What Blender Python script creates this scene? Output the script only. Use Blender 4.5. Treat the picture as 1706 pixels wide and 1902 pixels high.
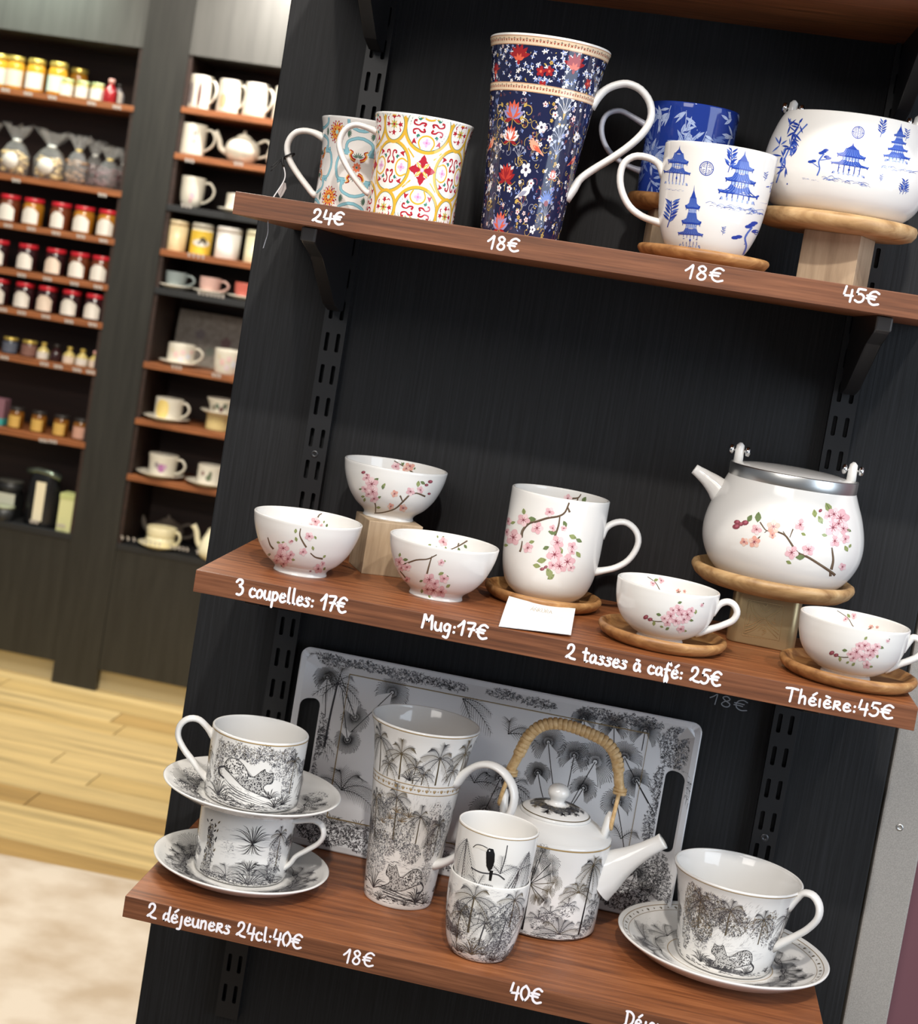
import bpy, bmesh, math, random
import numpy as np
from mathutils import Matrix, Vector
from mathutils.geometry import tessellate_polygon

# ------------------------------------------------------------------ scene, camera, world, lights
for o in list(bpy.data.objects):
    bpy.data.objects.remove(o, do_unlink=True)
SC = bpy.context.scene
COL = SC.collection
IW, IH = 1706.0, 1902.0
FPX = 3158.04                                   # focal length in pixels of the 1706 x 1902 frame
CX, CY = IW/2 - 186.28, IH/2 - 158.90           # principal point (the photograph is an off-centre crop)
CAM = np.array([0.32189, -1.65892, 1.41050])
RM = np.array([[0.9716603146529466, 0.17715491064992853, 0.15650038517892798],
               [0.16908212748559145, -0.05821220503039083, -0.9838813817480468],
               [-0.16518918576433259, 0.9824599110488507, -0.08651621864368116]])
cd = bpy.data.cameras.new('camera')
cam = bpy.data.objects.new('camera', cd)
COL.objects.link(cam)
cam.matrix_world = Matrix(((RM[0][0], -RM[1][0], -RM[2][0], CAM[0]),
                           (RM[0][1], -RM[1][1], -RM[2][1], CAM[1]),
                           (RM[0][2], -RM[1][2], -RM[2][2], CAM[2]), (0, 0, 0, 1)))
cd.sensor_fit = 'HORIZONTAL'
cd.sensor_width = 36.0
cd.lens = FPX*36.0/IW
cd.shift_x = 186.28/IW
cd.shift_y = -158.90/IW
cd.clip_start = 0.05
cd.clip_end = 60
cd.dof.use_dof = True
cd.dof.focus_distance = 1.50
cd.dof.aperture_fstop = 13.0
SC.camera = cam

SC.view_settings.view_transform = 'Standard'
SC.view_settings.look = 'None'
SC.view_settings.gamma = 1.0
SC.view_settings.exposure = -0.14
SC.view_settings.use_curve_mapping = False

wd = bpy.data.worlds.new('world')
SC.world = wd
wd.use_nodes = True
wd.node_tree.nodes['Background'].inputs[0].default_value = (0.80, 0.86, 0.95, 1)
wd.node_tree.nodes['Background'].inputs[1].default_value = 0.24

def area(name, loc, target, size, watts, color, size_y=None, spread=180):
    l = bpy.data.lights.new(name, 'AREA')
    l.energy = watts; l.color = color; l.size = size
    l.spread = math.radians(spread)
    if size_y: l.shape = 'RECTANGLE'; l.size_y = size_y
    o = bpy.data.objects.new(name, l); COL.objects.link(o)
    o.location = loc
    o.rotation_euler = (Vector(target)-Vector(loc)).to_track_quat('-Z', 'Y').to_euler()
    return o
def spot(name, loc, target, watts, color, angle=60, blend=0.5, radius=0.04):
    l = bpy.data.lights.new(name, 'SPOT')
    l.energy = watts; l.color = color; l.spot_size = math.radians(angle); l.spot_blend = blend
    l.shadow_soft_size = radius
    o = bpy.data.objects.new(name, l); COL.objects.link(o)
    o.location = loc
    o.rotation_euler = (Vector(target)-Vector(loc)).to_track_quat('-Z', 'Y').to_euler()
    return o
# ceiling spotlights in front of the display, daylight from the shop front on the right
spot('ceiling_spot', (-0.25, -1.05, 2.75), (0.10, -0.15, 1.05), 44, (1.0, 0.91, 0.80), 80)
spot('ceiling_spot', (0.35, -1.95, 2.75), (0.25, -0.15, 0.85), 122, (1.0, 0.94, 0.87), 80)
spot('ceiling_spot', (1.05, -1.10, 2.75), (0.42, -0.15, 1.05), 54, (1.0, 0.95, 0.90), 80)
area('shop_window', (2.4, -1.5, 1.6), (0.4, 0.0, 1.0), 1.4, 40, (0.74, 0.86, 1.0), 1.8)
area('front_fill', (-0.5, -2.5, 2.6), (0.1, -0.1, 0.9), 1.2, 34, (1.0, 0.95, 0.89))  # unseen fill added from the front to brighten the lower ware
# spots washing the cabinets, the floor and the rug behind
spot('cabinet_spot', (-1.72, 2.20, 2.75), (-1.70, 3.40, 1.40), 26, (1.0, 0.94, 0.80), 80, .6)
spot('cabinet_spot', (-1.00, 2.20, 2.75), (-1.02, 3.40, 1.40), 25, (1.0, 0.94, 0.82), 80, .6)
spot('wall_washer', (-0.82, 3.22, 2.46), (-0.84, 3.42, 2.10), 130, (1.0, 0.95, 0.92), 120, 1.0)
spot('wall_washer', (-1.72, 3.20, 2.46), (-1.74, 3.42, 2.15), 50, (0.84, 1.0, 0.90), 100, 1.0)
area('floor_light', (-0.9, 1.6, 2.8), (-0.9, 1.9, 0), 1.0, 82, (1.0, 0.93, 0.80))

# ------------------------------------------------------------------ pixel -> place helpers
def rays(P):
    P = np.atleast_2d(np.asarray(P, float))
    d = np.stack([(P[:, 0]-CX)/FPX, (P[:, 1]-CY)/FPX, np.ones(len(P))], 1)
    return d @ RM
def on_y(P, y):
    d = rays(P); return CAM + d*((y-CAM[1])/d[:, 1])[:, None]
def on_z(P, z):
    d = rays(P); return CAM + d*((z-CAM[2])/d[:, 2])[:, None]
def depth(p):
    return float(RM[2] @ (np.asarray(p)-CAM))
def mpp(p):                                     # metres per pixel at a place
    return depth(p)/FPX
def on_vplane(P, c, phi):                       # vertical plane through the axis of c at azimuth phi -> (outwards, up)
    n = np.array([-math.sin(phi), math.cos(phi), 0.0]); e = np.array([math.cos(phi), math.sin(phi), 0.0])
    c = np.asarray(c, float); d = rays(P)
    q = CAM + d*(((c-CAM) @ n)/(d @ n))[:, None]
    return np.stack([(q-c) @ e, q[:, 2]-c[2]], 1)

# ------------------------------------------------------------------ materials
def lin(c):
    return tuple(((v/255)/12.92 if v/255 <= 0.04045 else ((v/255+0.055)/1.055)**2.4) for v in c)
_mats = {}
def mat(name, rgb, rough=0.5, metal=0.0, spec=0.5, coat=0.0, extra=None):
    if name in _mats: return _mats[name]
    m = bpy.data.materials.new(name); m.use_nodes = True
    b = m.node_tree.nodes['Principled BSDF']
    b.inputs['Base Color'].default_value = (*lin(rgb), 1)
    b.inputs['Roughness'].default_value = rough
    b.inputs['Metallic'].default_value = metal
    b.inputs['Specular IOR Level'].default_value = spec
    b.inputs['Coat Weight'].default_value = coat
    b.inputs['Coat Roughness'].default_value = 0.05
    if extra: extra(m.node_tree, b)
    _mats[name] = m
    return m
def nd(nt, kind, **kw):
    n = nt.nodes.new(kind)
    for k, v in kw.items(): setattr(n, k, v)
    return n
def grain(c1, c2, c3, scale, bump=0.0, detail=6.0, dist=0.0, fine=None, bdist=0.001):
    def f(nt, b):
        tc = nd(nt, 'ShaderNodeTexCoord'); mp = nd(nt, 'ShaderNodeMapping')
        mp.inputs['Scale'].default_value = scale
        nt.links.new(tc.outputs['Object'], mp.inputs['Vector'])
        nz = nd(nt, 'ShaderNodeTexNoise'); nz.inputs['Scale'].default_value = 1.0
        nz.inputs['Detail'].default_value = detail; nz.inputs['Roughness'].default_value = 0.62
        nz.inputs['Distortion'].default_value = dist
        nt.links.new(mp.outputs[0], nz.inputs['Vector'])
        cr = nd(nt, 'ShaderNodeValToRGB')
        e = cr.color_ramp.elements
        e[0].position = 0.30; e[0].color = (*lin(c1), 1)
        e[1].position = 0.72; e[1].color = (*lin(c3), 1)
        k = cr.color_ramp.elements.new(0.5); k.color = (*lin(c2), 1)
        nt.links.new(nz.outputs['Fac'], cr.inputs['Fac'])
        nt.links.new(cr.outputs['Color'], b.inputs['Base Color'])
        if bump:
            bp = nd(nt, 'ShaderNodeBump'); bp.inputs['Strength'].default_value = bump
            bp.inputs['Distance'].default_value = bdist
            nt.links.new(nz.outputs['Fac'], bp.inputs['Height'])
            nt.links.new(bp.outputs['Normal'], b.inputs['Normal'])
    return f
def speck(c1, c2, scale, bump=0.0, lo=0.35, hi=0.65):
    def f(nt, b):
        tc = nd(nt, 'ShaderNodeTexCoord')
        nz = nd(nt, 'ShaderNodeTexNoise'); nz.inputs['Scale'].default_value = scale
        nz.inputs['Detail'].default_value = 5
        nt.links.new(tc.outputs['Object'], nz.inputs['Vector'])
        cr = nd(nt, 'ShaderNodeValToRGB'); e = cr.color_ramp.elements
        e[0].position = lo; e[0].color = (*lin(c1), 1); e[1].position = hi; e[1].color = (*lin(c2), 1)
        nt.links.new(nz.outputs['Fac'], cr.inputs['Fac']); nt.links.new(cr.outputs['Color'], b.inputs['Base Color'])
        if bump:
            bp = nd(nt, 'ShaderNodeBump'); bp.inputs['Strength'].default_value = bump; bp.inputs['Distance'].default_value = 0.004
            nt.links.new(nz.outputs['Fac'], bp.inputs['Height']); nt.links.new(bp.outputs['Normal'], b.inputs['Normal'])
    return f
M_SHELF = mat('walnut_laminate', (140, 80, 55), 0.42, extra=grain((98, 56, 32), (138, 82, 46), (170, 108, 66), (9, 150, 260), 0.12))
M_FRONTSHADE = mat('walnut_front_shade', (118, 70, 46), 0.5, extra=grain((80, 46, 28), (110, 66, 41), (136, 86, 57), (9, 150, 300), 0.10))  # walnut darkened to stand for the weaker light on the shelf fronts
M_BLACKWOOD = mat('black_ash_veneer', (44, 45, 48), 0.58, spec=.35, extra=grain((16, 16, 18), (25, 26, 28), (35, 36, 39), (420, 420, 9), 0.30, 4))
M_BLACKSTEEL = mat('black_powder_coated_steel', (24, 24, 26), 0.42)
M_PORC = mat('white_porcelain', (229, 227, 223), 0.07, spec=0.5)
M_CREAM = mat('cream_porcelain', (214, 207, 192), 0.09)
M_OAK = mat('pale_oak', (174, 152, 124), 0.6, extra=grain((146, 124, 98), (172, 150, 122), (190, 168, 140), (90, 90, 9), 0.1))
M_ACACIA = mat('acacia', (165, 118, 70), 0.45, extra=grain((112, 72, 38), (160, 114, 68), (196, 152, 98), (16, 75, 75), 0.08, 5, 0.6))
M_ACACIA2 = mat('light_acacia', (182, 146, 100), 0.45, extra=grain((140, 104, 64), (184, 148, 102), (208, 176, 130), (16, 75, 75), 0.08, 5, 0.6))
M_STEEL = mat('brushed_steel', (206, 206, 204), 0.34, metal=1.0)
M_CHROME = mat('chrome', (225, 225, 225), 0.08, metal=1.0)
M_ALU = mat('grey_metallic_paint', (150, 146, 141), 0.5, extra=speck((140, 137, 132), (160, 156, 151), 900))
M_MAUVE = mat('mauve_wall_paint', (104, 66, 74), 0.7)
M_CANE = mat('cane', (214, 180, 128), 0.5, extra=speck((196, 158, 104), (224, 192, 142), 220))
M_GOLDTIN = mat('brushed_gold_tin', (176, 158, 120), 0.36, metal=0.7)
M_CABINET = mat('cabinet_dark_wood', (52, 51, 46), 0.42, extra=grain((34, 33, 29), (41, 40, 36), (48, 47, 42), (40, 40, 3), 0.05))
M_CABPANEL = mat('cabinet_upper_panel', (120, 118, 112), 0.36, extra=grain((72, 71, 68), (80, 79, 75), (88, 87, 83), (26, 26, 2), 0.03))
M_RECESS = mat('dark_brown_recess', (44, 30, 24), 0.6, extra=grain((36, 22, 16), (46, 29, 22), (56, 36, 27), (4, 40, 60)))
M_BLACKLAM = mat('black_laminate', (34, 35, 36), 0.45)
M_PLINTH = mat('pale_plinth', (196, 180, 140), 0.5)
M_BLACK = mat('black_plastic', (18, 18, 19), 0.4)
M_WHITEINK = mat('white_paint_marker', (244, 240, 246), 0.6)
M_GREYINK = mat('worn_chalk_marker', (150, 155, 162), 0.7)
M_PAPER = mat('white_card', (250, 250, 250), 0.6)

# ------------------------------------------------------------------ mesh helpers
_roots = {}
def link(o): COL.objects.link(o); return o
def thing(name, label, cat, loc=(0, 0, 0), group=None):
    o = link(bpy.data.objects.new(name, None))
    o.location = [float(v) for v in loc]; o.empty_display_size = 0.02
    o['label'] = label; o['category'] = cat
    if group: o['group'] = group
    _roots[o] = np.array(loc, float)
    return o
def base(o):
    return _roots.get(o, np.zeros(3))
def mesh(name, V, F, mats, smooth=True, mi=None, normals=None):
    me = bpy.data.meshes.new(name)
    V = np.asarray(V, float)
    me.from_pydata(V.tolist(), [], F)
    for m in (mats if isinstance(mats, (list, tuple)) else [mats]): me.materials.append(m)
    if mi is not None: me.polygons.foreach_set('material_index', np.asarray(mi, np.int32))
    me.polygons.foreach_set('use_smooth', np.full(len(me.polygons), smooth))
    me.update()
    if normals is not None:
        me.normals_split_custom_set_from_vertices(np.asarray(normals).tolist())
    return me
def obj(name, V, F, mats, parent=None, smooth=True, kind=None, label=None, cat=None, mi=None, normals=None, group=None):
    b = base(parent) if parent is not None else np.zeros(3)
    o = link(bpy.data.objects.new(name, mesh(name, np.asarray(V, float)-b, F, mats, smooth, mi, normals)))
    if parent is not None: o.parent = parent; _roots[o] = b
    for k, v in (('kind', kind), ('label', label), ('category', cat), ('group', group)):
        if v: o[k] = v
    return o
def inst(name, me, parent, loc=None, label=None):     # an object that shares mesh data (mesh in the parent's own frame)
    o = link(bpy.data.objects.new(name, me))
    if parent is not None: o.parent = parent; _roots[o] = base(parent)
    if loc is not None: o.location = loc
    if label: o['label'] = label
    return o
def boxgeo(x0, x1, y0, y1, z0, z1, bev=0.0):
    if bev <= 0:
        V = [(x0, y0, z0), (x1, y0, z0), (x1, y1, z0), (x0, y1, z0), (x0, y0, z1), (x1, y0, z1), (x1, y1, z1), (x0, y1, z1)]
        F = [(0, 3, 2, 1), (4, 5, 6, 7), (0, 1, 5, 4), (1, 2, 6, 5), (2, 3, 7, 6), (3, 0, 4, 7)]
        return np.array(V, float), F
    bm = bmesh.new()
    V, F = boxgeo(x0, x1, y0, y1, z0, z1)
    vs = [bm.verts.new(v) for v in V]
    for f in F: bm.faces.new([vs[i] for i in f])
    bmesh.ops.bevel(bm, geom=bm.edges[:], offset=bev, segments=2, profile=0.6, affect='EDGES')
    bm.verts.index_update()
    V = np.array([v.co[:] for v in bm.verts]); F = [tuple(v.index for v in f.verts) for f in bm.faces]
    bm.free()
    return V, F
def rotz(V, a, c):
    V = np.asarray(V, float); c = np.asarray(c, float); ca, sa = math.cos(a), math.sin(a)
    W = V.copy(); dx = V[:, 0]-c[0]; dy = V[:, 1]-c[1]
    W[:, 0] = c[0]+ca*dx-sa*dy; W[:, 1] = c[1]+sa*dx+ca*dy
    return W
def join(parts):
    V = []; F = []; n = 0
    for v, f in parts:
        V.append(np.asarray(v, float)); F += [tuple(i+n for i in q) for q in f]; n += len(v)
    return np.concatenate(V), F
def catmull(P, n):
    P = np.asarray(P, float)
    if len(P) < 3:
        t = np.linspace(0, 1, n)[:, None]; return P[0]*(1-t)+P[-1]*t
    Q = np.vstack([2*P[0]-P[1], P, 2*P[-1]-P[-2]])
    s = np.linspace(0, len(P)-1, n); i = np.minimum(s.astype(int), len(P)-2); t = (s-i)[:, None]
    p0, p1, p2, p3 = Q[i], Q[i+1], Q[i+2], Q[i+3]
    return 0.5*((2*p1)+(-p0+p2)*t+(2*p0-5*p1+4*p2-p3)*t*t+(-p0+3*p1-3*p2+p3)*t**3)
def lathe(prof, c, seg=72):
    prof = np.asarray(prof, float); n = len(prof)
    a = np.linspace(0, 2*math.pi, seg, endpoint=False)
    V = []; F = []; idx = []
    for r, z in prof:
        if r < 1e-6:
            idx.append((len(V),)); V.append((c[0], c[1], c[2]+z))
        else:
            s = len(V); idx.append(tuple(range(s, s+seg)))
            V += [(c[0]+r*math.cos(t), c[1]+r*math.sin(t), c[2]+z) for t in a]
    for i in range(n-1):
        A, B = idx[i], idx[i+1]
        for k in range(seg):
            k2 = (k+1) % seg
            if len(A) == 1 and len(B) == 1: continue
            if len(A) == 1: F.append((A[0], B[k2], B[k]))
            elif len(B) == 1: F.append((A[k], A[k2], B[0]))
            else: F.append((A[k], A[k2], B[k2], B[k]))
    return np.array(V), F
class Surf:
    """a surface of revolution: outer profile (r, z) from the foot to the rim, wall t, floor height"""
    def __init__(s, c, outer, t=0.0025, floor=0.004, R0=None, n=40, foot=True):
        s.c = np.asarray(c, float)
        s.out = catmull(outer, n)
        z0, z1 = s.out[0, 1], s.out[-1, 1]
        s.zmin, s.zmax = z0, z1
        d = np.gradient(s.out, axis=0); nn = np.stack([d[:, 1], -d[:, 0]], 1); nn /= np.linalg.norm(nn, axis=1)[:, None]+1e-12
        s.nrm = nn
        inn = s.out-nn*t
        inn = inn[(inn[:, 1] > floor) & (inn[:, 0] > 0.003)]
        inn[-1, 1] = z1
        s.inn = inn
        s.R0 = R0 or float(s.out[:, 0].max())
        s.t = t
        rim = [(s.out[-1, 0]-t/2+t/2*math.cos(a), z1+t/2*math.sin(a)) for a in np.linspace(0, math.pi, 7)[1:-1]]
        r0 = s.out[0, 0]
        bot = [(0, z0+0.0012), (r0-0.0045, z0+0.0012), (r0-0.0025, z0)] if foot else [(0, z0), (r0*0.6, z0)]
        s.prof = np.vstack([bot, s.out, rim, inn[::-1], [(max(inn[0, 0]*0.75, 0.001), floor), (0, floor)]])
    def body(s, seg=96): return lathe(s.prof, s.c, seg)
    def at(s, th, z, off=0.0, inner=False):
        src = s.inn if inner else s.out
        r = np.interp(z, src[:, 1], src[:, 0])
        if inner: nr = np.full_like(r, -1.0); nz = np.zeros_like(r)
        else:
            nr = np.interp(z, s.out[:, 1], s.nrm[:, 0]); nz = np.interp(z, s.out[:, 1], s.nrm[:, 1])
        N = np.stack([np.cos(th)*nr, np.sin(th)*nr, nz], 1)
        P = np.stack([s.c[0]+r*np.cos(th), s.c[1]+r*np.sin(th), s.c[2]+z], 1)
        return P+N*np.asarray(off)[:, None] if np.ndim(off) else P+N*off, N
    def face(s):
        return math.atan2(CAM[1]-s.c[1], CAM[0]-s.c[0])
    def map_uv(s, P, off):
        th = s.face()+P[:, 0]/s.R0
        bad = (P[:, 1] < s.zmin) | (P[:, 1] > s.zmax) | (np.abs(P[:, 0]/s.R0) > 2.3)
        Q, N = s.at(th, np.clip(P[:, 1], s.zmin, s.zmax), off)
        Q[bad] = np.nan
        return Q, N
    def hit(s, P, inner=False):
        d = rays(P); src = s.inn if inner else s.out
        rr = src[:, 0].max(); dl = d[:, :2]; cc = s.c[:2]-CAM[:2]
        tc = (dl @ cc)/(dl**2).sum(1); w = rr*1.15/np.linalg.norm(dl, axis=1)
        T = tc[:, None]+w[:, None]*np.linspace(-1, 1, 400)[None]
        Q = CAM+d[:, None, :]*T[:, :, None]
        z = Q[..., 2]-s.c[2]; r = np.interp(z, src[:, 1], src[:, 0]); f = np.hypot(Q[..., 0]-s.c[0], Q[..., 1]-s.c[1])-r
        ok = (z >= src[0, 1]-1e-4) & (z <= src[-1, 1]+1e-4)
        if inner: cr = (f[:, :-1] < 0) & (f[:, 1:] >= 0) & ok[:, 1:]
        else: cr = (f[:, :-1] > 0) & (f[:, 1:] <= 0) & ok[:, 1:]
        any_ = cr.any(1)
        k = np.where(any_, (cr.shape[1]-1-np.argmax(cr[:, ::-1], 1)) if inner else np.argmax(cr, 1), 0)
        i = np.arange(len(P)); f0, f1 = f[i, k], f[i, k+1]
        a = f0/(f0-f1+1e-15); q = Q[i, k]+(Q[i, k+1]-Q[i, k])*a[:, None]
        return np.arctan2(q[:, 1]-s.c[1], q[:, 0]-s.c[0]), q[:, 2]-s.c[2], any_
    def map_px(s, P, off, inner=False):
        th, z, ok = s.hit(P, inner)
        Q, N = s.at(th, z, off, inner)
        Q[~ok] = np.nan
        return Q, N
    def uv(s, p):
        th, z, ok = s.hit([p])
        return ((th[0]-s.face()+math.pi) % (2*math.pi)-math.pi)*s.R0, z[0]
class Dish:
    """a saucer or dish: top profile r -> z, for prints drawn in plan (x, y metres from the axis)"""
    def __init__(s, c, rs, zs): s.c = np.asarray(c, float); s.rs = np.asarray(rs); s.zs = np.asarray(zs)
    def map_xy(s, P, off):
        r = np.hypot(P[:, 0], P[:, 1]); z = np.interp(r, s.rs, s.zs); e = 1e-3
        sl = (np.interp(r+e, s.rs, s.zs)-np.interp(r-e, s.rs, s.zs))/(2*e); th = np.arctan2(P[:, 1], P[:, 0])
        N = np.stack([-sl*np.cos(th), -sl*np.sin(th), np.ones_like(r)], 1); N /= np.linalg.norm(N, axis=1)[:, None]
        Q = np.stack([s.c[0]+P[:, 0], s.c[1]+P[:, 1], s.c[2]+z], 1)+N*np.asarray(off)[:, None]
        Q[(r > s.rs[-1]) | (r < s.rs[0])] = np.nan
        return Q, N
def plane_map_y(y):
    def f(P, off):
        Q = on_y(P, y); N = np.tile([0.0, -1.0, 0.0], (len(Q), 1)); return Q+N*np.asarray(off)[:, None], N
    return f
# sweep a tube; path Nx3, radii (a: in the plane's normal direction, b: across)
def sweep(path, A, B, pn, seg=14, caps=True):
    path = np.asarray(path, float); n = len(path)
    T = np.gradient(path, axis=0); T /= np.linalg.norm(T, axis=1)[:, None]
    pn = np.asarray(pn, float); S = np.cross(pn, T); S /= np.linalg.norm(S, axis=1)[:, None]
    NB = np.cross(T, S)
    A = np.broadcast_to(A, n); B = np.broadcast_to(B, n)
    a = np.linspace(0, 2*math.pi, seg, endpoint=False)
    V = np.concatenate([path[i]+NB[i]*A[i]*np.cos(a)[:, None]+S[i]*B[i]*np.sin(a)[:, None] for i in range(n)])
    F = [(i*seg+k, i*seg+(k+1) % seg, (i+1)*seg+(k+1) % seg, (i+1)*seg+k) for i in range(n-1) for k in range(seg)]
    if caps: F += [tuple(range(seg))[::-1], tuple(range((n-1)*seg, n*seg))]
    return V, F
def tube(path, r, seg=8, n=None):
    path = np.asarray(path, float)
    if n: path = catmull(path, n)
    d = path[-1]-path[0]
    pn = np.array([0.31, 0.2, 0.93]) if abs(d[2]) < 0.8*np.linalg.norm(d)+1e-9 else np.array([0.9, 0.3, 0.1])
    return sweep(path, r, r, pn, seg)
def handle(c, phi, pts, w, t, n=30, flare=1.0):
    """pts (outwards, up) in metres; w = width across, t = thickness"""
    q = catmull(pts, n); e = np.array([math.cos(phi), math.sin(phi), 0.0])
    path = np.asarray(c)+q[:, :1]*e+q[:, 1:]*np.array([0, 0, 1.0])
    k = np.ones(n); s = np.linspace(0, 1, n)
    k += (flare-1)*np.clip(1-s/0.14, 0, 1)**1.5+(flare-1)*np.clip(1-(1-s)/0.14, 0, 1)**1.5
    return sweep(path, w/2*k, t/2*k, (-math.sin(phi), math.cos(phi), 0), 14)
def px_handle(c, phi, pxs, w, t, crop=None, surf=None, **kw):
    pxs = np.asarray(pxs, float)
    if crop: pxs = pxs/crop[2]+np.array(crop[:2])
    q = on_vplane(pxs, c, phi)
    if surf is not None:                        # both ends run into the wall of the vessel
        for k in (0, -1):
            r = float(np.interp(q[k, 1], surf.out[:, 1], surf.out[:, 0])); q[k, 0] = r-.0032
            k2 = 1 if k == 0 else -2; r2 = float(np.interp(q[k2, 1], surf.out[:, 1], surf.out[:, 0]))
            q[k2, 0] = max(q[k2, 0], r2+.0005)
    return handle(c, phi, q, w, t, **kw)

# ------------------------------------------------------------------ flat print (decoration under the glaze): 2-D art laid on a surface
_ink = {}
def ink(c, rough=0.10):
    k = (tuple(c), rough)
    if k not in _ink: _ink[k] = mat('ink_%d_%d_%d' % tuple(c)+('' if rough == 0.10 else '_matt'), c, rough)
    return _ink[k]
class Art:
    def __init__(s): s.V = []; s.F = []; s.C = []; s.n = 0; s.A = np.eye(2); s.T = np.zeros(2); s.k = 1.0; s.j = 0.0
    def crop(s, ox, oy, sc): s.A = np.eye(2)/sc; s.T = np.array([ox, oy], float); s.k = 1/sc
    def local(s, origin, scale=1.0, ang=0.0, flip_y=False, flip_x=False, crop=None):
        """local right/up axes at origin; flip_y for pixel space (y down)"""
        ca, sa = math.cos(ang), math.sin(ang)
        A = np.array([[ca, -sa], [sa, ca]])
        if flip_y: A = np.array([[ca, sa], [sa, -ca]])
        if flip_x: A = A @ np.diag([-1, 1])
        o = np.asarray(origin, float)
        if crop: o = o/crop[2]+np.array(crop[:2]); scale = scale/crop[2]
        s.A = A*scale; s.T = o; s.k = scale
    def _add(s, P, faces, col, lay):
        P = np.asarray(P, float) @ s.A.T+s.T
        s.j = (s.j+0.381966) % 1.0                  # no two strokes share exactly one level
        s.V.append(np.column_stack([P, lay+0.85*s.j+np.linspace(0, .12, len(P))]))
        s.F += [tuple(i+s.n for i in f) for f in faces]; s.C += [col]*len(faces); s.n += len(P)
    def poly(s, P, col, lay=0, rings=1):
        P = np.asarray(P, float); m = len(P); c = P.mean(0)
        V = [c[None]]; F = []
        for k in range(1, rings+1): V.append(c+(P-c)*k/rings)
        F += [(0, 1+i, 1+(i+1) % m) for i in range(m)]
        for k in range(rings-1):
            a = 1+k*m; b = a+m
            F += [(a+i, b+i, b+(i+1) % m, a+(i+1) % m) for i in range(m)]
        s._add(np.concatenate(V), F, col, lay)
    def ell(s, x, y, rx, ry, col, lay=0, ang=0.0, n=14, rings=1):
        a = np.linspace(0, 2*math.pi, n, endpoint=False); ca, sa = math.cos(ang), math.sin(ang)
        X = rx*np.cos(a); Y = ry*np.sin(a)
        s.poly(np.stack([x+ca*X-sa*Y, y+sa*X+ca*Y], 1), col, lay, rings)
    def ring(s, x, y, rx, ry, w, col, lay=0, n=40):
        a = np.linspace(0, 2*math.pi, n+1)
        s.stroke(np.stack([x+rx*np.cos(a), y+ry*np.sin(a)], 1), w, col, lay, n=0)
    def leaf(s, x, y, L, w, ang, col, lay=0):
        a = np.array([(0, 0), (.2, .3), (.45, .5), (.75, .33), (1, 0), (.75, -.33), (.45, -.5), (.2, -.3)])*[L, w]
        ca, sa = math.cos(ang), math.sin(ang)
        s.poly(np.stack([x+ca*a[:, 0]-sa*a[:, 1], y+sa*a[:, 0]+ca*a[:, 1]], 1), col, lay)
    def stroke(s, P, w, col, lay=1, n=None, taper=(1, 1)):
        P = np.asarray(P, float)
        if n is None: n = 3*len(P)
        if n: P = catmull(P, n) if len(P) > 2 else P
        m = len(P); T = np.gradient(P, axis=0); L = np.linalg.norm(T, axis=1)[:, None]+1e-12; T = T/L
        N = np.stack([-T[:, 1], T[:, 0]], 1)
        if np.ndim(w): W = np.interp(np.linspace(0, 1, m), np.linspace(0, 1, len(w)), w)/2
        else: W = w/2*np.linspace(taper[0], taper[1], m)
        V = np.empty((2*m, 2)); V[0::2] = P+N*W[:, None]; V[1::2] = P-N*W[:, None]
        s._add(V, [(2*i, 2*i+1, 2*i+3, 2*i+2) for i in range(m-1)], col, lay)
    def build(s, name, parent, mapf, off=0.00007, dl=0.00003, kind='stuff', inkf=None, label=None):
        V = np.concatenate(s.V)
        Q, N = mapf(V[:, :2], off+dl*V[:, 2])
        ok = ~np.isnan(Q).any(1)
        cols = sorted(set(s.C)); ci = {c: i for i, c in enumerate(cols)}
        F = []; mi = []
        for f, c in zip(s.F, s.C):
            if all(ok[i] for i in f): F.append(f); mi.append(ci[c])
        used = np.zeros(len(V), bool)
        for f in F: used[list(f)] = True
        rm = np.cumsum(used)-1
        F = [tuple(int(rm[i]) for i in f) for f in F]
        Q = Q[used]; N = N[used]
        # wind every face the same way as the surface
        I = np.array([f[:3] for f in F])
        cr = np.cross(Q[I[:, 1]]-Q[I[:, 0]], Q[I[:, 2]]-Q[I[:, 0]])
        flip = (cr*N[I[:, 0]]).sum(1) < 0
        G = [f[::-1] if k else f for f, k in zip(F, flip)]
        return obj(name, Q, G, [(inkf or ink)(c) for c in cols], parent, True, kind, mi=mi, normals=N, label=label)

# ------------------------------------------------------------------ motifs
rnd = random.Random(7)
def U(a, b): return rnd.uniform(a, b)
BARK = (92, 72, 56); BARK2 = (120, 104, 84); LEAF = (144, 154, 100); LEAF2 = (110, 126, 84)
PINK = (236, 208, 210); PINK2 = (222, 178, 184); ROSE = (172, 96, 110); WINE = (134, 68, 78); PEACH = (230, 196, 180)
def blossom(a, x, y, r, lay=2, warm=False):
    p0 = U(0, 6.28)
    c1 = PEACH if warm else PINK; c2 = (224, 166, 150) if warm else PINK2
    for i in range(5):
        t = p0+i*2*math.pi/5
        a.ell(x+0.55*r*math.cos(t), y+0.55*r*math.sin(t), 0.52*r, 0.42*r, c1 if i % 2 else c2, lay+i % 2, t, 10)
    for i in range(5):
        t = p0+(i+.5)*2*math.pi/5; a.stroke([(x+.25*r*math.cos(t), y+.25*r*math.sin(t)), (x+.8*r*math.cos(t), y+.8*r*math.sin(t))], .05*r, (204, 150, 158), lay+2, n=0)
    for i in range(7):
        t = p0+0.3+i*2*math.pi/7
        a.stroke([(x, y), (x+0.5*r*math.cos(t), y+0.5*r*math.sin(t))], 0.09*r, ROSE, lay+3, n=0, taper=(1.3, .6))
    a.ell(x, y, 0.16*r, 0.16*r, WINE, lay+4, 0, 8)
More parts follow.
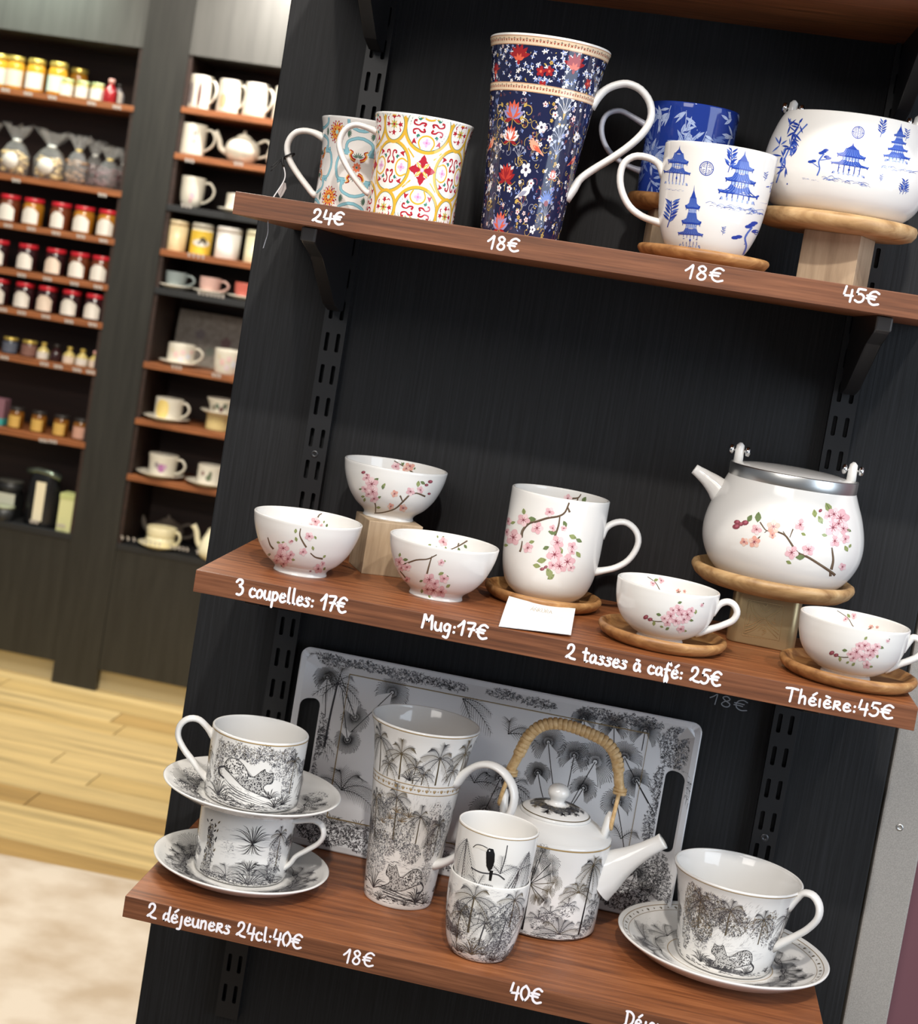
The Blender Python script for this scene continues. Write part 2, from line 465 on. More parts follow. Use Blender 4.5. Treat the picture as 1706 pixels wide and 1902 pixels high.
def cherry(a, branches=(), flowers=(), leaves=(), buds=(), w=9, ang0=None):
    for b in branches:
        a.stroke(b, w, BARK, 1, taper=(0.55, 1.0)); a.stroke(np.asarray(b)+[0, -w*0.2], w*0.3, BARK2, 2, taper=(0.4, 1.0))
    for l in leaves:
        x, y = l[0], l[1]; L = (l[2] if len(l) > 2 else 38)
        t = U(-2.2, 0.6)
        a.leaf(x-L/2*math.cos(t), y-L/2*math.sin(t), L, L*0.62, t, LEAF if rnd.random() < .6 else LEAF2, 2)
        a.stroke([(x-L/2*math.cos(t), y-L/2*math.sin(t)), (x+L*.35*math.cos(t), y+L*.35*math.sin(t))], L*.05, (84, 100, 58), 3, n=0)
    for f in flowers: blossom(a, f[0], f[1], f[2]*1.1, 3, len(f) > 3)
    for x, y, r in buds:
        a.ell(x, y, r, r*.7, WINE, 3, U(-.8, .2), 10); a.ell(x+r*.2, y-r*.15, r*.5, r*.35, ROSE, 4, -.4, 8)
INK = (36, 35, 38); INK2 = (68, 67, 71); INK3 = (120, 119, 123); INK4 = (172, 171, 174); SEPIA = (100, 88, 66); TAN = (150, 128, 96)
def frond(a, x, y, ang, L, droop, col=INK, w=0.30, gap=1.1, ll=0.28, lay=1):
    n = 10; t = np.linspace(0, 1, n); ca, sa = math.cos(ang), math.sin(ang)
    X = x+L*t*ca; Y = y+L*t*sa-droop*L*t*t
    a.stroke(np.stack([X, Y], 1), w*1.5, col, lay, n=0, taper=(1.3, .5))
    m = max(5, int(L/(gap*1.25))); dark = ca >= 0
    for k in range(1, m+1):
        s = k/m; px = np.interp(s, t, X); py = np.interp(s, t, Y)
        dx = ca; dy = sa-2*droop*s
        h = math.atan2(dy, dx); q = L*ll*(0.40+0.95*math.sin(math.pi*min(1, s*0.85+0.10)))*U(.8, 1.1)
        for sd in (1, -1):
            g = h+sd*(0.95-0.40*s); low = math.sin(g) < math.sin(h)
            r = q if low else q*.55
            ex = px+r*math.cos(g); ey = py+r*math.sin(g)-0.20*r
            a.stroke([(px, py), ((px+ex)/2, (py+ey)/2+0.07*r), (ex, ey)], w, col if low else INK2, lay, n=0, taper=(1, .3))
def palm(a, x, y, h, s, col=INK, w=0.32, lean=0.0, nf=9, lay=1, trunk=SEPIA, gap=1.1):
    tx = x+lean*h
    P = [(x, y), (x+lean*h*.3, y+h*.5), (tx, y+h)]
    a.stroke(P, max(.5, s*.075), trunk, lay, n=8, taper=(1.2, .8))
    for k in range(int(h/1.1)):
        t = k*1.1/h; q = s*.05
        xx = x+lean*h*(t*t*.8+t*.2)
        a.stroke([(xx-q, y+h*t), (xx+q*.4, y+h*t-.25)], w*.9, col, lay+1, n=0)
    for i in range(nf):
        g = math.radians(-35+250*i/(nf-1))+U(-.12, .12)
        frond(a, tx, y+h, g, s*U(.8, 1.05), .35+.25*abs(math.cos(g)), col if i % 3 else trunk, w, gap, lay=lay+1)
def fan(a, x, y, R, ang, col=INK, w=0.3, n=26, span=4.6, lay=2, stem=None):
    w = w*.85
    if stem: a.stroke([stem, ((stem[0]+x)/2+U(-.6, .6), (stem[1]+y)/2), (x, y)], w*1.8, col, lay-1, n=8)
    for i in range(n):
        g = ang-span/2+span*i/(n-1); q = R*U(.85, 1.0)
        i0 = .10 if i % 2 else .30
        a.stroke([(x+q*i0*math.cos(g), y+q*i0*math.sin(g)), (x+q*.95*math.cos(g), y+q*.95*math.sin(g)), (x+q*1.1*math.cos(g), y+q*1.1*math.sin(g)-.12*q)], w, col, lay, n=0, taper=(.8, 1.0))
def bush(a, x, y, rx, ry, n, cols=(INK, INK2, INK3), w=0.28, sz=1.3, lay=1):
    """a mass of foliage: pale leaf blots for tone, then darker engraved ticks, darkest low on the right"""
    for _ in range(int(n*.34)):
        r = math.sqrt(rnd.random()); t = U(0, 6.283); q = sz*U(.35, .7)
        a.ell(x+rx*r*math.cos(t), y+ry*r*math.sin(t), q, q*U(.3, .6), INK4 if rnd.random() < .55 else INK3, lay-1, U(0, 3.1), 6)
    for _ in range(int(n*1.05)):
        r = math.sqrt(rnd.random()); t = U(0, 6.283); px = x+rx*r*math.cos(t); py = y+ry*r*math.sin(t)
        g = U(0, 6.283); q = sz*U(.5, 1.2)
        shade = rnd.random()+.45*math.sin(t)*r-.15*math.cos(t)*r
        c = cols[0] if shade < .36 else cols[1] if shade < .75 else cols[2]
        a.stroke([(px, py), (px+q*.5*math.cos(g)-q*.25*math.sin(g), py+q*.5*math.sin(g)+q*.25*math.cos(g)), (px+q*math.cos(g), py+q*math.sin(g))], w*U(.7, 1.5), c, lay, n=0, taper=(1, .4))
def hatch(a, x, y, rx, ry, n, col=INK3, ang=0.0, w=.24, L=3.0, lay=0):
    for _ in range(n):
        r = math.sqrt(rnd.random()); t = U(0, 6.283); px = x+rx*r*math.cos(t); py = y+ry*r*math.sin(t); g = ang+U(-.25, .25); q = L*U(.5, 1.2)
        a.stroke([(px, py), (px+q*.5*math.cos(g), py+q*.5*math.sin(g)+.1*q), (px+q*math.cos(g), py+q*math.sin(g))], w, col, lay, n=0, taper=(.6, .3))
def tuft(a, x, y, s, n=11, col=INK, w=0.9, lay=2, fill=True):
    for i in range(n):
        g = math.radians(18+144*i/(n-1)+U(-6, 6)); q = s*U(.7, 1.05)
        P = [(x, y), (x+q*.55*math.cos(g), y+q*.6*math.sin(g)), (x+q*math.cos(g), y+q*.85*math.sin(g)-.1*q)]
        if fill and i % 2: a.stroke(P, [w*.6, w*1.6, w*.15], (214, 212, 208), lay, n=6)
        a.stroke(P, [w*.5, w*.7, w*.1], col if i % 2 == 0 else INK2, lay+1, n=6)
def ground(a, x0, x1, y, n, col=INK, lay=1, spread=2.0, w=0.3):
    for _ in range(n):
        x = U(x0, x1); yy = y+U(-spread, spread); L = U(2, 7)
        a.stroke([(x, yy), (x+L*.3, yy+U(-.4, .5)), (x+L*.7, yy+U(-.6, .3)), (x+L, yy-U(0, .6))], w*U(.7, 1.6), col if rnd.random() < .6 else INK2, lay, n=6, taper=(1, .4))
def leopard(a, s=1.0, lay=4):
    """lying cat about 34 x 17 units, head to the right, drawn at the art's local origin"""
    B = np.array([(-17, 8), (-15, 12), (-10, 14), (-4, 12), (0, 8.5), (3, 8), (5, 10.5), (6.5, 13), (8, 14.6), (9, 13.4), (12, 13.3), (14, 14), (14.4, 12), (15.5, 9.5), (15, 7.5), (12.5, 6.6), (11, 4), (14, 1.5), (18, .2), (18, -1), (12, -.8), (6, -.6), (0, 0), (-6, 2), (-12, 4), (-16, 5)])*s
    a.poly(B, (182, 180, 177), lay, 2)
    c = B.mean(0)
    a.stroke(np.vstack([B, B[:1]]), .34*s, INK, lay+2, n=90)
    from_in = []
    tri = [(B[i], B[(i+1) % len(B)]) for i in range(len(B))]
    def inside(x, y):
        k = False
        for p, q in tri:
            if (p[1] > y) != (q[1] > y) and x < (q[0]-p[0])*(y-p[1])/(q[1]-p[1])+p[0]: k = not k
        return k
    m = 0
    while m < 330:
        x = U(-17, 18)*s; y = U(-1, 14.6)*s
        if inside(x, y):
            r = U(.26, .52)*s; top = y > 8*s or x < -6*s
            a.ell(x, y, r, r*.7, INK if rnd.random() < (.75 if top else .4) else INK2, lay+1, U(0, 3), 6); m += 1
    a.ell(12.6*s, 10.6*s, .6*s, .5*s, INK, lay+3, 0, 8); a.ell(15.1*s, 8.6*s, .6*s, .5*s, INK, lay+3, 0, 8)
    a.stroke(np.array([(-16, 6), (-20, 3), (-19, 0), (-14, -1)])*s, 1.1*s, INK2, lay+1)
def toile(a, x0, x1, y0, y1, seed, dens=1.0, w=0.3, leo=(), big=1.0, band=None, warm=.3):
    """engraved jungle scene in a field x0..x1, y0..y1 (millimetres)"""
    global rnd
    keep = rnd; rnd = random.Random(seed)
    H = y1-y0; W = x1-x0
    hatch(a, (x0+x1)/2, (y0+y1)/2, W*.52, H*.5, int(W*H*.06*dens), INK4, 0.1, .3, 4)
    ground(a, x0, x1, y0+1.5, int(W*.9*dens), spread=1.8, w=w)
    k = max(2, int(W/14*dens))
    for i in range(k):
        x = x0+W*(i+U(.1, .9))/k; y = y0+U(.12, .7)*H
        bush(a, x, y, U(7, 11)*big, U(5, 9)*big, int(260*dens), (INK, INK2, SEPIA if rnd.random() < warm else INK3), w, 1.7)
    k = max(2, int(W/22))
    for i in range(k):
        x = x0+W*(i+U(.2, .8))/k
        palm(a, x, y0+U(.0, .3)*H, U(.36, .56)*H, U(14, 19)*big, INK2 if rnd.random() < .5 else INK, w*.9, U(-.12, .12), 8, trunk=SEPIA if rnd.random() < warm*2 else INK2)
    k = max(2, int(W/20))
    for i in range(k):
        x = x0+W*(i+U(.1, .9))/k; y = y0+U(.25, .8)*H
        fan(a, x, y, U(6, 9)*big, U(.6, 2.4), INK2, w, 24, stem=(x+U(-5, 5), y-U(8, 14)))
    k = max(3, int(W/13))
    for i in range(k):
        x = x0+W*(i+U(.1, .9))/k; tuft(a, x, y0+U(0, .12)*H, U(9, 15)*big, 10, INK, .8)
    rnd = keep
# ------------------------------------------------------------------ handwriting, drawn stroke by stroke
GL = {
 '0': (.52, [[(.26, 1), (.05, .7), (.05, .3), (.26, 0), (.47, .3), (.47, .7), (.26, 1)]]),
 '1': (.42, [[(0, .55), (.16, .75), (.32, 1), (.30, .5), (.27, 0)]]),
 '2': (.58, [[(.06, .70), (.10, .92), (.28, 1.0), (.42, .84), (.36, .52), (.10, .16), (.02, .06), (.12, .20), (.30, .06), (.58, .02)]]),
 '3': (.52, [[(.02, .80), (.16, .98), (.38, .95), (.40, .75), (.22, .58), (.24, .56), (.48, .46), (.50, .18), (.34, 0), (.14, .02)]]),
 '4': (.50, [[(.10, 1), (.06, .70), (.04, .36), (.28, .36), (.48, .38)], [(.42, .80), (.40, .35), (.38, -.08)]]),
 '5': (.50, [[(.50, .98), (.30, .98), (.14, .96)], [(.14, .96), (.10, .60), (.30, .62), (.46, .44), (.40, .12), (.20, 0), (.02, .10)]]),
 '7': (.50, [[(.02, .92), (.25, .95), (.46, .92), (.32, .5), (.22, 0)], [(.10, .50), (.28, .52), (.46, .50)]]),
 '8': (.54, [[(.42, .84), (.26, 1), (.08, .84), (.22, .58), (.44, .36), (.40, .08), (.22, 0), (.06, .18), (.16, .46), (.38, .66), (.42, .84)]]),
 '€': (.66, [[(.62, .86), (.42, .98), (.20, .84), (.10, .52), (.16, .16), (.38, 0), (.64, .10)], [(.02, .60), (.25, .62), (.48, .60)], [(.0, .40), (.22, .42), (.42, .40)]]),
 'c': (.40, [[(.38, .46), (.22, .56), (.06, .40), (.06, .14), (.22, 0), (.40, .08)]]),
 'o': (.42, [[(.20, .54), (.04, .36), (.06, .10), (.22, 0), (.38, .20), (.34, .46), (.20, .54)]]),
 'u': (.44, [[(.04, .54), (.04, .20), (.16, .0), (.34, .10), (.38, .54)], [(.38, .54), (.38, .20), (.44, .0)]]),
 'p': (.44, [[(.06, .54), (.08, .1), (.08, -.42)], [(.07, .40), (.24, .56), (.40, .36), (.30, .06), (.10, .06)]]),
 'e': (.42, [[(.06, .28), (.34, .32), (.34, .48), (.18, .56), (.05, .34), (.08, .08), (.24, 0), (.42, .10)]]),
 'l': (.24, [[(.08, 1.0), (.08, .5), (.12, .04), (.22, .02)]]),
 's': (.36, [[(.34, .50), (.16, .56), (.08, .42), (.28, .26), (.30, .08), (.14, 0), (.0, .06)]]),
 ':': (.22, [[(.10, .42), (.11, .46), (.12, .42)], [(.10, .06), (.11, .10), (.12, .06)]]),
 ' ': (.26, []),
 'M': (.66, [[(.04, 0), (.08, .5), (.10, .96), (.22, .7), (.32, .5), (.44, .72), (.54, .96), (.58, .5), (.62, 0)]]),
 'g': (.44, [[(.36, .50), (.18, .56), (.05, .34), (.14, .08), (.34, .20), (.38, .54), (.36, .0), (.28, -.38), (.06, -.34)]]),
 't': (.36, [[(.16, .92), (.16, .4), (.20, .02), (.34, .06)], [(.0, .62), (.18, .64), (.36, .62)]]),
 'a': (.44, [[(.36, .48), (.18, .56), (.04, .34), (.08, .06), (.24, .04), (.36, .3), (.36, .5), (.36, .18), (.44, .02)]]),
 'f': (.36, [[(.38, .84), (.28, 1.0), (.16, .8), (.14, .3), (.10, -.3), (.20, -.42), (.26, -.1), (.10, .28)], [(.02, .48), (.16, .50), (.34, .48)]]),
 'T': (.62, [[(.0, .94), (.3, .98), (.64, .94)], [(.32, .96), (.31, .5), (.28, 0)]]),
 'h': (.44, [[(.08, 1.0), (.07, .5), (.06, 0)], [(.07, .34), (.22, .54), (.34, .44), (.36, 0)]]),
 'i': (.18, [[(.08, .52), (.08, .25), (.10, 0)]]),
 'r': (.44, [[(.06, 0), (.07, .3), (.08, .58)], [(.08, .56), (.30, .58), (.34, .40), (.12, .28)], [(.14, .28), (.28, .12), (.42, 0)]]),
 'd': (.44, [[(.34, .46), (.18, .54), (.04, .32), (.10, .04), (.30, .14)], [(.38, 1.0), (.36, .5), (.36, .12), (.46, .0)]]),
 'j': (.26, [[(.16, .52), (.16, .0), (.12, -.34), (-.04, -.38)]]),
 'n': (.44, [[(.05, .52), (.06, .25), (.06, 0)], [(.06, .34), (.20, .54), (.34, .46), (.36, 0)]]),
 'D': (.56, [[(.10, .98), (.10, .5), (.08, 0)], [(.02, .96), (.30, .96), (.52, .70), (.48, .24), (.24, .0), (.02, .02)]]),
 'A': (.6, [[(0, 0), (.16, .5), (.30, 1), (.44, .5), (.6, 0)], [(.12, .36), (.3, .36), (.48, .36)]]),
 'N': (.6, [[(.04, 0), (.04, 1)], [(.04, 1), (.56, 0)], [(.56, 0), (.56, 1)]]),
 'K': (.55, [[(.05, 0), (.05, 1)], [(.5, 1), (.07, .45)], [(.2, .55), (.52, 0)]]),
 'U': (.6, [[(.04, 1), (.05, .25), (.3, 0), (.55, .25), (.56, 1)]]),
 'R': (.55, [[(.05, 0), (.05, 1)], [(.05, 1), (.42, .95), (.42, .55), (.05, .5)], [(.2, .5), (.52, 0)]]),
}
ACC = {'é': ('e', [[(.20, .74), (.38, .94)]]), 'è': ('e', [[(.10, .84), (.30, .76)]]), 'à': ('a', [[(.12, .78), (.30, .74)]])}
def write(a, text, p0, p1, cap, w, roll=0.165, col='W', pitch=None):
    """text along the line p0 -> p1 in photograph pixels; the letters stand upright to the shelf"""
    tot = 0; lay = []
    for ch in text:
        acc = []
        if ch in ACC: ch, acc = ACC[ch]
        wd_, st = GL[ch]; lay.append((tot, st+acc)); tot += wd_+.10
    p0 = np.array(p0, float); p1 = np.array(p1, float); d = (p1-p0)/(tot-.10)
    up = np.array([roll, -1.0])*cap
    for x, st in lay:
        for s in st:
            q = catmull(s, 4*len(s)+2) if len(s) > 2 else np.asarray(s, float)
            P = p0+(q[:, :1]+x)*d+q[:, 1:]*up
            a.stroke(P, w, col, rnd.random()*.6, n=0)
            for e in (P[0], P[-1]): a.ell(e[0], e[1], w/2, w/2, col, 1, 0, 8)

# ------------------------------------------------------------------ the setting
ZF = 0.0
ZT, ZM, ZB = 1.46598, 1.13884, 0.84011          # tops of the three display shelves
SD, ST = 0.2433, 0.0193                         # shelf depth and thickness
YB = 3.40                                       # front face of the cabinets behind
fl = obj('floor', *boxgeo(-6.0, 2.2, -2.6, 3.85, -0.05, -0.004), mat('subfloor', (120, 100, 70), 0.7), kind='structure', smooth=False)
for nm, tone in (('a', 0), ('b', 1), ('c', 2), ('d', 3)):
    t = ((208, 178, 118), (194, 160, 100), (218, 190, 132), (182, 148, 92))[tone]
    mat('oak_plank_'+nm, t, 0.42, extra=grain(tuple(int(v*.82) for v in t), t, tuple(min(255, int(v*1.1)) for v in t), (1.3, 22, 22), 0.03, 5, 0.3))
planks = [mesh('plank', *boxgeo(0, 1.2, 0, 0.118, -0.004, 0, 0.0012), _mats['oak_plank_'+k], False) for k in 'abcd']
pr = random.Random(3)
for j in range(20):
    y = 1.30+j*0.12
    x = -3.2+pr.uniform(-1.0, 0.0)
    while x < 0.2:
        inst('plank', planks[pr.randrange(4)], fl, (x, y, 0)); x += 1.203
rv = []; rf = []
nx, ny = 44, 30
for j in range(ny+1):
    for i in range(nx+1):
        x = -2.3+2.6*i/nx; y = 0.25+1.675*j/ny+0.07*(x+0.8)*(j/ny)
        e = 0.0 if i in (0, nx) or j in (0, ny) else 0.012
        rv.append((x, y, 0.001+e+(pr.uniform(-.0015, .0015) if e else 0)))
rf = [(j*(nx+1)+i, j*(nx+1)+i+1, (j+1)*(nx+1)+i+1, (j+1)*(nx+1)+i) for j in range(ny) for i in range(nx)]
obj('rug', rv, rf, mat('beige_pile', (214, 198, 178), 0.95, spec=.1, extra=speck((196, 176, 152), (224, 210, 192), 7, 0.5, .3, .62)),
    label='beige short pile rug lying on the pale plank floor', cat='rug')

obj('wall_back', *boxgeo(-6.0, 2.2, YB+0.34, YB+0.42, 0, 2.85), M_CABINET, kind='structure', smooth=False)
pil = obj('trim_1', *boxgeo(-1.373, -1.227, YB-0.004, YB+0.34, 0, 2.85), M_CABINET, kind='structure', smooth=False)
obj('wall_right', *boxgeo(0.6425, 2.2, 0.012, 0.10, 0, 2.85), M_MAUVE, kind='structure', smooth=False)
post = obj('trim_2', *boxgeo(0.6015, 0.6415, -0.002, 0.06, 0, 2.6, 0.002), M_ALU, kind='structure', smooth=False)
sc_ = on_y([(1672, 1537)], -0.002)[0]
obj('screw', *lathe([(0, -.0004), (.0012, -.0004), (.0016, .0006), (.0026, .0009), (.0034, .0004), (.0036, 0)], (0, 0, 0), 16), M_STEEL, None)
so = bpy.data.objects['screw']; so.parent = post; so.location = sc_; so.rotation_euler = (math.pi/2, 0, 0)

# the two cabinets behind: carcass, upper panel, base panel, plinth, recessed shelves
def cabinet(x0, x1, side, label, shelf_z, black):
    t = thing('wall_cabinet', label, 'cabinet', ((x0+x1)/2, YB, 0), 'wall cabinets behind the display')
    obj('upper_panel', *boxgeo(x0, x1, YB, YB+0.30, 1.996, 2.85), M_CABPANEL, t, False)
    obj('base_panel', *boxgeo(x0, x1, YB, YB+0.30, 0.068, 0.4555), M_CABINET, t, False)
    obj('plinth', *boxgeo(x0, x1, YB+0.03, YB+0.30, 0.0, 0.068), M_PLINTH, t, False, label='pale plinth board at floor level')
    obj('recess', *join([boxgeo(x0, x1, YB+0.27, YB+0.30, 0.4555, 1.996), boxgeo(x0, x0+.012, YB+.004, YB+.27, .4555, 1.996), boxgeo(x1-.012, x1, YB+.004, YB+.27, .4555, 1.996)]), M_RECESS, t, False)
    for k, z in enumerate(shelf_z):
        bl = k in black
        s = obj('shelf', *boxgeo(x0+.0005, x1-.0005, YB-0.003, YB+0.27, z, z+0.019, 0.001), M_BLACKLAM if bl else M_SHELF, t, False,
                label='black laminate shelf board' if bl else None)
    return t
LZ = [1.799, 1.537, 1.388, 1.246, 1.126, 0.980, 0.749, 0.456]
RZ = [1.820, 1.678, 1.520, 1.382, 1.263, 1.031, 0.854, 0.677, 0.456]
cabinet(-2.35, -1.3735, 'left', 'dark wood wall cabinet with shelves of jars, left of the pilaster', LZ, {7})
cabinet(-1.2265, -0.20, 'right', 'dark wood wall cabinet with shelves of cups and teapots, right of the pilaster', RZ, {2, 4, 8})
def scribble(px, w, h, y, parent, n=5, thick=3.0):     # blurred price marks on the far shelf edges
    a = Art()
    for k in range(n):
        x = px[0]-w/2+w*k/(n-1 if n > 1 else 1)
        a.stroke([(x-2, px[1]-h/2+w*.0+.16*(x-px[0])), (x+1.5, px[1]+.16*(x-px[0])), (x-1, px[1]+h/2+.16*(x-px[0])), (x+2, px[1]+h/3+.16*(x-px[0]))], thick, 'W', 0)
    return a.build('price_mark', parent, plane_map_y(y), off=0.0006, inkf=lambda c: mat('chalk_marker', (176, 168, 160), 0.7))
cabL, cabR = bpy.data.objects['wall_cabinet'], bpy.data.objects['wall_cabinet.001']
for p in ((10, 167), (52, 174), (97, 181), (170, 192), (217, 199), (30, 335), (190, 362), (15, 419), (58, 425), (104, 433), (150, 439), (192, 447), (40, 511), (88, 518), (138, 527), (182, 533),
          (5, 575), (40, 581), (85, 588), (128, 597), (172, 603), (8, 664), (82, 676), (108, 681), (143, 687), (168, 691), (80, 818), (98, 820), (63, 969), (113, 976)):
    scribble(p, 11, 5, YB-0.003, cabL, 3)
for p, w in (((352, 298), 12), ((443, 304), 12), ((346, 382), 14), ((364, 475), 26), ((392, 547), 44), ((328, 682), 14), ((402, 697), 12), ((238, 1000), 22), ((280, 1008), 32), ((333, 1018), 30), ((374, 1026), 14)):
    scribble(p, w, 6, YB-0.003, cabR, max(3, int(w/6)), 2.6)

# ------------------------------------------------------------------ the display panel, uprights, brackets, shelves
pan = obj('display_panel', *boxgeo(-0.091, 0.5995, 0, 0.03, 0, 2.6, 0.0015), M_BLACKWOOD, None, False,
          label='tall black wood grain display panel standing behind the tea ware', cat='panel')
a = Art(); write(a, '18€', (1318, 1306), (1388, 1322), 19, 2.0)
a.build('price_lettering', pan, plane_map_y(0), inkf=lambda c: M_GREYINK, label='faint worn 18€ written under the middle shelf')

def upright(x, zlo, zhi, label, screws):
    t = thing('slotted_upright', label, 'upright', (x+.0055, -0.0065, zlo), 'slotted uprights')
    V = []; F = []
    x0, x1, yf = x-.0062, x+.0172, -0.013
    def quad(*p):
        n = len(V); V.extend(p); F.append((n, n+1, n+2, n+3))
    k0 = math.floor((1.375-zhi)/.032); k1 = math.ceil((1.375-zlo)/.032)
    hw, hh = .0020, .0093
    for n in range(k0, k1+1):
        zc = 1.375-n*.032; zt, zb = min(zc+.016, zhi), max(zc-.016, zlo)
        if zt <= zb: continue
        outer = [Vector((x0, zb, 0)), Vector((x1, zb, 0)), Vector((x1, zt, 0)), Vector((x0, zt, 0))]
        polys = [outer]
        if zc+hh < zt and zc-hh > zb:
            for cx_ in (x, x+.011):
                polys.append([Vector((cx_+sx*hw*q, zc+sz*hh*r, 0)) for sx, sz, q, r in ((-1, -1, .6, 1), (-1, -1, 1, .88), (-1, 1, 1, .88), (-1, 1, .6, 1), (1, 1, .6, 1), (1, 1, 1, .88), (1, -1, 1, .88), (1, -1, .6, 1))])
        flat = [p for q in polys for p in q]; off = len(V)
        V.extend((p.x, yf, p.y) for p in flat)
        for tri in tessellate_polygon(polys): F.append(tuple(off+i for i in tri))
        for q in polys[1:]:
            for i in range(len(q)):
                p, r = q[i], q[(i+1) % len(q)]
                quad((p.x, yf, p.y), (r.x, yf, r.y), (r.x, yf+.010, r.y), (p.x, yf+.010, p.y))
    for xx in (x0, x1): quad((xx, yf, zlo), (xx, -.0002, zlo), (xx, -.0002, zhi), (xx, yf, zhi))
    quad((x0, yf, zlo), (x1, yf, zlo), (x1, -.0002, zlo), (x0, -.0002, zlo))
    quad((x0, -.0012, zlo), (x1, -.0012, zlo), (x1, -.0012, zhi), (x0, -.0012, zhi))
    o = obj('channel', V, F, M_BLACKSTEEL, t, False)
    sm = mesh('screw', *lathe([(0, -.0005), (.0012, -.0005), (.0016, .0004), (.0030, .0006), (.0038, 0)], (0, 0, 0), 14), mat('dark_screw', (70, 70, 72), .35, metal=.6))
    for n in screws:
        s = inst('screw', sm, t, (0, -.0065-.0004, 1.375-n*.032-zlo)); s.rotation_euler = (math.pi/2, 0, 0)
upright(0.0, 0.645, 2.3, 'left black slotted steel upright on the display panel', (-9.5, -.5, 4.5, 14.5, 19.5))
upright(0.49175, 0.645, 2.3, 'right black slotted steel upright on the display panel', (-.5, 8.5, 13.5, 18.5))
def bracket(x, z, label, slim=False):
    pts = [(-.0135, 0), (-.1935, 0), (-.1975, -.003), (-.198, -.011), (-.190, -.0145), (-.150, -.024), (-.060, -.0665), (-.030, -.0725), (-.0135, -.072)]
    if slim: pts = [(y, max(q, -.002-.20*(y+.2433)) if q < -.004 else q) for y, q in pts]
    bm = bmesh.new(); xa, xb = x-.0008, x+.0118
    A = [bm.verts.new((xa, y, z+q)) for y, q in pts]; B = [bm.verts.new((xb, y, z+q)) for y, q in pts]; n = len(pts)
    bm.faces.new(A[::-1]); bm.faces.new(B)
    for i in range(n): bm.faces.new((A[i], A[(i+1) % n], B[(i+1) % n], B[i]))
    bmesh.ops.bevel(bm, geom=bm.edges[:], offset=.0012, segments=2, profile=.6, affect='EDGES')
    bm.verts.index_update(); V = [v.co[:] for v in bm.verts]; F = [tuple(v.index for v in f.verts) for f in bm.faces]; bm.free()
    t = thing('shelf_bracket', label, 'bracket', (x+.0055, -.0135, z), 'black shelf brackets')
    obj('arm', V, F, M_BLACKSTEEL, t, False)
    obj('nose_piece', *boxgeo(xa-.0003, xb+.0003, -.2, -.1935, z-(.0085 if slim else .0125), z-.0005, .0015), mat('grey_nose', (96, 94, 92), .4), t, False, label='small grey piece at the front tip')  # separate lighter grey piece over the front tip of the arm
SHELVES = (('topmost', 1.7195, -.053, .558), ('top', ZT, -.05313, .558), ('middle', ZM, -.03758, .5728), ('bottom', ZB, -.05679, .5558))
TEXT = {
 'top': [('24€', (580, 411), (637, 418), 23, 4.6), ('18€', (905, 461), (963, 468), 24, 4.2), ('18€', (1272, 516), (1343, 524), 25, 4.0), ('45€', (1566, 556), (1632, 568), 25, 4.4)],
 'middle': [('3 coupelles: 17€', (436, 1103), (642, 1139), 28, 5.0), ('Mug:17€', (783, 1165), (904, 1188), 26, 5.0), ('2 tasses à café: 25€', (1051, 1222), (1338, 1275), 26, 5.0), ('Théière:45€', (1458, 1301), (1658, 1336), 25, 4.6)],
 'bottom': [('2 déjeuners 24cl:40€', (273, 1703), (559, 1763), 26, 4.6), ('18€', (637, 1787), (693, 1796), 25, 4.0), ('40€', (947, 1852), (1005, 1865), 27, 4.8), ('Déjeuner:', (1160, 1903), (1286, 1932), 26, 4.6)]}
for nm, z, xa, xb in SHELVES:
    lab = {'topmost': 'brown wooden shelf at the very top edge, seen from below', 'top': 'brown wooden shelf carrying the patterned mugs and the pagoda teapot',
           'middle': 'brown wooden shelf carrying the cherry blossom ware', 'bottom': 'brown wooden shelf carrying the black and white jungle ware'}[nm]
    s = obj('wooden_shelf', *boxgeo(xa, xb, -SD+.0010, -.0003, z-ST, z, .0005), M_SHELF, None, False, label=lab, cat='shelf', group='brown wooden display shelves')
    _roots[s] = np.zeros(3)
    obj('shaded_front_edge', *boxgeo(xa, xb, -SD, -SD+.00095, z-ST, z-.0002, .0003), M_FRONTSHADE, s, False, label='front edge with shade put into its colour')  # thin front strip, shade painted in by the darker walnut
    for tx, p0, p1, cap, w in TEXT.get(nm, ()):
        a = Art(); write(a, tx, p0, p1, cap, w*.93)
        a.build('price_lettering', s, plane_map_y(-SD), inkf=lambda c: M_WHITEINK, label='white handwritten price lettering')
    for bx, sd in ((0.0, 'left'), (.49175, 'right')):
        bracket(bx, z-ST, 'black steel bracket under the %s end of the %s shelf' % (sd, nm), nm in ('middle', 'bottom'))

# ------------------------------------------------------------------ ware: builders
def ware(name, label, cat, surf, m=M_PORC, group=None, hnd=None, part='body', seg=96):
    t = thing(name, label, cat, surf.c, group)
    obj(part, *surf.body(seg), m, t)
    if hnd:
        obj('handle', *px_handle(surf.c, surf=surf, **hnd), m, t)
    return t
def dish_prof(R, H): return [(0, 0), (.80*R, 0), (.86*R, .0008), (.95*R, .32*H), (.995*R, .62*H), (R, .76*H), (.985*R, .93*H), (.955*R, H), (.925*R, .97*H), (.89*R, .80*H), (.85*R, .58*H), (.80*R, .49*H), (.6*R, .48*H), (0, .48*H)]
def wood_dish(c, R, H, label, m=M_ACACIA):
    t = thing('wooden_dish', label, 'dish', c, 'round wooden dishes'); obj('plate', *lathe(dish_prof(R, H), c, 80), m, t); return t
def block(c, s, h, ang, label):
    V, F = boxgeo(c[0]-s/2, c[0]+s/2, c[1]-s/2, c[1]+s/2, c[2], c[2]+h, .0008)
    t = thing('wooden_block', label, 'block', c, 'pale oak riser blocks'); obj('cube_body', rotz(V, math.radians(ang), c), F, M_OAK, t, False); return t
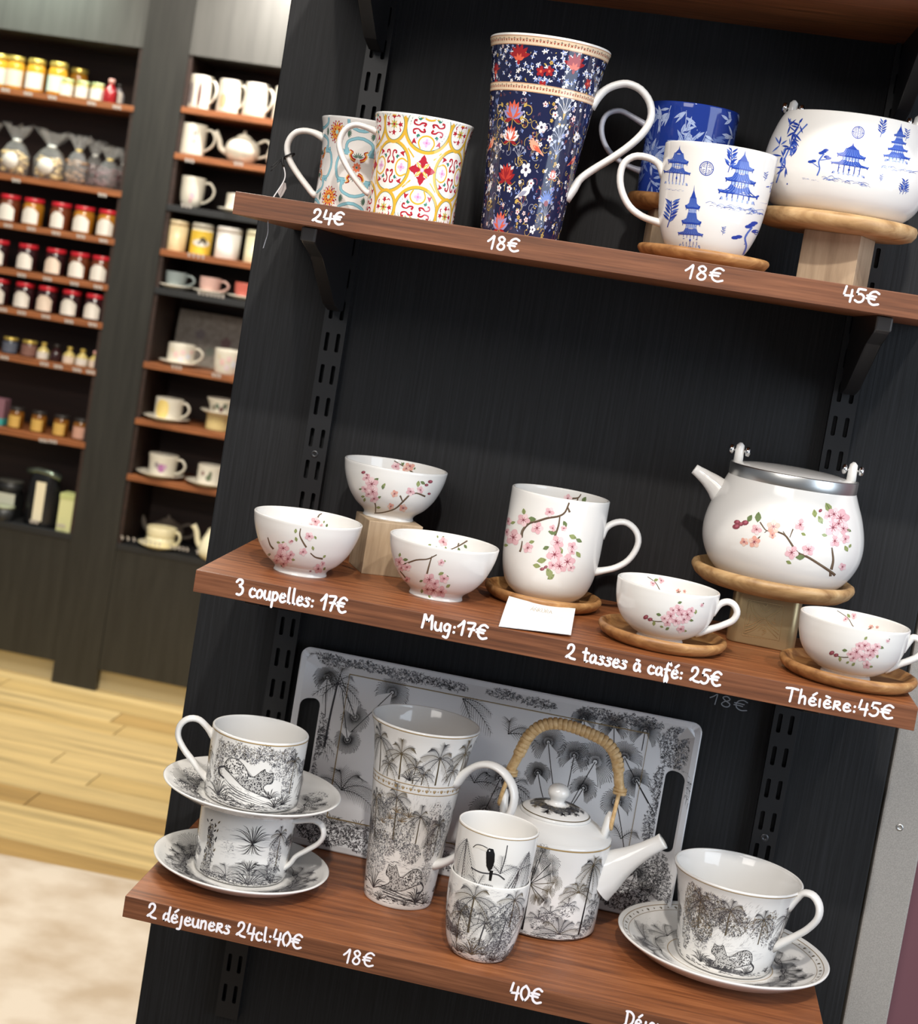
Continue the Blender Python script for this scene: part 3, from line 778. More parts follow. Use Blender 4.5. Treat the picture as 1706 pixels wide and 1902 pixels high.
TOPR = (500, 150, 4.062); CE = (860, 20, 4.135); CD = (1100, 130, 2.8152); CA = (420, 820, 3.281); CB = (880, 860, 4.062); CC = (1100, 820, 2.8152)

# ================================================================== TOP SHELF
# --- mug with the yellow and red tile print
F_MUG = [(.0380, 0), (.0393, .0025), (.0393, .015), (.0391, .035), (.0394, .052), (.0406, .069), (.0424, .081), (.0445, .0895)]
s_tile = Surf((.0838, -.150, ZT), F_MUG, .0022)
t = ware('tile_print_mug', 'white mug with yellow lattice and red tile print, in front on the top shelf', 'mug', s_tile,
         hnd=dict(phi=math.pi, crop=TOPR, w=.0105, t=.0056, flare=1.5, pxs=[(808, 392), (740, 352), (650, 332), (573, 372), (532, 460), (548, 560), (610, 680), (690, 790), (742, 845), (782, 850)]))
YEL = (222, 176, 58); TEAL = (84, 130, 118); RED = (176, 40, 56); PNK = (226, 180, 214); WHT = (243, 240, 234); GRN = (56, 128, 108)
u0, v0 = s_tile.uv((784.3, 316.2))
a = Art()
PU, PV = s_tile.R0*2*math.pi/4*1000*.97, 72.0
for i in range(-3, 4):
    for j in range(-1, 2):
        ox, oy = u0*1000+i*PU, v0*1000+j*PV
        def L(x=0, y=0, ang=0, fx=False): a.local(((ox+x)*.001, (oy+y)*.001), .001, ang, flip_x=fx)
        for x, y, rot in ((PU/2, 0, 0), (0, PV/2, math.pi/2)):
            L(x, y, rot)
            a.ell(0, 0, 22.3, 23.5, YEL, 0, 0, 40, 6); a.ell(0, 0, 19.6, 20.8, TEAL, 1, 0, 40, 6); a.ell(0, 0, 19.0, 20.2, WHT, 2, 0, 40, 6)
        L(PU/2, PV/2)
        a.ell(0, 0, 13.8, 16.3, YEL, 3, 0, 36, 4); a.ell(0, 0, 11, 13.5, TEAL, 4, 0, 36, 4); a.ell(0, 0, 10.5, 13, WHT, 5, 0, 36, 4)
        for k in range(4):
            L(PU/2, PV/2, k*math.pi/2)
            a.poly([(0, 4.2), (1.3, 6), (3.2, 6.4), (1.2, 7.2), (1.6, 9.5), (0, 8.3), (-1.6, 9.5), (-1.2, 7.2), (-3.2, 6.4), (-1.3, 6)], RED, 6)
            a.stroke([(3.2, 6.5), (5.0, 7.5), (6.2, 6.2)], 1.0, RED, 6)
        L(PU/2, PV/2)
        for k in range(8):
            a.leaf(0, 0, 4.6, 1.6, k*math.pi/4, (220, 190, 90) if k % 2 else (150, 160, 80), 7)
        a.ell(0, 0, 1.2, 1.2, RED, 8, 0, 8)
        for x, y, rot in ((PU/2, 0, 0), (PU/2, 0, math.pi), (0, PV/2, math.pi/2), (0, PV/2, -math.pi/2)):
            L(x, y, rot)
            a.stroke([(18.3, 5.2), (13, 7.6), (8.5, 5.4), (6.6, 0), (8.5, -5.4), (13, -7.6), (18.3, -5.2)], 1.4, YEL, 6, n=20)
            for k in range(4): a.ell(12.6+2.0*math.cos(k*1.571), 2.0*math.sin(k*1.571), 1.9, 1.4, PNK, 6, k*1.571, 8)
            a.ell(12.6, 0, 1.0, 1.0, (206, 130, 180), 7, 0, 8)
            for sy in (1, -1):
                a.stroke([(1.0, 4.6*sy), (3.4, 3.0*sy), (3.6, 6.6*sy), (1.6, 9.6*sy), (2.6, 13.6*sy), (5.4, 13.4*sy), (5.2, 11.4*sy)], [2.2, 1.3, 1.6, 1.1, 1.6, 1.2, 2.2], RED, 6, n=24)
                a.poly([(9.4, 12.2*sy), (14.5, 9.2*sy), (13.6, 12.0*sy), (15.2, 14.2*sy), (11.8, 13.6*sy)], RED, 6)
                a.poly([(5.6, 8.4*sy), (7.4, 6.8*sy), (8.2, 8.8*sy), (9.6, 9.0*sy), (7.6, 10.6*sy), (6.4, 10.2*sy)], GRN, 7)
                a.ell(9.6, 10.2*sy, 1.1, .8, PNK, 7, 0, 8)
        for k in range(4):
            L(0, 0, k*math.pi/2)
            a.poly([(0, 1.5), (1.6, 3.4), (2.6, 6.0), (5.0, 6.6), (3.0, 8.4), (2.4, 10.4), (0, 13.4), (-2.4, 10.4), (-3.0, 8.4), (-5.0, 6.6), (-2.6, 6.0), (-1.6, 3.4)], RED, 6)
            L(0, 0, k*math.pi/2+math.pi/4)
            a.leaf(0.6, 0, 8.4, 3.0, 0, YEL, 7); a.leaf(1.4, 0, 6.2, 1.3, 0, (240, 224, 170), 8)
        L(); a.ell(0, 0, 1.9, 1.9, PNK, 9, 0, 10); a.ell(0, 0, .8, .8, (236, 236, 240), 10, 0, 8)
        for k in range(4):
            L(0, 0, k*math.pi/2+math.pi/4); a.stroke([(14, 0), (24, 0)], 1.3, YEL, 1, n=0)
a.build('tile_print', t, s_tile.map_uv)
# --- mug with the blue and orange tile print, with its swing tag
s_teal = Surf((.0160, -.066, ZT), [(r*.955, z*.975) for r, z in F_MUG], .0022)
t = ware('tile_print_mug', 'white mug with light blue lattice and orange rosettes, behind on the top shelf', 'mug', s_teal,
         hnd=dict(phi=math.pi, crop=TOPR, w=.010, t=.0060, flare=1.5, pxs=[(412, 440), (340, 392), (250, 378), (178, 410), (138, 490), (152, 590), (215, 700), (290, 800), (338, 858), (388, 862)]))
AQ = (138, 190, 204); AQ2 = (88, 140, 152); ORG = (222, 120, 60); DRED = (170, 46, 40); GOLD = (222, 172, 70); DGR = (84, 110, 96)
a = Art(); u1, v1 = s_teal.uv((626.8, 245)); PU, PV = s_teal.R0*2*math.pi/5*1000, 60.0
for i in range(-3, 4):
    for j in range(-2, 2):
        for half in (0, 1):
            ox, oy = u1*1000+(i+half*.5)*PU, v1*1000+(j+half*.5)*PV
            def L(x=0, y=0, ang=0): a.local(((ox+x)*.001, (oy+y)*.001), .001, ang)
            if half:                                     # small orange flower inside a blue quatrefoil
                for k in range(4):
                    L(0, 0, k*math.pi/2); d = 22.5 if k % 2 else 19.5
                    P = [(d*.56, -d*.62), (d*.98, -d*.58), (d*1.16, -d*.2), (d*1.18, 0), (d*1.16, d*.2), (d*.98, d*.58), (d*.56, d*.62)]
                    a.stroke(P, 3.0, AQ2, 0, n=26); a.stroke(P, 2.2, AQ, 1, n=26)
                    for sy in (1, -1):
                        Q = [(d*.56, d*.62*sy), (d*.66, d*.86*sy)]
                        a.stroke(Q, 3.0, AQ2, 0, n=0); a.stroke(Q, 2.2, AQ, 1, n=0)
                L()
                for k in range(8): a.ell(2.9*math.cos(k*.785), 2.9*math.sin(k*.785), 1.7, 1.2, (224, 122, 84), 4, k*.785, 8)
                a.ell(0, 0, 1.1, 1.1, DGR, 5, 0, 8)
                for sx in (1, -1):
                    for sy in (1, -1):
                        P = np.array([(2.5, 6), (6.2, 7.6), (8.2, 11.2), (6.0, 13.6), (9.4, 15.6)])*[sx, sy]
                        a.stroke(P, [3.4, 3.2, 2.4, 1.6, .6], DRED, 4, n=18); a.stroke(P*[1.12, .97], [.6, 1.0, 1.2, .9, .4], GOLD, 5, n=18)
                for sy in (1, -1):
                    for g in range(-3, 4): a.leaf(1.2*math.sin(g*.4), sy*8.5, 5.6, 1.3, sy*math.pi/2-g*.40*sy, DGR, 3)
            else:
                L()
                n = 16
                for k in range(n):
                    g = k*2*math.pi/n
                    a.leaf(5.4*math.cos(g), 5.4*math.sin(g), 4.2, 2.0, g, DRED if k % 2 else GOLD, 4)
                    a.ell(9.6*math.cos(g+.2), 9.6*math.sin(g+.2), 1.0, .7, DRED, 4, g, 7)
                a.ell(0, 0, 6.6, 6.6, ORG, 5, 0, 18); a.ell(0, 0, 5.2, 5.2, GOLD, 6, 0, 16)
                for k in range(8): a.ell(3.4*math.cos(k*.785), 3.4*math.sin(k*.785), 1.1, 1.1, DRED, 7, 0, 7)
                a.ell(0, 0, 1.9, 1.9, (170, 205, 200), 8, 0, 10)
                for sx in (1, -1): 
                    for g in range(-3, 4): a.leaf(sx*12.5, 0, 5.0, 1.2, (0 if sx > 0 else math.pi)+g*.36, DGR, 3)
a.build('tile_print', t, s_teal.map_uv)
tg = on_y([(535, 293), (533, 303), (529, 330), (524, 348), (508, 365)], -.066)
t = thing('swing_tag', 'black thread loop and white string tied to the handle of the light blue lattice mug', 'tag', tg[1])
ctr = on_vplane([(537, 290)], s_teal.c, math.pi)[0]
hc = np.array([s_teal.c[0]-ctr[0], s_teal.c[1], s_teal.c[2]+ctr[1]])
ring = [hc+np.array([.0052*math.cos(q)*.9, .0064*math.sin(q), .003*math.cos(q)]) for q in np.linspace(0, 2*math.pi, 25)]
obj('thread_loop', *tube(ring, .0009, 8), M_BLACK, t)
obj('thread_knot', *tube([hc+np.array([-.004, -.0064, -.002]), hc+np.array([-.004, -.0068, -.006]), hc+np.array([-.002, -.0066, -.011])], .0013, 8, 8), M_BLACK, t)
for q in (0, 1):
    e = on_y([(503, 311+q*7)], -.07)[0]
    obj('thread_end', *tube([hc+np.array([-.004, -.0068, -.005]), (hc+e)/2+np.array([0, 0, .002]), e], .00035, 6, 10), M_BLACK, t)
shelf_edge = on_y([(508, 367)], -.075)[0]
st = [hc+np.array([-.003, -.0066, -.008]), on_y([(529, 332)], -.072)[0], shelf_edge, (shelf_edge[0]-.002, -.12, ZT+.0006), (shelf_edge[0]-.004, -.2434-.0006, ZT+.0004)]
st = st[:3]+[np.array([shelf_edge[0], -.074, ZT+.0006])]
obj('string', *tube(st, .0006, 6, 24), mat('white_string', (225, 225, 228), .7), t)
V = on_y([(516, 357), (526, 338), (531, 340), (532, 350), (526, 362), (521, 368)], -.060)
obj('paper_label', *join([(V, [tuple(range(6))]), (V+[0, .0006, 0], [tuple(range(6))[::-1]])]), mat('grey_tag_paper', (168, 160, 158), .7), t, False)
V = on_y([(496.5, 418), (497.5, 432), (493, 448), (489, 461)], -.2)
t = thing('loose_string', 'thin white string end hanging below the left end of the top shelf', 'string', V[0])
V[0, 2] = ZT-ST
obj('strand', *tube(V, .0004, 6, 16), mat('white_string', (225, 225, 228), .7), t)

# --- tall navy mug
s_navy = Surf((.1833, -.150, ZT), [(.0325, 0), (.0345, .002), (.0362, .025), (.0385, .052), (.0412, .080), (.0438, .105), (.0462, .128), (.0488, .150), (.0512, .162), (.0532, .1690)], .0024)
t = ware('tall_floral_mug', 'tall navy mug covered in dense flowers and birds with two cream bands', 'mug', s_navy,
         hnd=dict(phi=0.0, crop=CE, w=.0125, t=.0068, flare=1.6, n=40, pxs=[(985, 740), (1040, 660), (1110, 600), (1190, 568), (1270, 562), (1365, 605), (1435, 700), (1448, 815), (1395, 925), (1290, 1030), (1150, 1130), (1010, 1215), (905, 1290), (850, 1370), (812, 1450)]))
NAVY = (30, 34, 66); CRM = (226, 202, 172); LB = (128, 146, 200); LAV = (150, 144, 190); GLD = (190, 160, 84); CORAL = (214, 96, 72); DR = (150, 36, 40); WH = (230, 228, 232); GRY = (150, 152, 170); RST = (112, 60, 52)
a = Art(); a.local((0, 0), .001)
R = s_navy.R0*1000
def strip(z0, z1, col, lay, x0=-112, x1=112, n=170):
    x = np.linspace(x0, x1, n); V = np.concatenate([np.stack([x, np.full(n, z0)], 1), np.stack([x, np.full(n, (z0+z1)/2)], 1), np.stack([x, np.full(n, z1)], 1)])
    a._add(V, [(k*n+i, k*n+i+1, (k+1)*n+i+1, (k+1)*n+i) for k in (0, 1) for i in range(n-1)], col, lay)
# several rows so that the flare is followed
for z0 in range(2, 168, 6): strip(z0, min(168.0, z0+6), NAVY, 0)
rr = random.Random(11)
def scroll(x, y, r, ang, col, w=.55, lay=2, turn=1):
    q = np.linspace(0, 1, 14); th = ang+turn*q*5.0; rad = r*(1-q*.72)
    P = np.stack([x+np.cumsum(np.cos(th)*rad)*.32, y+np.cumsum(np.sin(th)*rad)*.32], 1)
    a.stroke(P, w, col, lay, n=0, taper=(1, .6)); a.ell(P[-1, 0], P[-1, 1], .8, .8, col, lay, 0, 7)
def fl5(x, y, r, col, cen, lay=4, n=5):
    g0 = rr.uniform(0, 6)
    for k in range(n):
        g = g0+k*2*math.pi/n; a.ell(x+.58*r*math.cos(g), y+.58*r*math.sin(g), .48*r, .36*r, col, lay, g, 9)
    a.ell(x, y, .28*r, .28*r, cen, lay+1, 0, 8)
for _ in range(150):
    scroll(rr.uniform(-95, 95), rr.uniform(5, 118), rr.uniform(3, 7), rr.uniform(0, 6.28), GLD if rr.random() < .6 else (GRY if rr.random() < .6 else (140, 70, 80)), .5, 1, rr.choice((1, -1)))
for _ in range(620):
    x = rr.uniform(-95, 95); y = rr.uniform(3, 165); g = rr.uniform(0, 6.28)
    c = rr.choice((LB, LB, GRY, GLD, RST, (96, 100, 130), (90, 62, 80), WH))
    for k in range(rr.choice((1, 2, 3))): a.leaf(x, y, rr.uniform(1.6, 3.4), rr.uniform(.7, 1.3), g+k*.9, c, 2)
for _ in range(190):
    y = rr.uniform(4, 165); fl5(rr.uniform(-95, 95), y, rr.uniform(1.2, 2.4), rr.choice((WH, WH, (214, 190, 190), GLD, LB)), rr.choice((DR, GLD, NAVY)), 3)
for _ in range(150):                                   # upper band: white and blue stars, red lilies
    x = rr.uniform(-95, 95); y = rr.uniform(131, 159); g0 = rr.uniform(0, 6)
    for k in range(4): a.leaf(x, y, 2.3, 1.2, g0+k*1.57, WH if rr.random() < .7 else LB, 4)
def lotus(x, y, s, c1, c2, lay=6):
    for k, (g, L) in enumerate(((-62, 1.0), (-40, 1.05), (40, 1.05), (62, 1.0), (-20, 1.1), (20, 1.1), (0, 1.15))):
        q = math.radians(90+g); a.leaf(x, y-.45*s, s*L, s*.42, q, c1 if k < 4 else c2, lay+k % 3); a.leaf(x, y-.40*s, s*L*.72, s*.18, q, c2 if k < 4 else c1, lay+3)
    for sg in (1, -1): a.leaf(x, y-.45*s, s*.75, s*.26, math.radians(90-sg*105), DR, lay); a.stroke([(x, y-.45*s), (x+sg*s*.55, y-.75*s), (x+sg*s, y-.45*s)], .5, GLD, lay)
    a.stroke([(x, y-.5*s), (x, y-1.15*s)], .7, GLD, lay, n=0)
def bird(x, y, s, c, c2, fx=1):
    P = np.array([(-.55, .05), (-.3, .42), (0, .55), (.18, .75), (.36, .72), (.42, .60), (.58, .52), (.42, .46), (.36, .12), (.1, -.12), (-.25, -.12), (-1.05, -.42), (-.95, -.25)])*s*[fx, 1]+[x, y]
    a.poly(P, c, 7); a.leaf(x+.12*s*fx, y+.25*s, .95*s, .34*s, math.pi+.5 if fx > 0 else -.5, c2, 8); a.ell(x+.30*s*fx, y+.62*s, .05*s, .05*s, NAVY, 9, 0, 6)
    for k in (0, .12): a.stroke([(x+k*s*fx, y-.1*s), (x+(k+.05)*s*fx, y-.42*s)], .3, GLD, 6, n=0)
def spray(x, y, s, c):
    for g in (-55, -28, 0, 28, 55):
        q = math.radians(90+g); ex, ey = x+s*math.cos(q), y+s*.95*math.sin(q)
        a.stroke([(x, y-.25*s), ((x+ex)/2, (y+ey)/2-.05*s), (ex, ey)], .5, c, 5)
        for d in (-.6, 0, .6): a.leaf(ex, ey, s*.36, s*.2, q+d, c, 6)
    a.poly([(x-.15*s, y-.2*s), (x+.15*s, y-.2*s), (x, y-.75*s)], GLD, 6)
def N_(px): 
    u, v = s_navy.uv((860+px[0]/4.135, 20+px[1]/4.135)); return u*1000, v*1000
for p, s in (((435, 335), 13), ((862, 410), 13), ((258, 440), 8)):
    x, y = N_(p)
    for g in (-75, -45, -15, 15, 45, 75): a.leaf(x, y-2, s*.9, s*.34, math.radians(90+g), DR, 6)
    for g in (-60, -20, 20, 60): a.leaf(x, y-5, s*.5, s*.22, math.radians(90+g), CORAL, 7)
    a.ell(x, y-6.4, 1.6, 2.2, DR, 7, 0, 9)
for p in ((600, 465), (665, 465), (960, 560), (255, 560), (610, 575)):
    x, y = N_(p); fl5(x, y, 4.4, DR, CORAL, 6)
for p, s, c1, c2 in (((390, 770), 14, LAV, CORAL), ((285, 1625), 14, LAV, CORAL), ((368, 950), 12, WH, CORAL), ((335, 1250), 13, DR, (190, 60, 50))):
    x, y = N_(p); lotus(x, y, s, c1, c2)
for k in ((-1, 1), (1, 1)):
    x, y = N_((335, 1225)); a.leaf(x+k[0]*3, y-3, 10, 4.4, math.radians(90-k[0]*42), (214, 214, 218), 6)
x, y = N_((690, 1260)); lotus(x, y, 7, WH, CORAL)
x, y = N_((645, 1450))
for g in range(-80, 81, 20): a.leaf(x, y-3, 12, 2.4, math.radians(90+g), (92, 118, 186), 6)
a.ell(x, y-3.5, 3, 2.6, (130, 50, 60), 8, 0, 10)
for p, s, c, c2, fx in (((545, 1060), 12, (226, 160, 132), CORAL, -1), ((222, 1040), 11, (222, 156, 130), CORAL, 1), ((480, 1410), 12, (214, 214, 216), GRY, 1), ((205, 1375), 10, (210, 208, 210), GRY, 1), ((840, 1170), 9, (200, 110, 90), DR, 1)):
    x, y = N_(p); bird(x, y, s, c, c2, fx)
for p, r in (((605, 895), 5), ((485, 1220), 6), ((280, 1362), 3.4), ((358, 1368), 3.4), ((635, 718), 2.6), ((870, 970), 4.6), ((670, 985), 3.4), ((222, 1215), 4.6), ((215, 862), 3.2), ((710, 800), 3.4), ((850, 830), 3), ((525, 1325), 3.4), ((420, 1545), 2.6), ((485, 1605), 2.6), ((535, 1680), 4)):
    x, y = N_(p); fl5(x, y, r, WH if r > 3 else (222, 200, 200), DR if r < 4 else (70, 60, 80), 6)
for p, s, c in (((785, 770), 11, WH), ((745, 975), 9, (196, 200, 220)), ((720, 1090), 9, (176, 186, 220)), ((635, 1560), 10, GRY), ((430, 1110), 7, GRY), ((265, 1095), 6, GRY)):
    x, y = N_(p); spray(x, y, s, c)
for p, sg in (((470, 740), 1), ((310, 740), -1), ((440, 840), 1), ((310, 845), -1), ((400, 1480), 1), ((220, 1480), -1)):
    x, y = N_(p); scroll(x, y, 7, 1.57-sg*.9, GLD, .8, 4, -sg); a.leaf(x, y, 5, 3.2, 1.57-sg*.6, GLD, 4)
for zz in ((160.6, 168.2), (122.2, 129.4)):
    for k in (0, 1): strip(zz[0]+(zz[1]-zz[0])*k/2, zz[0]+(zz[1]-zz[0])*(k+1)/2, CRM, 10)
    for e in (zz[0]+.3, zz[1]-.5): strip(e-.15, e+.35, (176, 120, 84), 11)
    for k in range(-32, 33):
        x = k*3.1; z = (zz[0]+zz[1])/2
        if k % 2: a.poly([(x-1.1, z+.6), (x, z-1.4), (x+1.1, z+.6), (x, z+.2)], (168, 70, 52), 12); a.stroke([(x, z+.6), (x, z+2.2)], .35, (40, 44, 50), 12, n=0); a.stroke([(x-1, z+1.3), (x, z+1.0), (x+1, z+1.3)], .35, (40, 44, 50), 12)
        else: a.stroke([(x-.9, z-.9), (x+.9, z+.9)], .7, (150, 76, 56), 12, n=0); a.stroke([(x-.9, z+.9), (x+.9, z-.9)], .7, (150, 76, 56), 12, n=0)
a.build('floral_print', t, s_navy.map_uv)

# --- blue bamboo mug on its board and block
block((.3165, -.062, ZT), .05, .0475, 8, 'pale oak block under the blue bamboo mug on the top shelf')
wood_dish((.315, -.064, ZT+.0475), .047, .0135, 'round brown wooden dish raising the blue bamboo mug')
BLU = (34, 58, 142)
M_BLUE = mat('cobalt_glaze', BLU, .08)
s_blue = Surf((.315, -.064, ZT+.0475+.0066), [(.036, 0), (.0385, .003), (.0398, .02), (.0403, .05), (.0405, .0885)], .0022)
t = thing('bamboo_print_mug', 'cobalt blue mug with pale bamboo leaves raised behind the pagoda mug', 'mug', s_blue.c)
obj('body', *s_blue.body(), M_BLUE, t)
obj('handle', *px_handle(s_blue.c, math.pi, surf=s_blue, pxs= [(1372, 890), (1300, 812), (1205, 768), (1112, 792), (1068, 880), (1078, 990), (1132, 1090), (1222, 1165), (1300, 1205), (1372, 1235)], w=.0095, t=.0052, crop=CE, flare=1.4), mat('pale_grey_porcelain', (206, 210, 222), .08), t, label='white handle')
a = Art(); a.local((0, 0), .001)
rb = random.Random(5)
for _ in range(46):
    x = rb.uniform(-85, 85); y = rb.uniform(4, 86); g = rb.uniform(0, 6.28); c = rb.choice(((150, 170, 214), (170, 186, 222), (96, 120, 184)))
    a.stroke([(x, y), (x+16*math.cos(g), y+16*math.sin(g))], .6, c, 1, n=0)
    for k in range(rb.choice((4, 5, 6))):
        q = g+rb.uniform(-1.5, 1.5); px, py = x+rb.uniform(0, 9)*math.cos(g), y+rb.uniform(0, 9)*math.sin(g)
        a.leaf(px, py, rb.uniform(10, 16), rb.uniform(2.2, 3.6), q, c, 2); a.stroke([(px, py), (px+8*math.cos(q), py+8*math.sin(q))], .3, BLU, 3, n=0)
a.build('bamboo_print', t, s_blue.map_uv)

# --- pagoda mug on a round coaster
DB = (38, 66, 160); MB = (82, 110, 190); PB = (160, 178, 222)
def pagoda(a, h, w, tiers, lay=2, pillars=True):
    """upright at the art's local origin (base centre), total height h, base width w"""
    a.poly([(-w*.52, 0), (w*.52, 0), (w*.48, h*.07), (-w*.48, h*.07)], DB, lay)
    for k in range(7): a.stroke([(-w*.45+w*.15*k, .01*h), (-w*.45+w*.15*k, .065*h)], w*.05, PB, lay+1, n=0)
    y = h*.07; hh = h*.80/tiers; ww = w*.78
    for k in range(tiers):
        wall = hh*(.62 if k == 0 and pillars else .34); roof = hh-wall
        a.poly([(-ww*.44, y), (ww*.44, y), (ww*.42, y+wall), (-ww*.42, y+wall)], (228, 233, 246) if (k == 0 and pillars) else PB, lay)
        for q in np.linspace(-.42, .42, 6 if k else 5): a.stroke([(ww*q, y), (ww*q, y+wall)], ww*.035, DB, lay+2, n=0)
        a.stroke([(-ww*.44, y+wall*.55), (ww*.44, y+wall*.55)], wall*.07, DB, lay+2, n=0)
        if k == 0 and pillars: a.ell(0, y+wall*.45, ww*.05, wall*.16, DB, lay+3, 0, 8)
        y += wall; r1 = ww*.72; r2 = ww*.34
        a.poly([(-r1*1.04, y+roof*.22), (-r1*.88, y-roof*.04), (0, y-roof*.02), (r1*.88, y-roof*.04), (r1*1.04, y+roof*.22), (r2*1.3, y+roof*.45), (r2, y+roof), (-r2, y+roof), (-r2*1.3, y+roof*.45)], MB, lay+1, 2)
        for q in np.linspace(-1, 1, 9): a.stroke([(r1*.9*q, y+roof*.02), (r2*1.15*q, y+roof*.5), (r2*.92*q, y+roof)], ww*.028, DB, lay+3)
        a.stroke([(-r1*1.06, y+roof*.25), (-r1*.88, y), (0, y+roof*.03), (r1*.88, y), (r1*1.06, y+roof*.25)], roof*.16, DB, lay+4)
        for q in (-1, 1): a.ell(r1*.98*q, y-roof*.12, ww*.03, roof*.14, DB, lay+3, 0, 7)
        y += roof*.92; ww *= .74
    a.poly([(-ww*.42, y), (ww*.42, y), (ww*.06, h*.96), (0, h*1.06), (-ww*.06, h*.96)], DB, lay+2)
def rocks(a, w, n=16, lay=1):
    for _ in range(n):
        x = U(-w, w); y = U(-.22, .04)*w*.6; L = U(.15, .45)*w
        a.stroke([(x-L/2, y-.02*w), (x-L*.1, y+U(0, .07)*w), (x+L*.25, y+U(-.03, .05)*w), (x+L/2, y-.03*w)], U(.012, .03)*w, rnd.choice((DB, MB, PB)), lay, n=8, taper=(1, .3))
def twig(a, s, n=14, lay=2):
    a.stroke([(0, 0), (.06*s, .5*s), (-.02*s, s)], .035*s, DB, lay)
    for k in range(n):
        y = s*(.2+.8*k/n); g = math.radians(90+(48 if k % 2 else -48)+U(-12, 12)); a.leaf(.03*s, y, .34*s, .09*s, g, DB if k % 3 else MB, lay+1)
def bonsai(a, s, lay=2):
    a.stroke([(0, 0), (.05*s, .25*s), (-.02*s, .5*s), (.12*s, .8*s)], .05*s, MB, lay); a.stroke([(0, .3*s), (-.25*s, .42*s)], .03*s, MB, lay); a.stroke([(.02*s, .55*s), (.28*s, .62*s)], .03*s, MB, lay)
    for x, y in ((-.3, .44), (-.2, .48), (.3, .66), (.22, .70), (.10, .86), (.02, .80), (.16, .92)):
        a.ell(x*s, y*s, .10*s, .05*s, DB, lay+1, .2, 9)
def coin(a, r):
    a.ring(0, 0, r, r, r*.12, DB, 2, 26); a.ring(0, 0, r*.78, r*.78, r*.07, DB, 2, 22)
    a.stroke([(-r, 0), (r, 0)], r*.1, DB, 2, n=0); a.stroke([(0, -r), (0, r)], r*.1, DB, 2, n=0)
    for sx in (-1, 1):
        for sy in (-1, 1): a.stroke([(sx*.18*r, sy*.2*r), (sx*.55*r, sy*.2*r), (sx*.4*r, sy*.45*r), (sx*.2*r, sy*.5*r)], r*.08, DB, 2, n=0)
def at(a, p, ang=.165): a.local(p, 1.0, ang, flip_y=True, crop=CD)
wood_dish((.3432, -.165, ZT), .0563, .0118, 'flat round wooden coaster under the white pagoda mug on the top shelf')
s_pag = Surf((.3432, -.165, ZT+.0058), [(.0270, 0), (.0300, .003), (.0368, .013), (.0425, .029), (.0452, .046), (.0466, .063), (.0476, .0925)], .0024)
t = ware('pagoda_mug', 'white mug with blue pagodas standing on a wooden coaster, top shelf', 'mug', s_pag,
         hnd=dict(phi=math.pi, crop=CD, w=.0105, t=.0062, flare=1.3, pxs=[(392, 560), (350, 492), (292, 458), (222, 452), (165, 492), (147, 570), (162, 650), (202, 720), (262, 765), (320, 788), (385, 805)]))
a = Art()
at(a, (440, 600), .10); pagoda(a, 195, 118, 2); at(a, (430, 625), .10); rocks(a, 50, 10)
at(a, (510, 935), .08); pagoda(a, 318, 110, 3)
at(a, (758, 692)); pagoda(a, 262, 180, 3, pillars=False); at(a, (752, 715)); rocks(a, 140, 34); at(a, (800, 745)); rocks(a, 60, 10)
at(a, (600, 515)); coin(a, 36)
at(a, (712, 535)); twig(a, 120, 12); at(a, (735, 505)); twig(a, 60, 6); at(a, (395, 822)); twig(a, 140, 13); at(a, (682, 862)); twig(a, 44, 7); at(a, (903, 580)); twig(a, 46, 7)
at(a, (790, 968)); bonsai(a, 190); at(a, (500, 945)); rocks(a, 60, 10); at(a, (925, 700)); rocks(a, 40, 8); at(a, (690, 850)); rocks(a, 20, 4); at(a, (930, 640)); bonsai(a, 60)
a.build('pagoda_print', t, s_pag.map_px)

# --- pagoda teapot without its handle, on board and block
PC = (.4527, -.100)
block((PC[0]+.006, PC[1]+.002, ZT), .0505, .0475, -20, 'pale oak block under the pagoda teapot on the top shelf')
tb = thing('wooden_board', 'thick round wooden board carrying the white pagoda teapot', 'board', (PC[0], PC[1], ZT+.0475))
obj('disc', *lathe([(0, 0), (.060, 0), (.0665, .0022), (.0695, .0065), (.0700, .0105), (.0688, .0135), (.066, .0145), (0, .0145)], (PC[0], PC[1], ZT+.0475), 88), M_ACACIA2, tb)
s_pot = Surf((PC[0], PC[1], ZT+.062), [(.047, 0), (.056, .003), (.0655, .013), (.0706, .028), (.0710, .042), (.0688, .058), (.0652, .071), (.0622, .079), (.0600, .0832)], .003)
t = ware('pagoda_teapot', 'white teapot body with blue pagodas and metal bolted ears on a round board', 'teapot', s_pot)
def ear(t, c, phi, r, z, h=.017, w=.0075):
    e = np.array([math.cos(phi), math.sin(phi), 0.0]); p = np.array(c)+e*r+np.array([0, 0, z])
    obj('ear', *sweep([p+[0, 0, -.004], p+[0, 0, h*.5], p+[0, 0, h*.85], p+[0, 0, h]], [w*.55, w*.52, w*.42, w*.12], [.0044, .0042, .0036, .0012], (-e[1], e[0], 0), 14), M_PORC, t)
    q = p+np.array([0, 0, h*.55]); b = obj('bolt', *join([sweep([q-e*.0095, q+e*.0095], .0014, .0014, (0, 0, 1), 10)]+[sweep([q+e*k*.0052, q+e*k*.0060, q+e*k*.0086, q+e*k*.0098], [.0024, .0046, .0046, .0020], [.0024, .0046, .0046, .0020], (0, 0, 1), 14) for k in (-1, 1)]), M_CHROME, t, label='chrome bolt through the ear')
ear(t, s_pot.c, math.pi*.96, .0535, .080); ear(t, s_pot.c, -.10, .0535, .080)
a = Art()
at(a, (1340, 552)); pagoda(a, 165, 170, 2); at(a, (1330, 575)); rocks(a, 120, 26)
at(a, (1590, 485), .14); pagoda(a, 198, 118, 4, pillars=False); at(a, (1600, 515)); rocks(a, 100, 22)
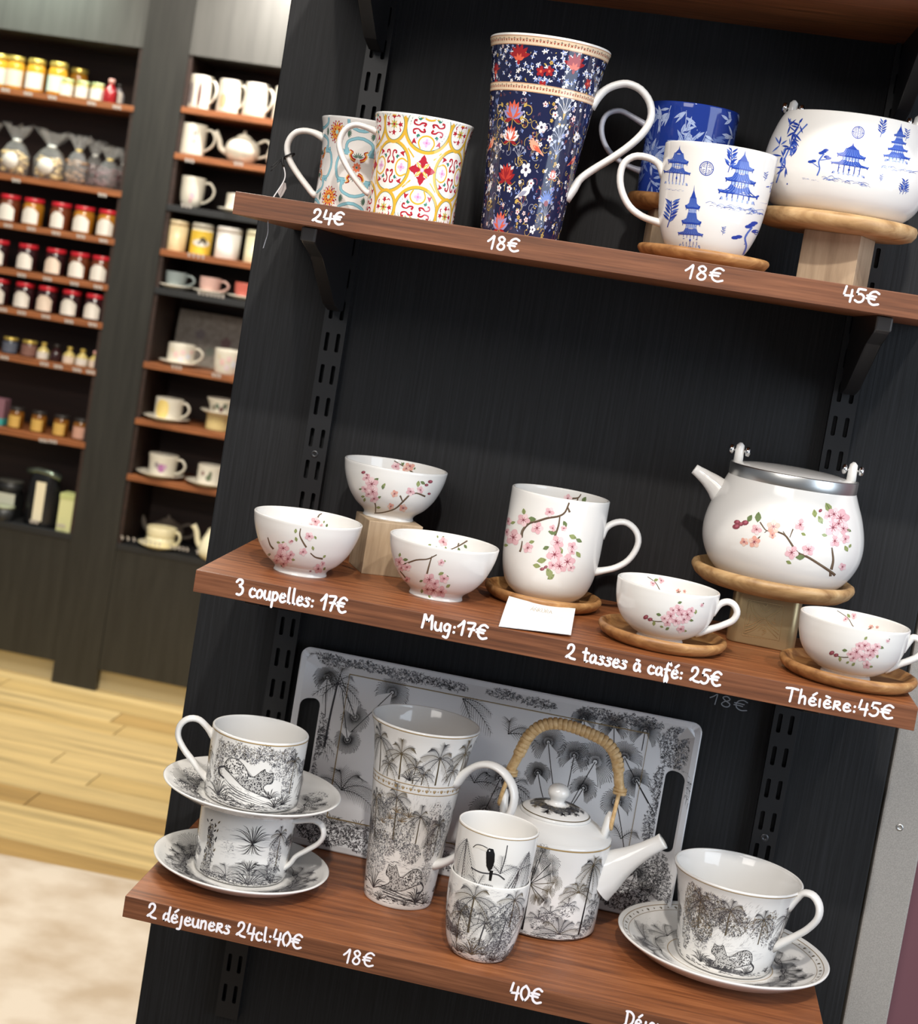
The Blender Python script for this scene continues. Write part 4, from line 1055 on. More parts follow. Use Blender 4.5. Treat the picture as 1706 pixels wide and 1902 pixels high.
at(a, (1393, 327)); coin(a, 31)
at(a, (1178, 552)); bonsai(a, 150); at(a, (1150, 572)); rocks(a, 45, 9)
at(a, (1508, 352)); twig(a, 88, 11); at(a, (1508, 585)); twig(a, 38, 7); at(a, (1625, 650)); twig(a, 74, 12); at(a, (1610, 648)); twig(a, 50, 8); at(a, (1640, 648)); twig(a, 50, 8); at(a, (1640, 370)); twig(a, 60, 8)
for bx, by, n in ((1035, 290, 6), (1060, 330, 7), (1085, 285, 5), (1040, 400, 7), (1000, 450, 7), (1070, 410, 6), (1010, 510, 6), (985, 390, 5), (1050, 360, 6)):
    at(a, (bx, by))
    for k in range(n): a.leaf(U(-6, 6), U(-6, 6), U(34, 58), U(7, 11), U(0, 6.28), DB if rnd.random() < .7 else MB, 3)
at(a, (965, 590)); a.stroke([(0, 0), (20, 120), (60, 250), (110, 330)], 7, MB, 2); a.stroke([(-20, 0), (60, 4)], 8, DB, 2)
a.build('pagoda_print', t, s_pot.map_px)

# ================================================================== MIDDLE SHELF
F_BOWL = [(.0245, 0), (.0238, .003), (.0262, .0062), (.0335, .012), (.0405, .021), (.0452, .031), (.0482, .0405), (.0497, .0500)]
block((.0987, -.0745, ZM), .0525, .0505, 24, 'pale oak block under the raised blossom bowl')
BOWLS = (('small_bowl', (.0376, -.1604, ZM), 'white cherry blossom bowl nearest the left end of the middle shelf',
          dict(branches=[[(455, 530), (450, 570), (468, 610), (490, 645)], [(515, 680), (545, 705), (590, 715)], [(255, 585), (270, 630), (290, 655)]],
               flowers=[(508, 578, 24), (470, 672, 22), (350, 650, 32), (335, 700, 34), (378, 715, 28), (562, 775, 26), (395, 690, 22), (310, 725, 20), (352, 745, 20), (590, 745, 14), (395, 610, 12)],
               leaves=[(425, 545, 30), (428, 595, 30), (545, 585, 24), (530, 650, 28), (600, 700, 24), (320, 615, 24), (350, 615, 22), (262, 690, 26), (410, 720, 24), (600, 775, 22), (340, 755, 22)], buds=[(402, 608, 9), (515, 790, 7)]),
          dict(branches=[[(590, 437), (570, 447), (558, 465)]], flowers=[(545, 488, 26), (520, 510, 18), (580, 515, 14)], leaves=[(615, 512, 24), (598, 490, 18), (455, 505, 20)])),
         ('small_bowl', (.0955, -.0640, ZM+.0505), 'white cherry blossom bowl raised on the oak block',
          dict(branches=[[(905, 436), (960, 432), (1030, 410), (1075, 370), (1112, 332)], [(1112, 332), (1160, 315), (1215, 335)], [(912, 432), (910, 380), (880, 330)], [(1075, 362), (1062, 330)]],
               flowers=[(890, 258, 36), (858, 222, 24), (895, 305, 32), (903, 348, 24), (848, 290, 22), (1028, 318, 20, 1), (1080, 405, 22, 1), (1125, 305, 24), (1185, 295, 20), (1005, 395, 18, 1), (870, 320, 20)],
               leaves=[(915, 235, 40), (958, 275, 34), (965, 265, 26), (1172, 258, 40), (1200, 252, 34), (835, 335, 24), (845, 355, 26), (935, 340, 24), (930, 402, 28), (820, 290, 20)], buds=[(838, 188, 13), (856, 205, 12), (1245, 245, 15), (1222, 265, 12), (1238, 318, 10)]),
          dict(branches=[[(1012, 110), (1060, 138), (1105, 165), (1140, 190)]], flowers=[(1035, 152, 24), (1122, 150, 26, 1), (1100, 165, 22, 1)], leaves=[(1078, 132, 32), (1150, 165, 18)])),
         ('small_bowl', (.1620, -.1509, ZM), 'white cherry blossom bowl between the oak block and the mug',
          dict(branches=[[(1285, 690), (1230, 716), (1160, 722), (1090, 745), (1062, 738)], [(1255, 700), (1240, 750), (1225, 808)], [(1062, 790), (1095, 830), (1115, 855)]],
               flowers=[(1058, 735, 28), (1105, 765, 22), (1105, 842, 18), (1240, 840, 34), (1265, 905, 40), (1312, 915, 32), (1330, 835, 26), (1228, 900, 28), (1312, 738, 18), (1275, 865, 26), (1070, 770, 18)],
               leaves=[(1095, 720, 32), (1312, 805, 36), (1345, 822, 28), (1355, 880, 32), (1195, 910, 30), (1060, 690, 26), (1190, 850, 24), (1240, 945, 24), (1335, 728, 14)], buds=[(1095, 848, 10)]),
          dict(branches=[[(1262, 660), (1350, 662), (1412, 640), (1472, 605)], [(1412, 640), (1420, 620)]], flowers=[(1325, 612, 26)], leaves=[(1240, 632, 26), (1290, 580, 18), (1460, 640, 30), (1420, 658, 28), (1285, 650, 28), (1340, 650, 22), (1325, 580, 14)])))
for nm, c, lab, out, inn in BOWLS:
    s = Surf(c, F_BOWL, .0024)
    t = ware(nm, lab, 'bowl', s, group='three cherry blossom bowls')
    a = Art(); a.crop(*CA); cherry(a, w=11, **out); a.build('blossom_print', t, s.map_px)
    a = Art(); a.crop(*CA); cherry(a, w=9, **inn); a.build('blossom_print', t, lambda P, off, s=s: s.map_px(P, off, True))

# --- blossom mug on its dish, card in front
wood_dish((.2535, -.0835, ZM), .0548, .0125, 'round wooden dish under the tall blossom mug')
s_mug = Surf((.2545, -.0828, ZM+.0060), [(.0262, 0), (.0300, .002), (.0372, .0090), (.0420, .0210), (.0445, .0370), (.0453, .0560), (.0455, .0760), (.0456, .0970)], .0026)
t = ware('blossom_mug', 'large white cherry blossom mug standing on a wooden dish on the middle shelf', 'mug', s_mug,
         hnd=dict(phi=0.0, crop=CB, w=.011, t=.0060, flare=1.45, pxs=[(955, 560), (1000, 488), (1075, 448), (1155, 450), (1222, 505), (1245, 580), (1222, 660), (1160, 740), (1070, 790), (980, 810), (868, 816)]))
a = Art(); a.crop(*CB)
cherry(a, w=21, branches=[[(722, 300), (690, 372), (640, 402), (560, 415), (480, 440), (420, 455), (372, 508), (362, 562)]])
cherry(a, w=16, branches=[[(652, 400), (642, 470), (614, 552)], [(712, 335), (726, 372)], [(368, 590), (360, 640), (350, 670)]],
       flowers=[(575, 370, 32), (378, 430, 44), (480, 490, 42), (302, 560, 54), (262, 440, 26), (410, 640, 36), (598, 492, 24), (682, 492, 20), (632, 598, 46), (612, 690, 56), (708, 745, 54), (650, 778, 50), (745, 632, 34), (742, 668, 24), (598, 772, 34), (735, 790, 28), (252, 520, 24)],
       leaves=[(380, 366, 50), (440, 425, 70), (598, 522, 70), (690, 460, 54), (440, 595, 44), (750, 557, 62), (796, 585, 52), (790, 690, 56), (548, 640, 52), (658, 658, 58), (515, 735, 74), (478, 775, 60), (572, 830, 86), (585, 858, 66), (298, 450, 40), (245, 620, 36)], buds=[(518, 800, 18), (545, 785, 16)])
a.build('blossom_print', t, s_mug.map_px)
a = Art(); a.crop(*CB); cherry(a, w=14, branches=[[(812, 236), (790, 262), (745, 268)], [(790, 262), (780, 295)]], flowers=[(712, 268, 30)], leaves=[(835, 278, 56)])
a.build('blossom_print', t, lambda P, off: s_mug.map_px(P, off, True))
# card leaning on the dish
cz = [ZM+.0118, ZM+.0118, ZM+.0045, ZM+.0030]
Q = [on_y([(946, 1107)], -.1395)[0], on_y([(1069.5, 1130)], -.1300)[0], on_z([(1061, 1179)], ZM+.0028)[0], on_z([(926.8, 1163)], ZM+.0012)[0]]
n = 8; V = []
for j in range(n+1):
    v = j/n
    for i in range(n+1):
        u = i/n; p = (Q[0]*(1-u)+Q[1]*u)*(1-v)+(Q[3]*(1-u)+Q[2]*u)*v
        V.append(p+np.array([0, 0, -.0018*math.sin(math.pi*u)*(1-v)+.0010*math.sin(math.pi*v)]))
V = np.array(V)
F = [(j*(n+1)+i, (j+1)*(n+1)+i, (j+1)*(n+1)+i+1, j*(n+1)+i+1) for j in range(n) for i in range(n)]
nn = np.cross(Q[3]-Q[0], Q[1]-Q[0]); nn /= np.linalg.norm(nn)
VV, FF = join([(V, F), (V-nn*.0004, [f[::-1] for f in F])])
t = obj('business_card', VV, FF, M_PAPER, None, True, label='small white printed card propped against the wooden dish', cat='card'); _roots[t] = np.zeros(3)
def card_map(P, off):
    u, v = P[:, 0], P[:, 1]
    p = (Q[0]*(1-u)[:, None]+Q[1]*u[:, None])*(1-v)[:, None]+(Q[3]*(1-u)[:, None]+Q[2]*u[:, None])*v[:, None]
    p[:, 2] += -.0018*np.sin(math.pi*u)*(1-v)+.0010*np.sin(math.pi*v)
    N = np.tile(nn, (len(u), 1)); return p+N*np.asarray(off)[:, None], N
a = Art(); x = .36
for ch in 'ANKURA':
    wd_, st = GL[ch]
    for s in st: a.stroke(np.asarray(s)*[.078, -.125]+[x, .355], .006, 'G', 0)
    x += .078*(wd_+.25)*.83
for k in range(6): a.leaf(.38+.045*k, .20-.012*(k % 2), .022, .02, .4*k, 'G', 0)
for k in range(6):
    y = .46+.075*k
    for q in range(9):
        xx = .16+.08*q; a.stroke([(xx, y), (xx+.05, y+.004)], .006, 'H', 0, n=0)
a.build('printed_text', t, card_map, inkf=lambda c: mat('pale_gold_ink', (178, 164, 136), .6) if c == 'G' else mat('very_pale_ink', (214, 212, 214), .6), label='faint pale gold heading and lines')

# --- two espresso cups on dishes
F_CUP = [(.0202, 0), (.0196, .003), (.0250, .0058), (.0330, .0118), (.0390, .0200), (.0424, .0300), (.0437, .0390), (.0440, .0470)]
CUPF = [(455, 880, 26), (412, 912, 26), (500, 905, 28), (440, 938, 24), (482, 930, 22), (395, 945, 20), (465, 980, 20), (380, 925, 18), (520, 885, 18), (425, 882, 18), (470, 905, 20), (575, 856, 9)]
CUPL = [(460, 842, 24), (350, 905, 28), (325, 950, 28), (542, 890, 26), (395, 978, 24), (365, 968, 20), (520, 935, 24), (487, 990, 20)]
for k, (c, dx, dy, lab, lab2) in enumerate((((.3625, -.1860, ZM+.0060), 0, 0, 'white blossom espresso cup on a wooden dish left of the gold tin', 'round wooden dish under the espresso cup left of the gold tin'),
                                             ((.5190, -.1905, ZM+.0060), 973, 187, 'white blossom espresso cup at the right end of the middle shelf', 'round wooden dish under the espresso cup at the right end'))):
    wood_dish((c[0]+(.002 if k == 0 else .003), c[1]+(.012 if k == 0 else .012), ZM), .0558 if k == 0 else .0575, .0125, lab2)
    s = Surf(c, [(r*(1 if k == 0 else 1.03), z) for r, z in F_CUP], .0024)
    t = ware('espresso_cup', lab, 'cup', s, group='two blossom espresso cups',
             hnd=dict(phi=-.10, crop=(CC[0]+dx/2.8152, CC[1]+dy/2.8152, 2.8152), w=.0095, t=.0058, flare=1.4, pxs=[(628, 898), (668, 852), (710, 838), (745, 856), (760, 895), (738, 935), (690, 958), (640, 975), (560, 1006)]))
    a = Art(); a.crop(CC[0]+dx/2.8152, CC[1]+dy/2.8152, 2.8152)
    cherry(a, w=6, branches=[[(280, 920), (330, 940), (390, 940)], [(540, 895), (585, 845)], [(460, 965), (495, 992)]], flowers=CUPF, leaves=CUPL, buds=[(282, 918, 15), (305, 930, 13)])
    a.build('blossom_print', t, s.map_px)
    a = Art(); a.crop(CC[0]+(dx+(35 if k else 0))/2.8152, CC[1]+dy/2.8152, 2.8152)
    cherry(a, w=5, branches=[[(275, 697), (330, 735), (355, 775), (378, 796)], [(425, 800), (465, 782)]], flowers=[(318, 742, 13), (362, 726, 15), (452, 782, 11, 1), (485, 784, 8, 1)], leaves=[(335, 724, 26)])
    a.build('blossom_print', t, lambda P, off, s=s: s.map_px(P, off, True))

# --- gold tin, dish, blossom teapot
tc = (.4552, -.0705)
bm = bmesh.new(); V, F = boxgeo(tc[0]-.0305, tc[0]+.0305, tc[1]-.0305, tc[1]+.0305, ZM, ZM+.049)
vs = [bm.verts.new(v) for v in V]
for f in F: bm.faces.new([vs[i] for i in f])
bmesh.ops.bevel(bm, geom=[e for e in bm.edges if abs(e.verts[0].co.z-e.verts[1].co.z) > .01], offset=.009, segments=6, profile=.5, affect='EDGES')
bmesh.ops.bevel(bm, geom=[e for e in bm.edges if abs(e.verts[0].co.z-e.verts[1].co.z) < .001 and abs(e.verts[0].co.z-ZM-.0245) > .02 and len(e.link_faces) == 2 and abs(e.link_faces[0].normal.z-e.link_faces[1].normal.z) > .5], offset=.0015, segments=2, profile=.5, affect='EDGES')
bm.verts.index_update(); V = np.array([v.co[:] for v in bm.verts]); F = [tuple(v.index for v in f.verts) for f in bm.faces]; bm.free()
t = thing('gold_tin', 'square gold tin with an embossed front panel under the blossom teapot', 'tin', (tc[0], tc[1], ZM))
obj('tin_body', rotz(V, math.radians(-3), (tc[0], tc[1], 0)), F, M_GOLDTIN, t)
TC = (1340, 1080, 10.66); a = Art(); a.crop(*TC)
for P in ([(540, 360), (1250, 485), (1150, 1180), (425, 1050), (540, 360)],): a.stroke(P, 11, 'E', 0, n=0)
for P in ([(740, 440), (800, 545), (880, 610), (1000, 520)], [(840, 460), (880, 500), (930, 455)], [(610, 430), (650, 560), (740, 680), (830, 730), (960, 690), (1110, 590), (1180, 520)], [(560, 430), (600, 600), (690, 720)],
          [(480, 875), (620, 840), (740, 770), (820, 720), (900, 760), (1000, 880), (1150, 985)], [(470, 960), (640, 900), (780, 790), (880, 770), (960, 890), (1140, 1060)], [(465, 1010), (640, 950), (830, 850), (950, 960), (1115, 1130)],
          [(565, 650), (540, 800), (490, 870)], [(1180, 600), (1080, 660), (1060, 780)], [(735, 965), (820, 900), (890, 990), (800, 1060)], [(800, 960), (870, 965), (830, 1000)], [(650, 720), (720, 745)], [(1000, 790), (1080, 840)]):
    a.stroke(P, 13, 'E', 0)
a.build('embossed_panel', t, plane_map_y(tc[1]-.0311), off=.0002, inkf=lambda c: mat('polished_gold_line', (214, 190, 140), .22, metal=.9), label='embossed lines in a square frame')
wood_dish((.4560, -.0705, ZM+.049), .0738, .0168, 'large round wooden dish on the gold tin, carrying the blossom teapot', M_ACACIA2)
s_tp = Surf((.4585, -.0705, ZM+.049+.0086), [(.0470, 0), (.0545, .003), (.0635, .0130), (.0698, .0260), (.0720, .0390), (.0708, .0530), (.0664, .0690), (.0610, .0820), (.0572, .0915)], .003)
t = ware('blossom_teapot', 'white cherry blossom teapot with brushed steel rim and chrome bolted ears', 'teapot', s_tp)
zr = .0905
obj('steel_rim', *lathe([(.0540, zr), (.0568, zr-.001), (.0574, zr), (.0576, zr+.0108), (.0572, zr+.0116), (.0552, zr+.0116), (.0548, zr+.0108), (.0546, zr+.003), (.0540, zr)], s_tp.c, 96), M_STEEL, t, label='brushed steel rim band')
obj('lid', *lathe([(.0545, zr+.0085), (.0540, zr+.0100), (.050, zr+.0118), (.036, zr+.0136), (.018, zr+.0146), (0, zr+.0148)], s_tp.c, 64), M_PORC, t, label='low white lid inside the rim')
ear(t, s_tp.c, math.pi*.955, .0510, zr+.0125, .0165, .0082); ear(t, s_tp.c, -.02, .0505, zr+.0125, .0165, .0082)
def px_spout(c, phi, pts, crop, seg=24, squash=1.0, hole=.74, n=22):
    """pts: (x, y, radius) in crop pixels from the root to the lip"""
    P = np.array([(p[0]/crop[2]+crop[0], p[1]/crop[2]+crop[1]) for p in pts]); R = np.array([p[2] for p in pts])/crop[2]
    q = catmull(on_vplane(P, c, phi), n); r = np.interp(np.linspace(0, 1, n), np.linspace(0, 1, len(R)), R)*mpp(c)
    e = np.array([math.cos(phi), math.sin(phi), 0.0])
    path = np.asarray(c)+q[:, :1]*e+q[:, 1:]*np.array([0, 0, 1.0]); pn = (-math.sin(phi), math.cos(phi), 0)
    V, F = sweep(path, r*squash, r, pn, seg, caps=False)
    m = 7; V2, F2 = sweep(path[-m:][::-1], (r*hole)[-m:][::-1]*squash, (r*hole)[-m:][::-1], pn, seg, caps=False)
    o = len(V); F = F+[tuple(i+o for i in f) for f in F2]
    last = len(V)-seg
    # lip between the outer and the inner ring (the inner sweep runs backwards, so its ring order is mirrored)
    A = V[last:]; Bv = V2[:seg]; mp = [int(np.argmin(np.linalg.norm(Bv-p, axis=1))) for p in A]
    for k in range(seg): F.append((last+k, last+(k+1) % seg, o+mp[(k+1) % seg], o+mp[k]))
    F.append(tuple(range(o+len(V2)-seg, o+len(V2))))
    return np.vstack([V, V2]), F
obj('spout', *px_spout(s_tp.c, math.pi, [(735, 330, 88), (690, 280, 74), (648, 232, 56), (600, 190, 40), (560, 160, 31), (536, 143, 27)], CC), M_PORC, t)
a = Art(); a.crop(*CC)
cherry(a, w=15, branches=[[(965, 470), (1010, 490), (1040, 530), (1075, 580), (1130, 605), (1190, 642), (1250, 682), (1272, 700)], [(1255, 555), (1262, 620), (1252, 670)], [(1245, 675), (1248, 705)]])
cherry(a, w=7, branches=[[(945, 462), (912, 465), (880, 422)], [(915, 467), (868, 508)], [(1035, 502), (1052, 458)], [(1000, 470), (1012, 490)]],
       flowers=[(950, 445, 32, 1), (862, 460, 25), (850, 525, 28, 1), (797, 525, 20, 1), (1090, 435, 28), (1045, 580, 32), (1132, 565, 30), (1260, 450, 42), (1300, 400, 42), (1265, 380, 30), (1240, 390, 24), (1315, 455, 28), (1270, 520, 28), (1325, 510, 22), (1310, 655, 18), (945, 490, 16, 1), (1290, 430, 30)],
       leaves=[(870, 395, 56), (826, 402, 44), (1090, 605, 50), (1030, 632, 32), (1237, 345, 58), (1165, 376, 44), (1195, 410, 48), (1217, 490, 32), (1345, 465, 26), (1330, 560, 36), (1350, 546, 24), (1107, 485, 28)], buds=[(760, 422, 17), (755, 445, 20), (802, 425, 19), (778, 432, 15), (1195, 362, 11)])
a.build('blossom_print', t, s_tp.map_px)

# ================================================================== BOTTOM SHELF
def at_mm(a, x=0, y=0, fx=False): a.local((x*.001, y*.001), .001, 0, flip_x=fx)
M_GOLDLINE = (168, 140, 92)
def gold_line(a, z, w=.8, lay=8, half=140):
    at_mm(a); P = np.stack([np.linspace(-half, half, 90), np.full(90, z)], 1); a.stroke(P, w, M_GOLDLINE, lay, n=0)
# --- the tray standing against the panel
TX0, TX1, TZ0, TZ1 = .0245, .4225, ZB+.0006, 1.0405
def rrect(x0, x1, z0, z1, r, n=7):
    P = []
    for cx_, cz_, a0 in ((x1-r, z1-r, 0), (x0+r, z1-r, 90), (x0+r, z0+r, 180), (x1-r, z0+r, 270)):
        for k in range(n): g = math.radians(a0+90*k/(n-1)); P.append((cx_+r*math.cos(g), cz_+r*math.sin(g)))
    return P
HOLES = [(TX0+.0062, TX0+.0250, .908, .988), (TX1-.0265, TX1-.0080, .908, .988)]
IN_ = [0, .0012, .006, .020, .024, .1]; FY = [-.0165, -.0172, -.0160, -.0068, -.0058, -.0058]; BY = [-.0160, -.0150, -.0138, -.0048, -.0036, -.0036]
from mathutils.geometry import delaunay_2d_cdt
vv = []; ee = []
def loop2(P):
    o_ = len(vv); vv.extend(Vector(p) for p in P); ee.extend((o_+i, o_+(i+1) % len(P)) for i in range(len(P)))
for ins in IN_[:-1]: loop2(rrect(TX0+ins, TX1-ins, TZ0+ins, TZ1-ins, max(.002, .010-ins*.25)))
holes = [rrect(x0, x1, z0, z1, .0075) for x0, x1, z0, z1 in HOLES]
for P in holes: loop2(P)
cv, ce, cf, _1, _2, _3 = delaunay_2d_cdt(vv, ee, [], 1, 1e-6)
def in_hole(x, z): return any(x0 < x < x1 and z0 < z < z1 and not (min(x-x0, x1-x) < .0022 and min(z-z0, z1-z) < .0022) for x0, x1, z0, z1 in HOLES)
cf = [tuple(f) for f in cf if not in_hole(sum(cv[i].x for i in f)/3, sum(cv[i].y for i in f)/3)]
def ty(x, z, tab): return float(np.interp(min(x-TX0, TX1-x, z-TZ0, TZ1-z), IN_, tab))
n_ = len(cv)
V = [(p.x, ty(p.x, p.y, FY), p.y) for p in cv]+[(p.x, ty(p.x, p.y, BY), p.y) for p in cv]
F = []
cnt = {}
for f in cf:
    area2 = (cv[f[1]].x-cv[f[0]].x)*(cv[f[2]].y-cv[f[0]].y)-(cv[f[1]].y-cv[f[0]].y)*(cv[f[2]].x-cv[f[0]].x)
    g = f if area2 > 0 else f[::-1]
    F.append(g); F.append(tuple(i+n_ for i in g[::-1]))
    for i in range(3): e = (g[i], g[(i+1) % 3]); cnt[e] = 1
for (i, j) in list(cnt):
    if (j, i) not in cnt: F.append((i, i+n_, j+n_, j))
tray = obj('serving_tray', V, F, mat('white_melamine', (224, 224, 226), .3), None, False, label='white rectangular tray with black palm tree print leaning against the panel', cat='tray'); _roots[tray] = np.zeros(3)
def tray_map(P, off):
    x = P[:, 0]*.001+TX0; z = P[:, 1]*.001+TZ0
    ins = np.minimum(np.minimum(x-TX0, TX1-x), np.minimum(z-TZ0, TZ1-z))
    y = np.interp(ins, [0, .0012, .006, .020, .024, .1], [-.0165, -.0172, -.0160, -.0068, -.0058, -.0058])
    Q = np.stack([x, y-np.asarray(off)-.00012, z], 1); bad = ins < .001
    for x0, x1, z0, z1 in HOLES: bad |= (x > x0-.0015) & (x < x1+.0015) & (z > z0-.0015) & (z < z1+.0015)
    Q[bad] = np.nan
    return Q, np.tile([0.0, -1.0, 0.0], (len(x), 1))
a = Art(); at_mm_ = lambda: setattr(a, 'A', np.eye(2)) or setattr(a, 'T', np.zeros(2))
at_mm_(); rnd = random.Random(21)
W_, H_ = 398.0, 200.0
for k in range(2):
    P = [(50, 30), (50, 178), (349, 178), (349, 30), (50, 30)]
    a.stroke(P, 1.3, (142, 122, 86), 6, n=0)
bushes = [(30, 190, 22, 7), (70, 191, 24, 6), (110, 189, 26, 7), (150, 188, 20, 6), (205, 190, 18, 6), (240, 188, 18, 6), (300, 189, 22, 7), (340, 190, 22, 7), (375, 170, 14, 22), (372, 130, 12, 22), (370, 90, 12, 24), (372, 50, 16, 26), (350, 18, 28, 14), (300, 15, 30, 12), (250, 12, 30, 10), (200, 12, 30, 10), (150, 14, 30, 11), (100, 16, 30, 13), (50, 18, 30, 14), (22, 60, 12, 30), (24, 110, 14, 26), (385, 30, 10, 25)]
for x, y, rx, ry in bushes: bush(a, x, y, rx, ry, int(rx*ry*1.5), (INK, INK, INK2), .42, 2.6)
for x, y, R, st in ((95, 168, 17, (60, 120)), (255, 150, 17, (272, 92)), (282, 142, 16, (280, 92)), (303, 140, 22, (286, 92)), (330, 150, 17, (360, 110)), (62, 136, 14, (40, 176)), (330, 105, 15, (345, 60)), (345, 130, 14, (372, 96)), (296, 112, 13, (288, 92)), (250, 118, 12, (262, 88)), (58, 112, 13, (45, 160)), (205, 70, 16, (200, 30)), (215, 105, 15, (205, 70)), (28, 170, 13, (32, 130)), (315, 178, 14, (318, 160)), (345, 180, 15, (345, 160)), (285, 180, 12, (290, 165)), (360, 40, 14, (355, 15))):
    fan(a, x, y, R, math.atan2(y-st[1], x-st[0]), INK, .5, 56, 5.0, stem=st)
for x, y, g, L in ((60, 60, 2.3, 34), (60, 60, 1.7, 40), (60, 60, 1.2, 42), (60, 60, .7, 40), (60, 60, .2, 34), (215, 150, .9, 30), (215, 150, .4, 34), (215, 150, 1.6, 26), (165, 176, -.3, 34), (165, 176, -.9, 30), (165, 176, .2, 30), (190, 95, .5, 30), (190, 95, 1.2, 30), (190, 95, 2.1, 28), (225, 60, .8, 30), (225, 60, 1.6, 30), (225, 60, 2.5, 26), (300, 70, .4, 28), (300, 70, 2.6, 28), (340, 70, 2.0, 28), (340, 70, 1.0, 26)):
    frond(a, x, y, g, L, .5, INK, .40, 2.0, .30)
for x, y, h, s in ((36, 100, 66, 26), (20, 40, 70, 22), (378, 60, 80, 20), (225, 40, 60, 22)):
    palm(a, x, y, h, s, INK, .40, .05, 9, gap=2.0, trunk=INK2)
for k in range(14): tuft(a, 30+k*26, 24, 16, 9, INK, .8)
a.build('palm_print', tray, tray_map)

# --- two breakfast cups with saucers, stacked
def saucer(c, R, H, label, zc=.0055, well=.047, tilt=None):
    pr_ = [(0, .002), (well-.002, .002), (well-.001, 0), (well+.002, 0), (well+.004, .002), (R*.84, H*.46), (R*.965, H*.83), (R, H*.94), (R+.0004, H), (R-.0012, H+.0006), (R*.94, H*.86), (R*.80, H*.58), (well*1.22, zc+.0012), (well, zc), (0, zc)]
    t = thing('saucer', label, 'saucer', c, 'black and white jungle saucers'); obj('plate', *lathe(pr_, c, 96), M_PORC, t)
    return t, Dish(c, [.0, well, well*1.22, R*.80, R*.94, R-.0012], [zc, zc, zc+.0012, H*.58, H*.86, H+.0006])
def saucer_print(t, d, R, seed, gold=True, border=False, items=None):
    global rnd
    keep = rnd; rnd = random.Random(seed); a = Art()
    for q in (R-.0012,) if gold else (): a.local((0, 0), 1.0); a.ring(0, 0, q, q, .0006, M_GOLDLINE, 6, 90)
    if border:
        a.local((0, 0), 1.0); a.ring(0, 0, R*.955, R*.955, .0005, TAN, 5, 90); a.ring(0, 0, R*.895, R*.895, .0004, TAN, 5, 90); a.ring(0, 0, .048, .048, .0006, M_GOLDLINE, 5, 70)
        for k in range(64):
            g = k*2*math.pi/64; a.local((R*.925*math.cos(g), R*.925*math.sin(g)), .001, g-math.pi/2)
            if k % 2: [a.stroke([(0, -1.6), (1.6*math.sin(q), 1.4*math.cos(q))], .4, SEPIA, 5, n=0) for q in (-1.2, -.6, 0, .6, 1.2)]
            else: a.ell(0, 0, .8, .8, SEPIA, 5, 0, 7)
    for g, kind, s in items:
        r0 = (.050 if not border else .055); g = math.radians(g)
        a.local((r0*math.cos(g), r0*math.sin(g)), .001, g-math.pi/2)
        if kind == 'fan': fan(a, 0, 10, s, math.pi/2, INK, .42, 44, 5.4); tuft(a, 0, 0, 14, 9, INK, .7)
        elif kind == 'palm':
            for q in (20, 55, 90, 125, 160): frond(a, 0, 0, math.radians(q), s*U(.9, 1.15), .35, INK if rnd.random() < .5 else INK2, .28, 1.1, .30)
            hatch(a, 0, 14, 12, 12, 40, INK4, .3, .3, 3)
        elif kind == 'bush': bush(a, 0, 12, 14, 12, 240, w=.3, sz=1.7); tuft(a, 2, 1, 15, 9, INK, .7)
        elif kind == 'long':
            for q in (12, 28, 150, 165): frond(a, 0, 14, math.radians(q), s, .15, INK2, .32, 1.1, .34)
        elif kind == 'sign':
            P = [(k*.9, .8*math.sin(k*1.7)+.3*math.sin(k*4.1)) for k in range(-9, 10)]; a.local((.064*math.cos(g), .064*math.sin(g)), .001, g+math.pi/2); a.stroke(P, .35, INK2, 3)
    rnd = keep
    a.build('jungle_print', t, d.map_xy)
SL = (.0210, -.1385, ZB)
t, d = saucer(SL, .0825, .0170, 'lower jungle print saucer on the bottom shelf under the stacked cups')
saucer_print(t, d, .0825, 31, items=[(178, 'palm', 30), (212, 'bush', 20), (196, 'palm', 26), (226, 'palm', 24), (242, 'palm', 26), (258, 'bush', 18), (268, 'long', 22), (290, 'long', 24), (306, 'palm', 24), (322, 'palm', 30), (345, 'palm', 28), (334, 'bush', 18), (2, 'palm', 30), (20, 'palm', 26), (120, 'palm', 24), (150, 'fan', 20), (166, 'palm', 26), (90, 'palm', 26)])
F_CYL = [(.0400, 0), (.0432, .0022), (.0440, .008), (.0443, .025), (.0446, .045), (.0450, .0650)]
s_cl = Surf((.0205, -.1375, ZB+.0058), F_CYL, .0024)
t = ware('breakfast_cup', 'straight jungle print cup at the bottom of the stack, handle to the right', 'cup', s_cl, group='black and white jungle breakfast cups',
         hnd=dict(phi=-.10, crop=(220, 1280, 3.7087), w=.0100, t=.0048, flare=1.3, pxs=[(1180, 905), (1270, 905), (1345, 905), (1398, 935), (1415, 1000), (1380, 1060), (1300, 1108), (1225, 1150), (1185, 1200), (1150, 1240)]))
a = Art(); at_mm(a); rnd = random.Random(41)
for k in range(5): bush(a, -36+U(-3, 3), 8+k*9, 7-k*.8, 8, 150, (INK, INK2, SEPIA), .3, 1.5)
for k in range(26): a.leaf(-34+U(-7, 7), 12+U(0, 44), 4.2, 1.5, U(.6, 2.6), rnd.choice((INK, INK2, SEPIA)), 3)
tuft(a, 8, 42, 24, 19, INK, .9); tuft(a, 8, 42, -18, 13, INK, .8); tuft(a, 8, 16, 16, 15, INK, .9)
for q in (15, 45, 75, 105, 135, 165): frond(a, 8, 12, math.radians(q), 25, .5, INK if q % 2 else INK2, .3, 1.2, .3)
for q in (100, 130, 160): frond(a, -12, 8, math.radians(q), 22, .5, INK2, .26, 1.3, .25)
for q in (20, 60, 95, 125): frond(a, 28, 8, math.radians(q), 24, .45, INK2, .28, 1.2, .3)
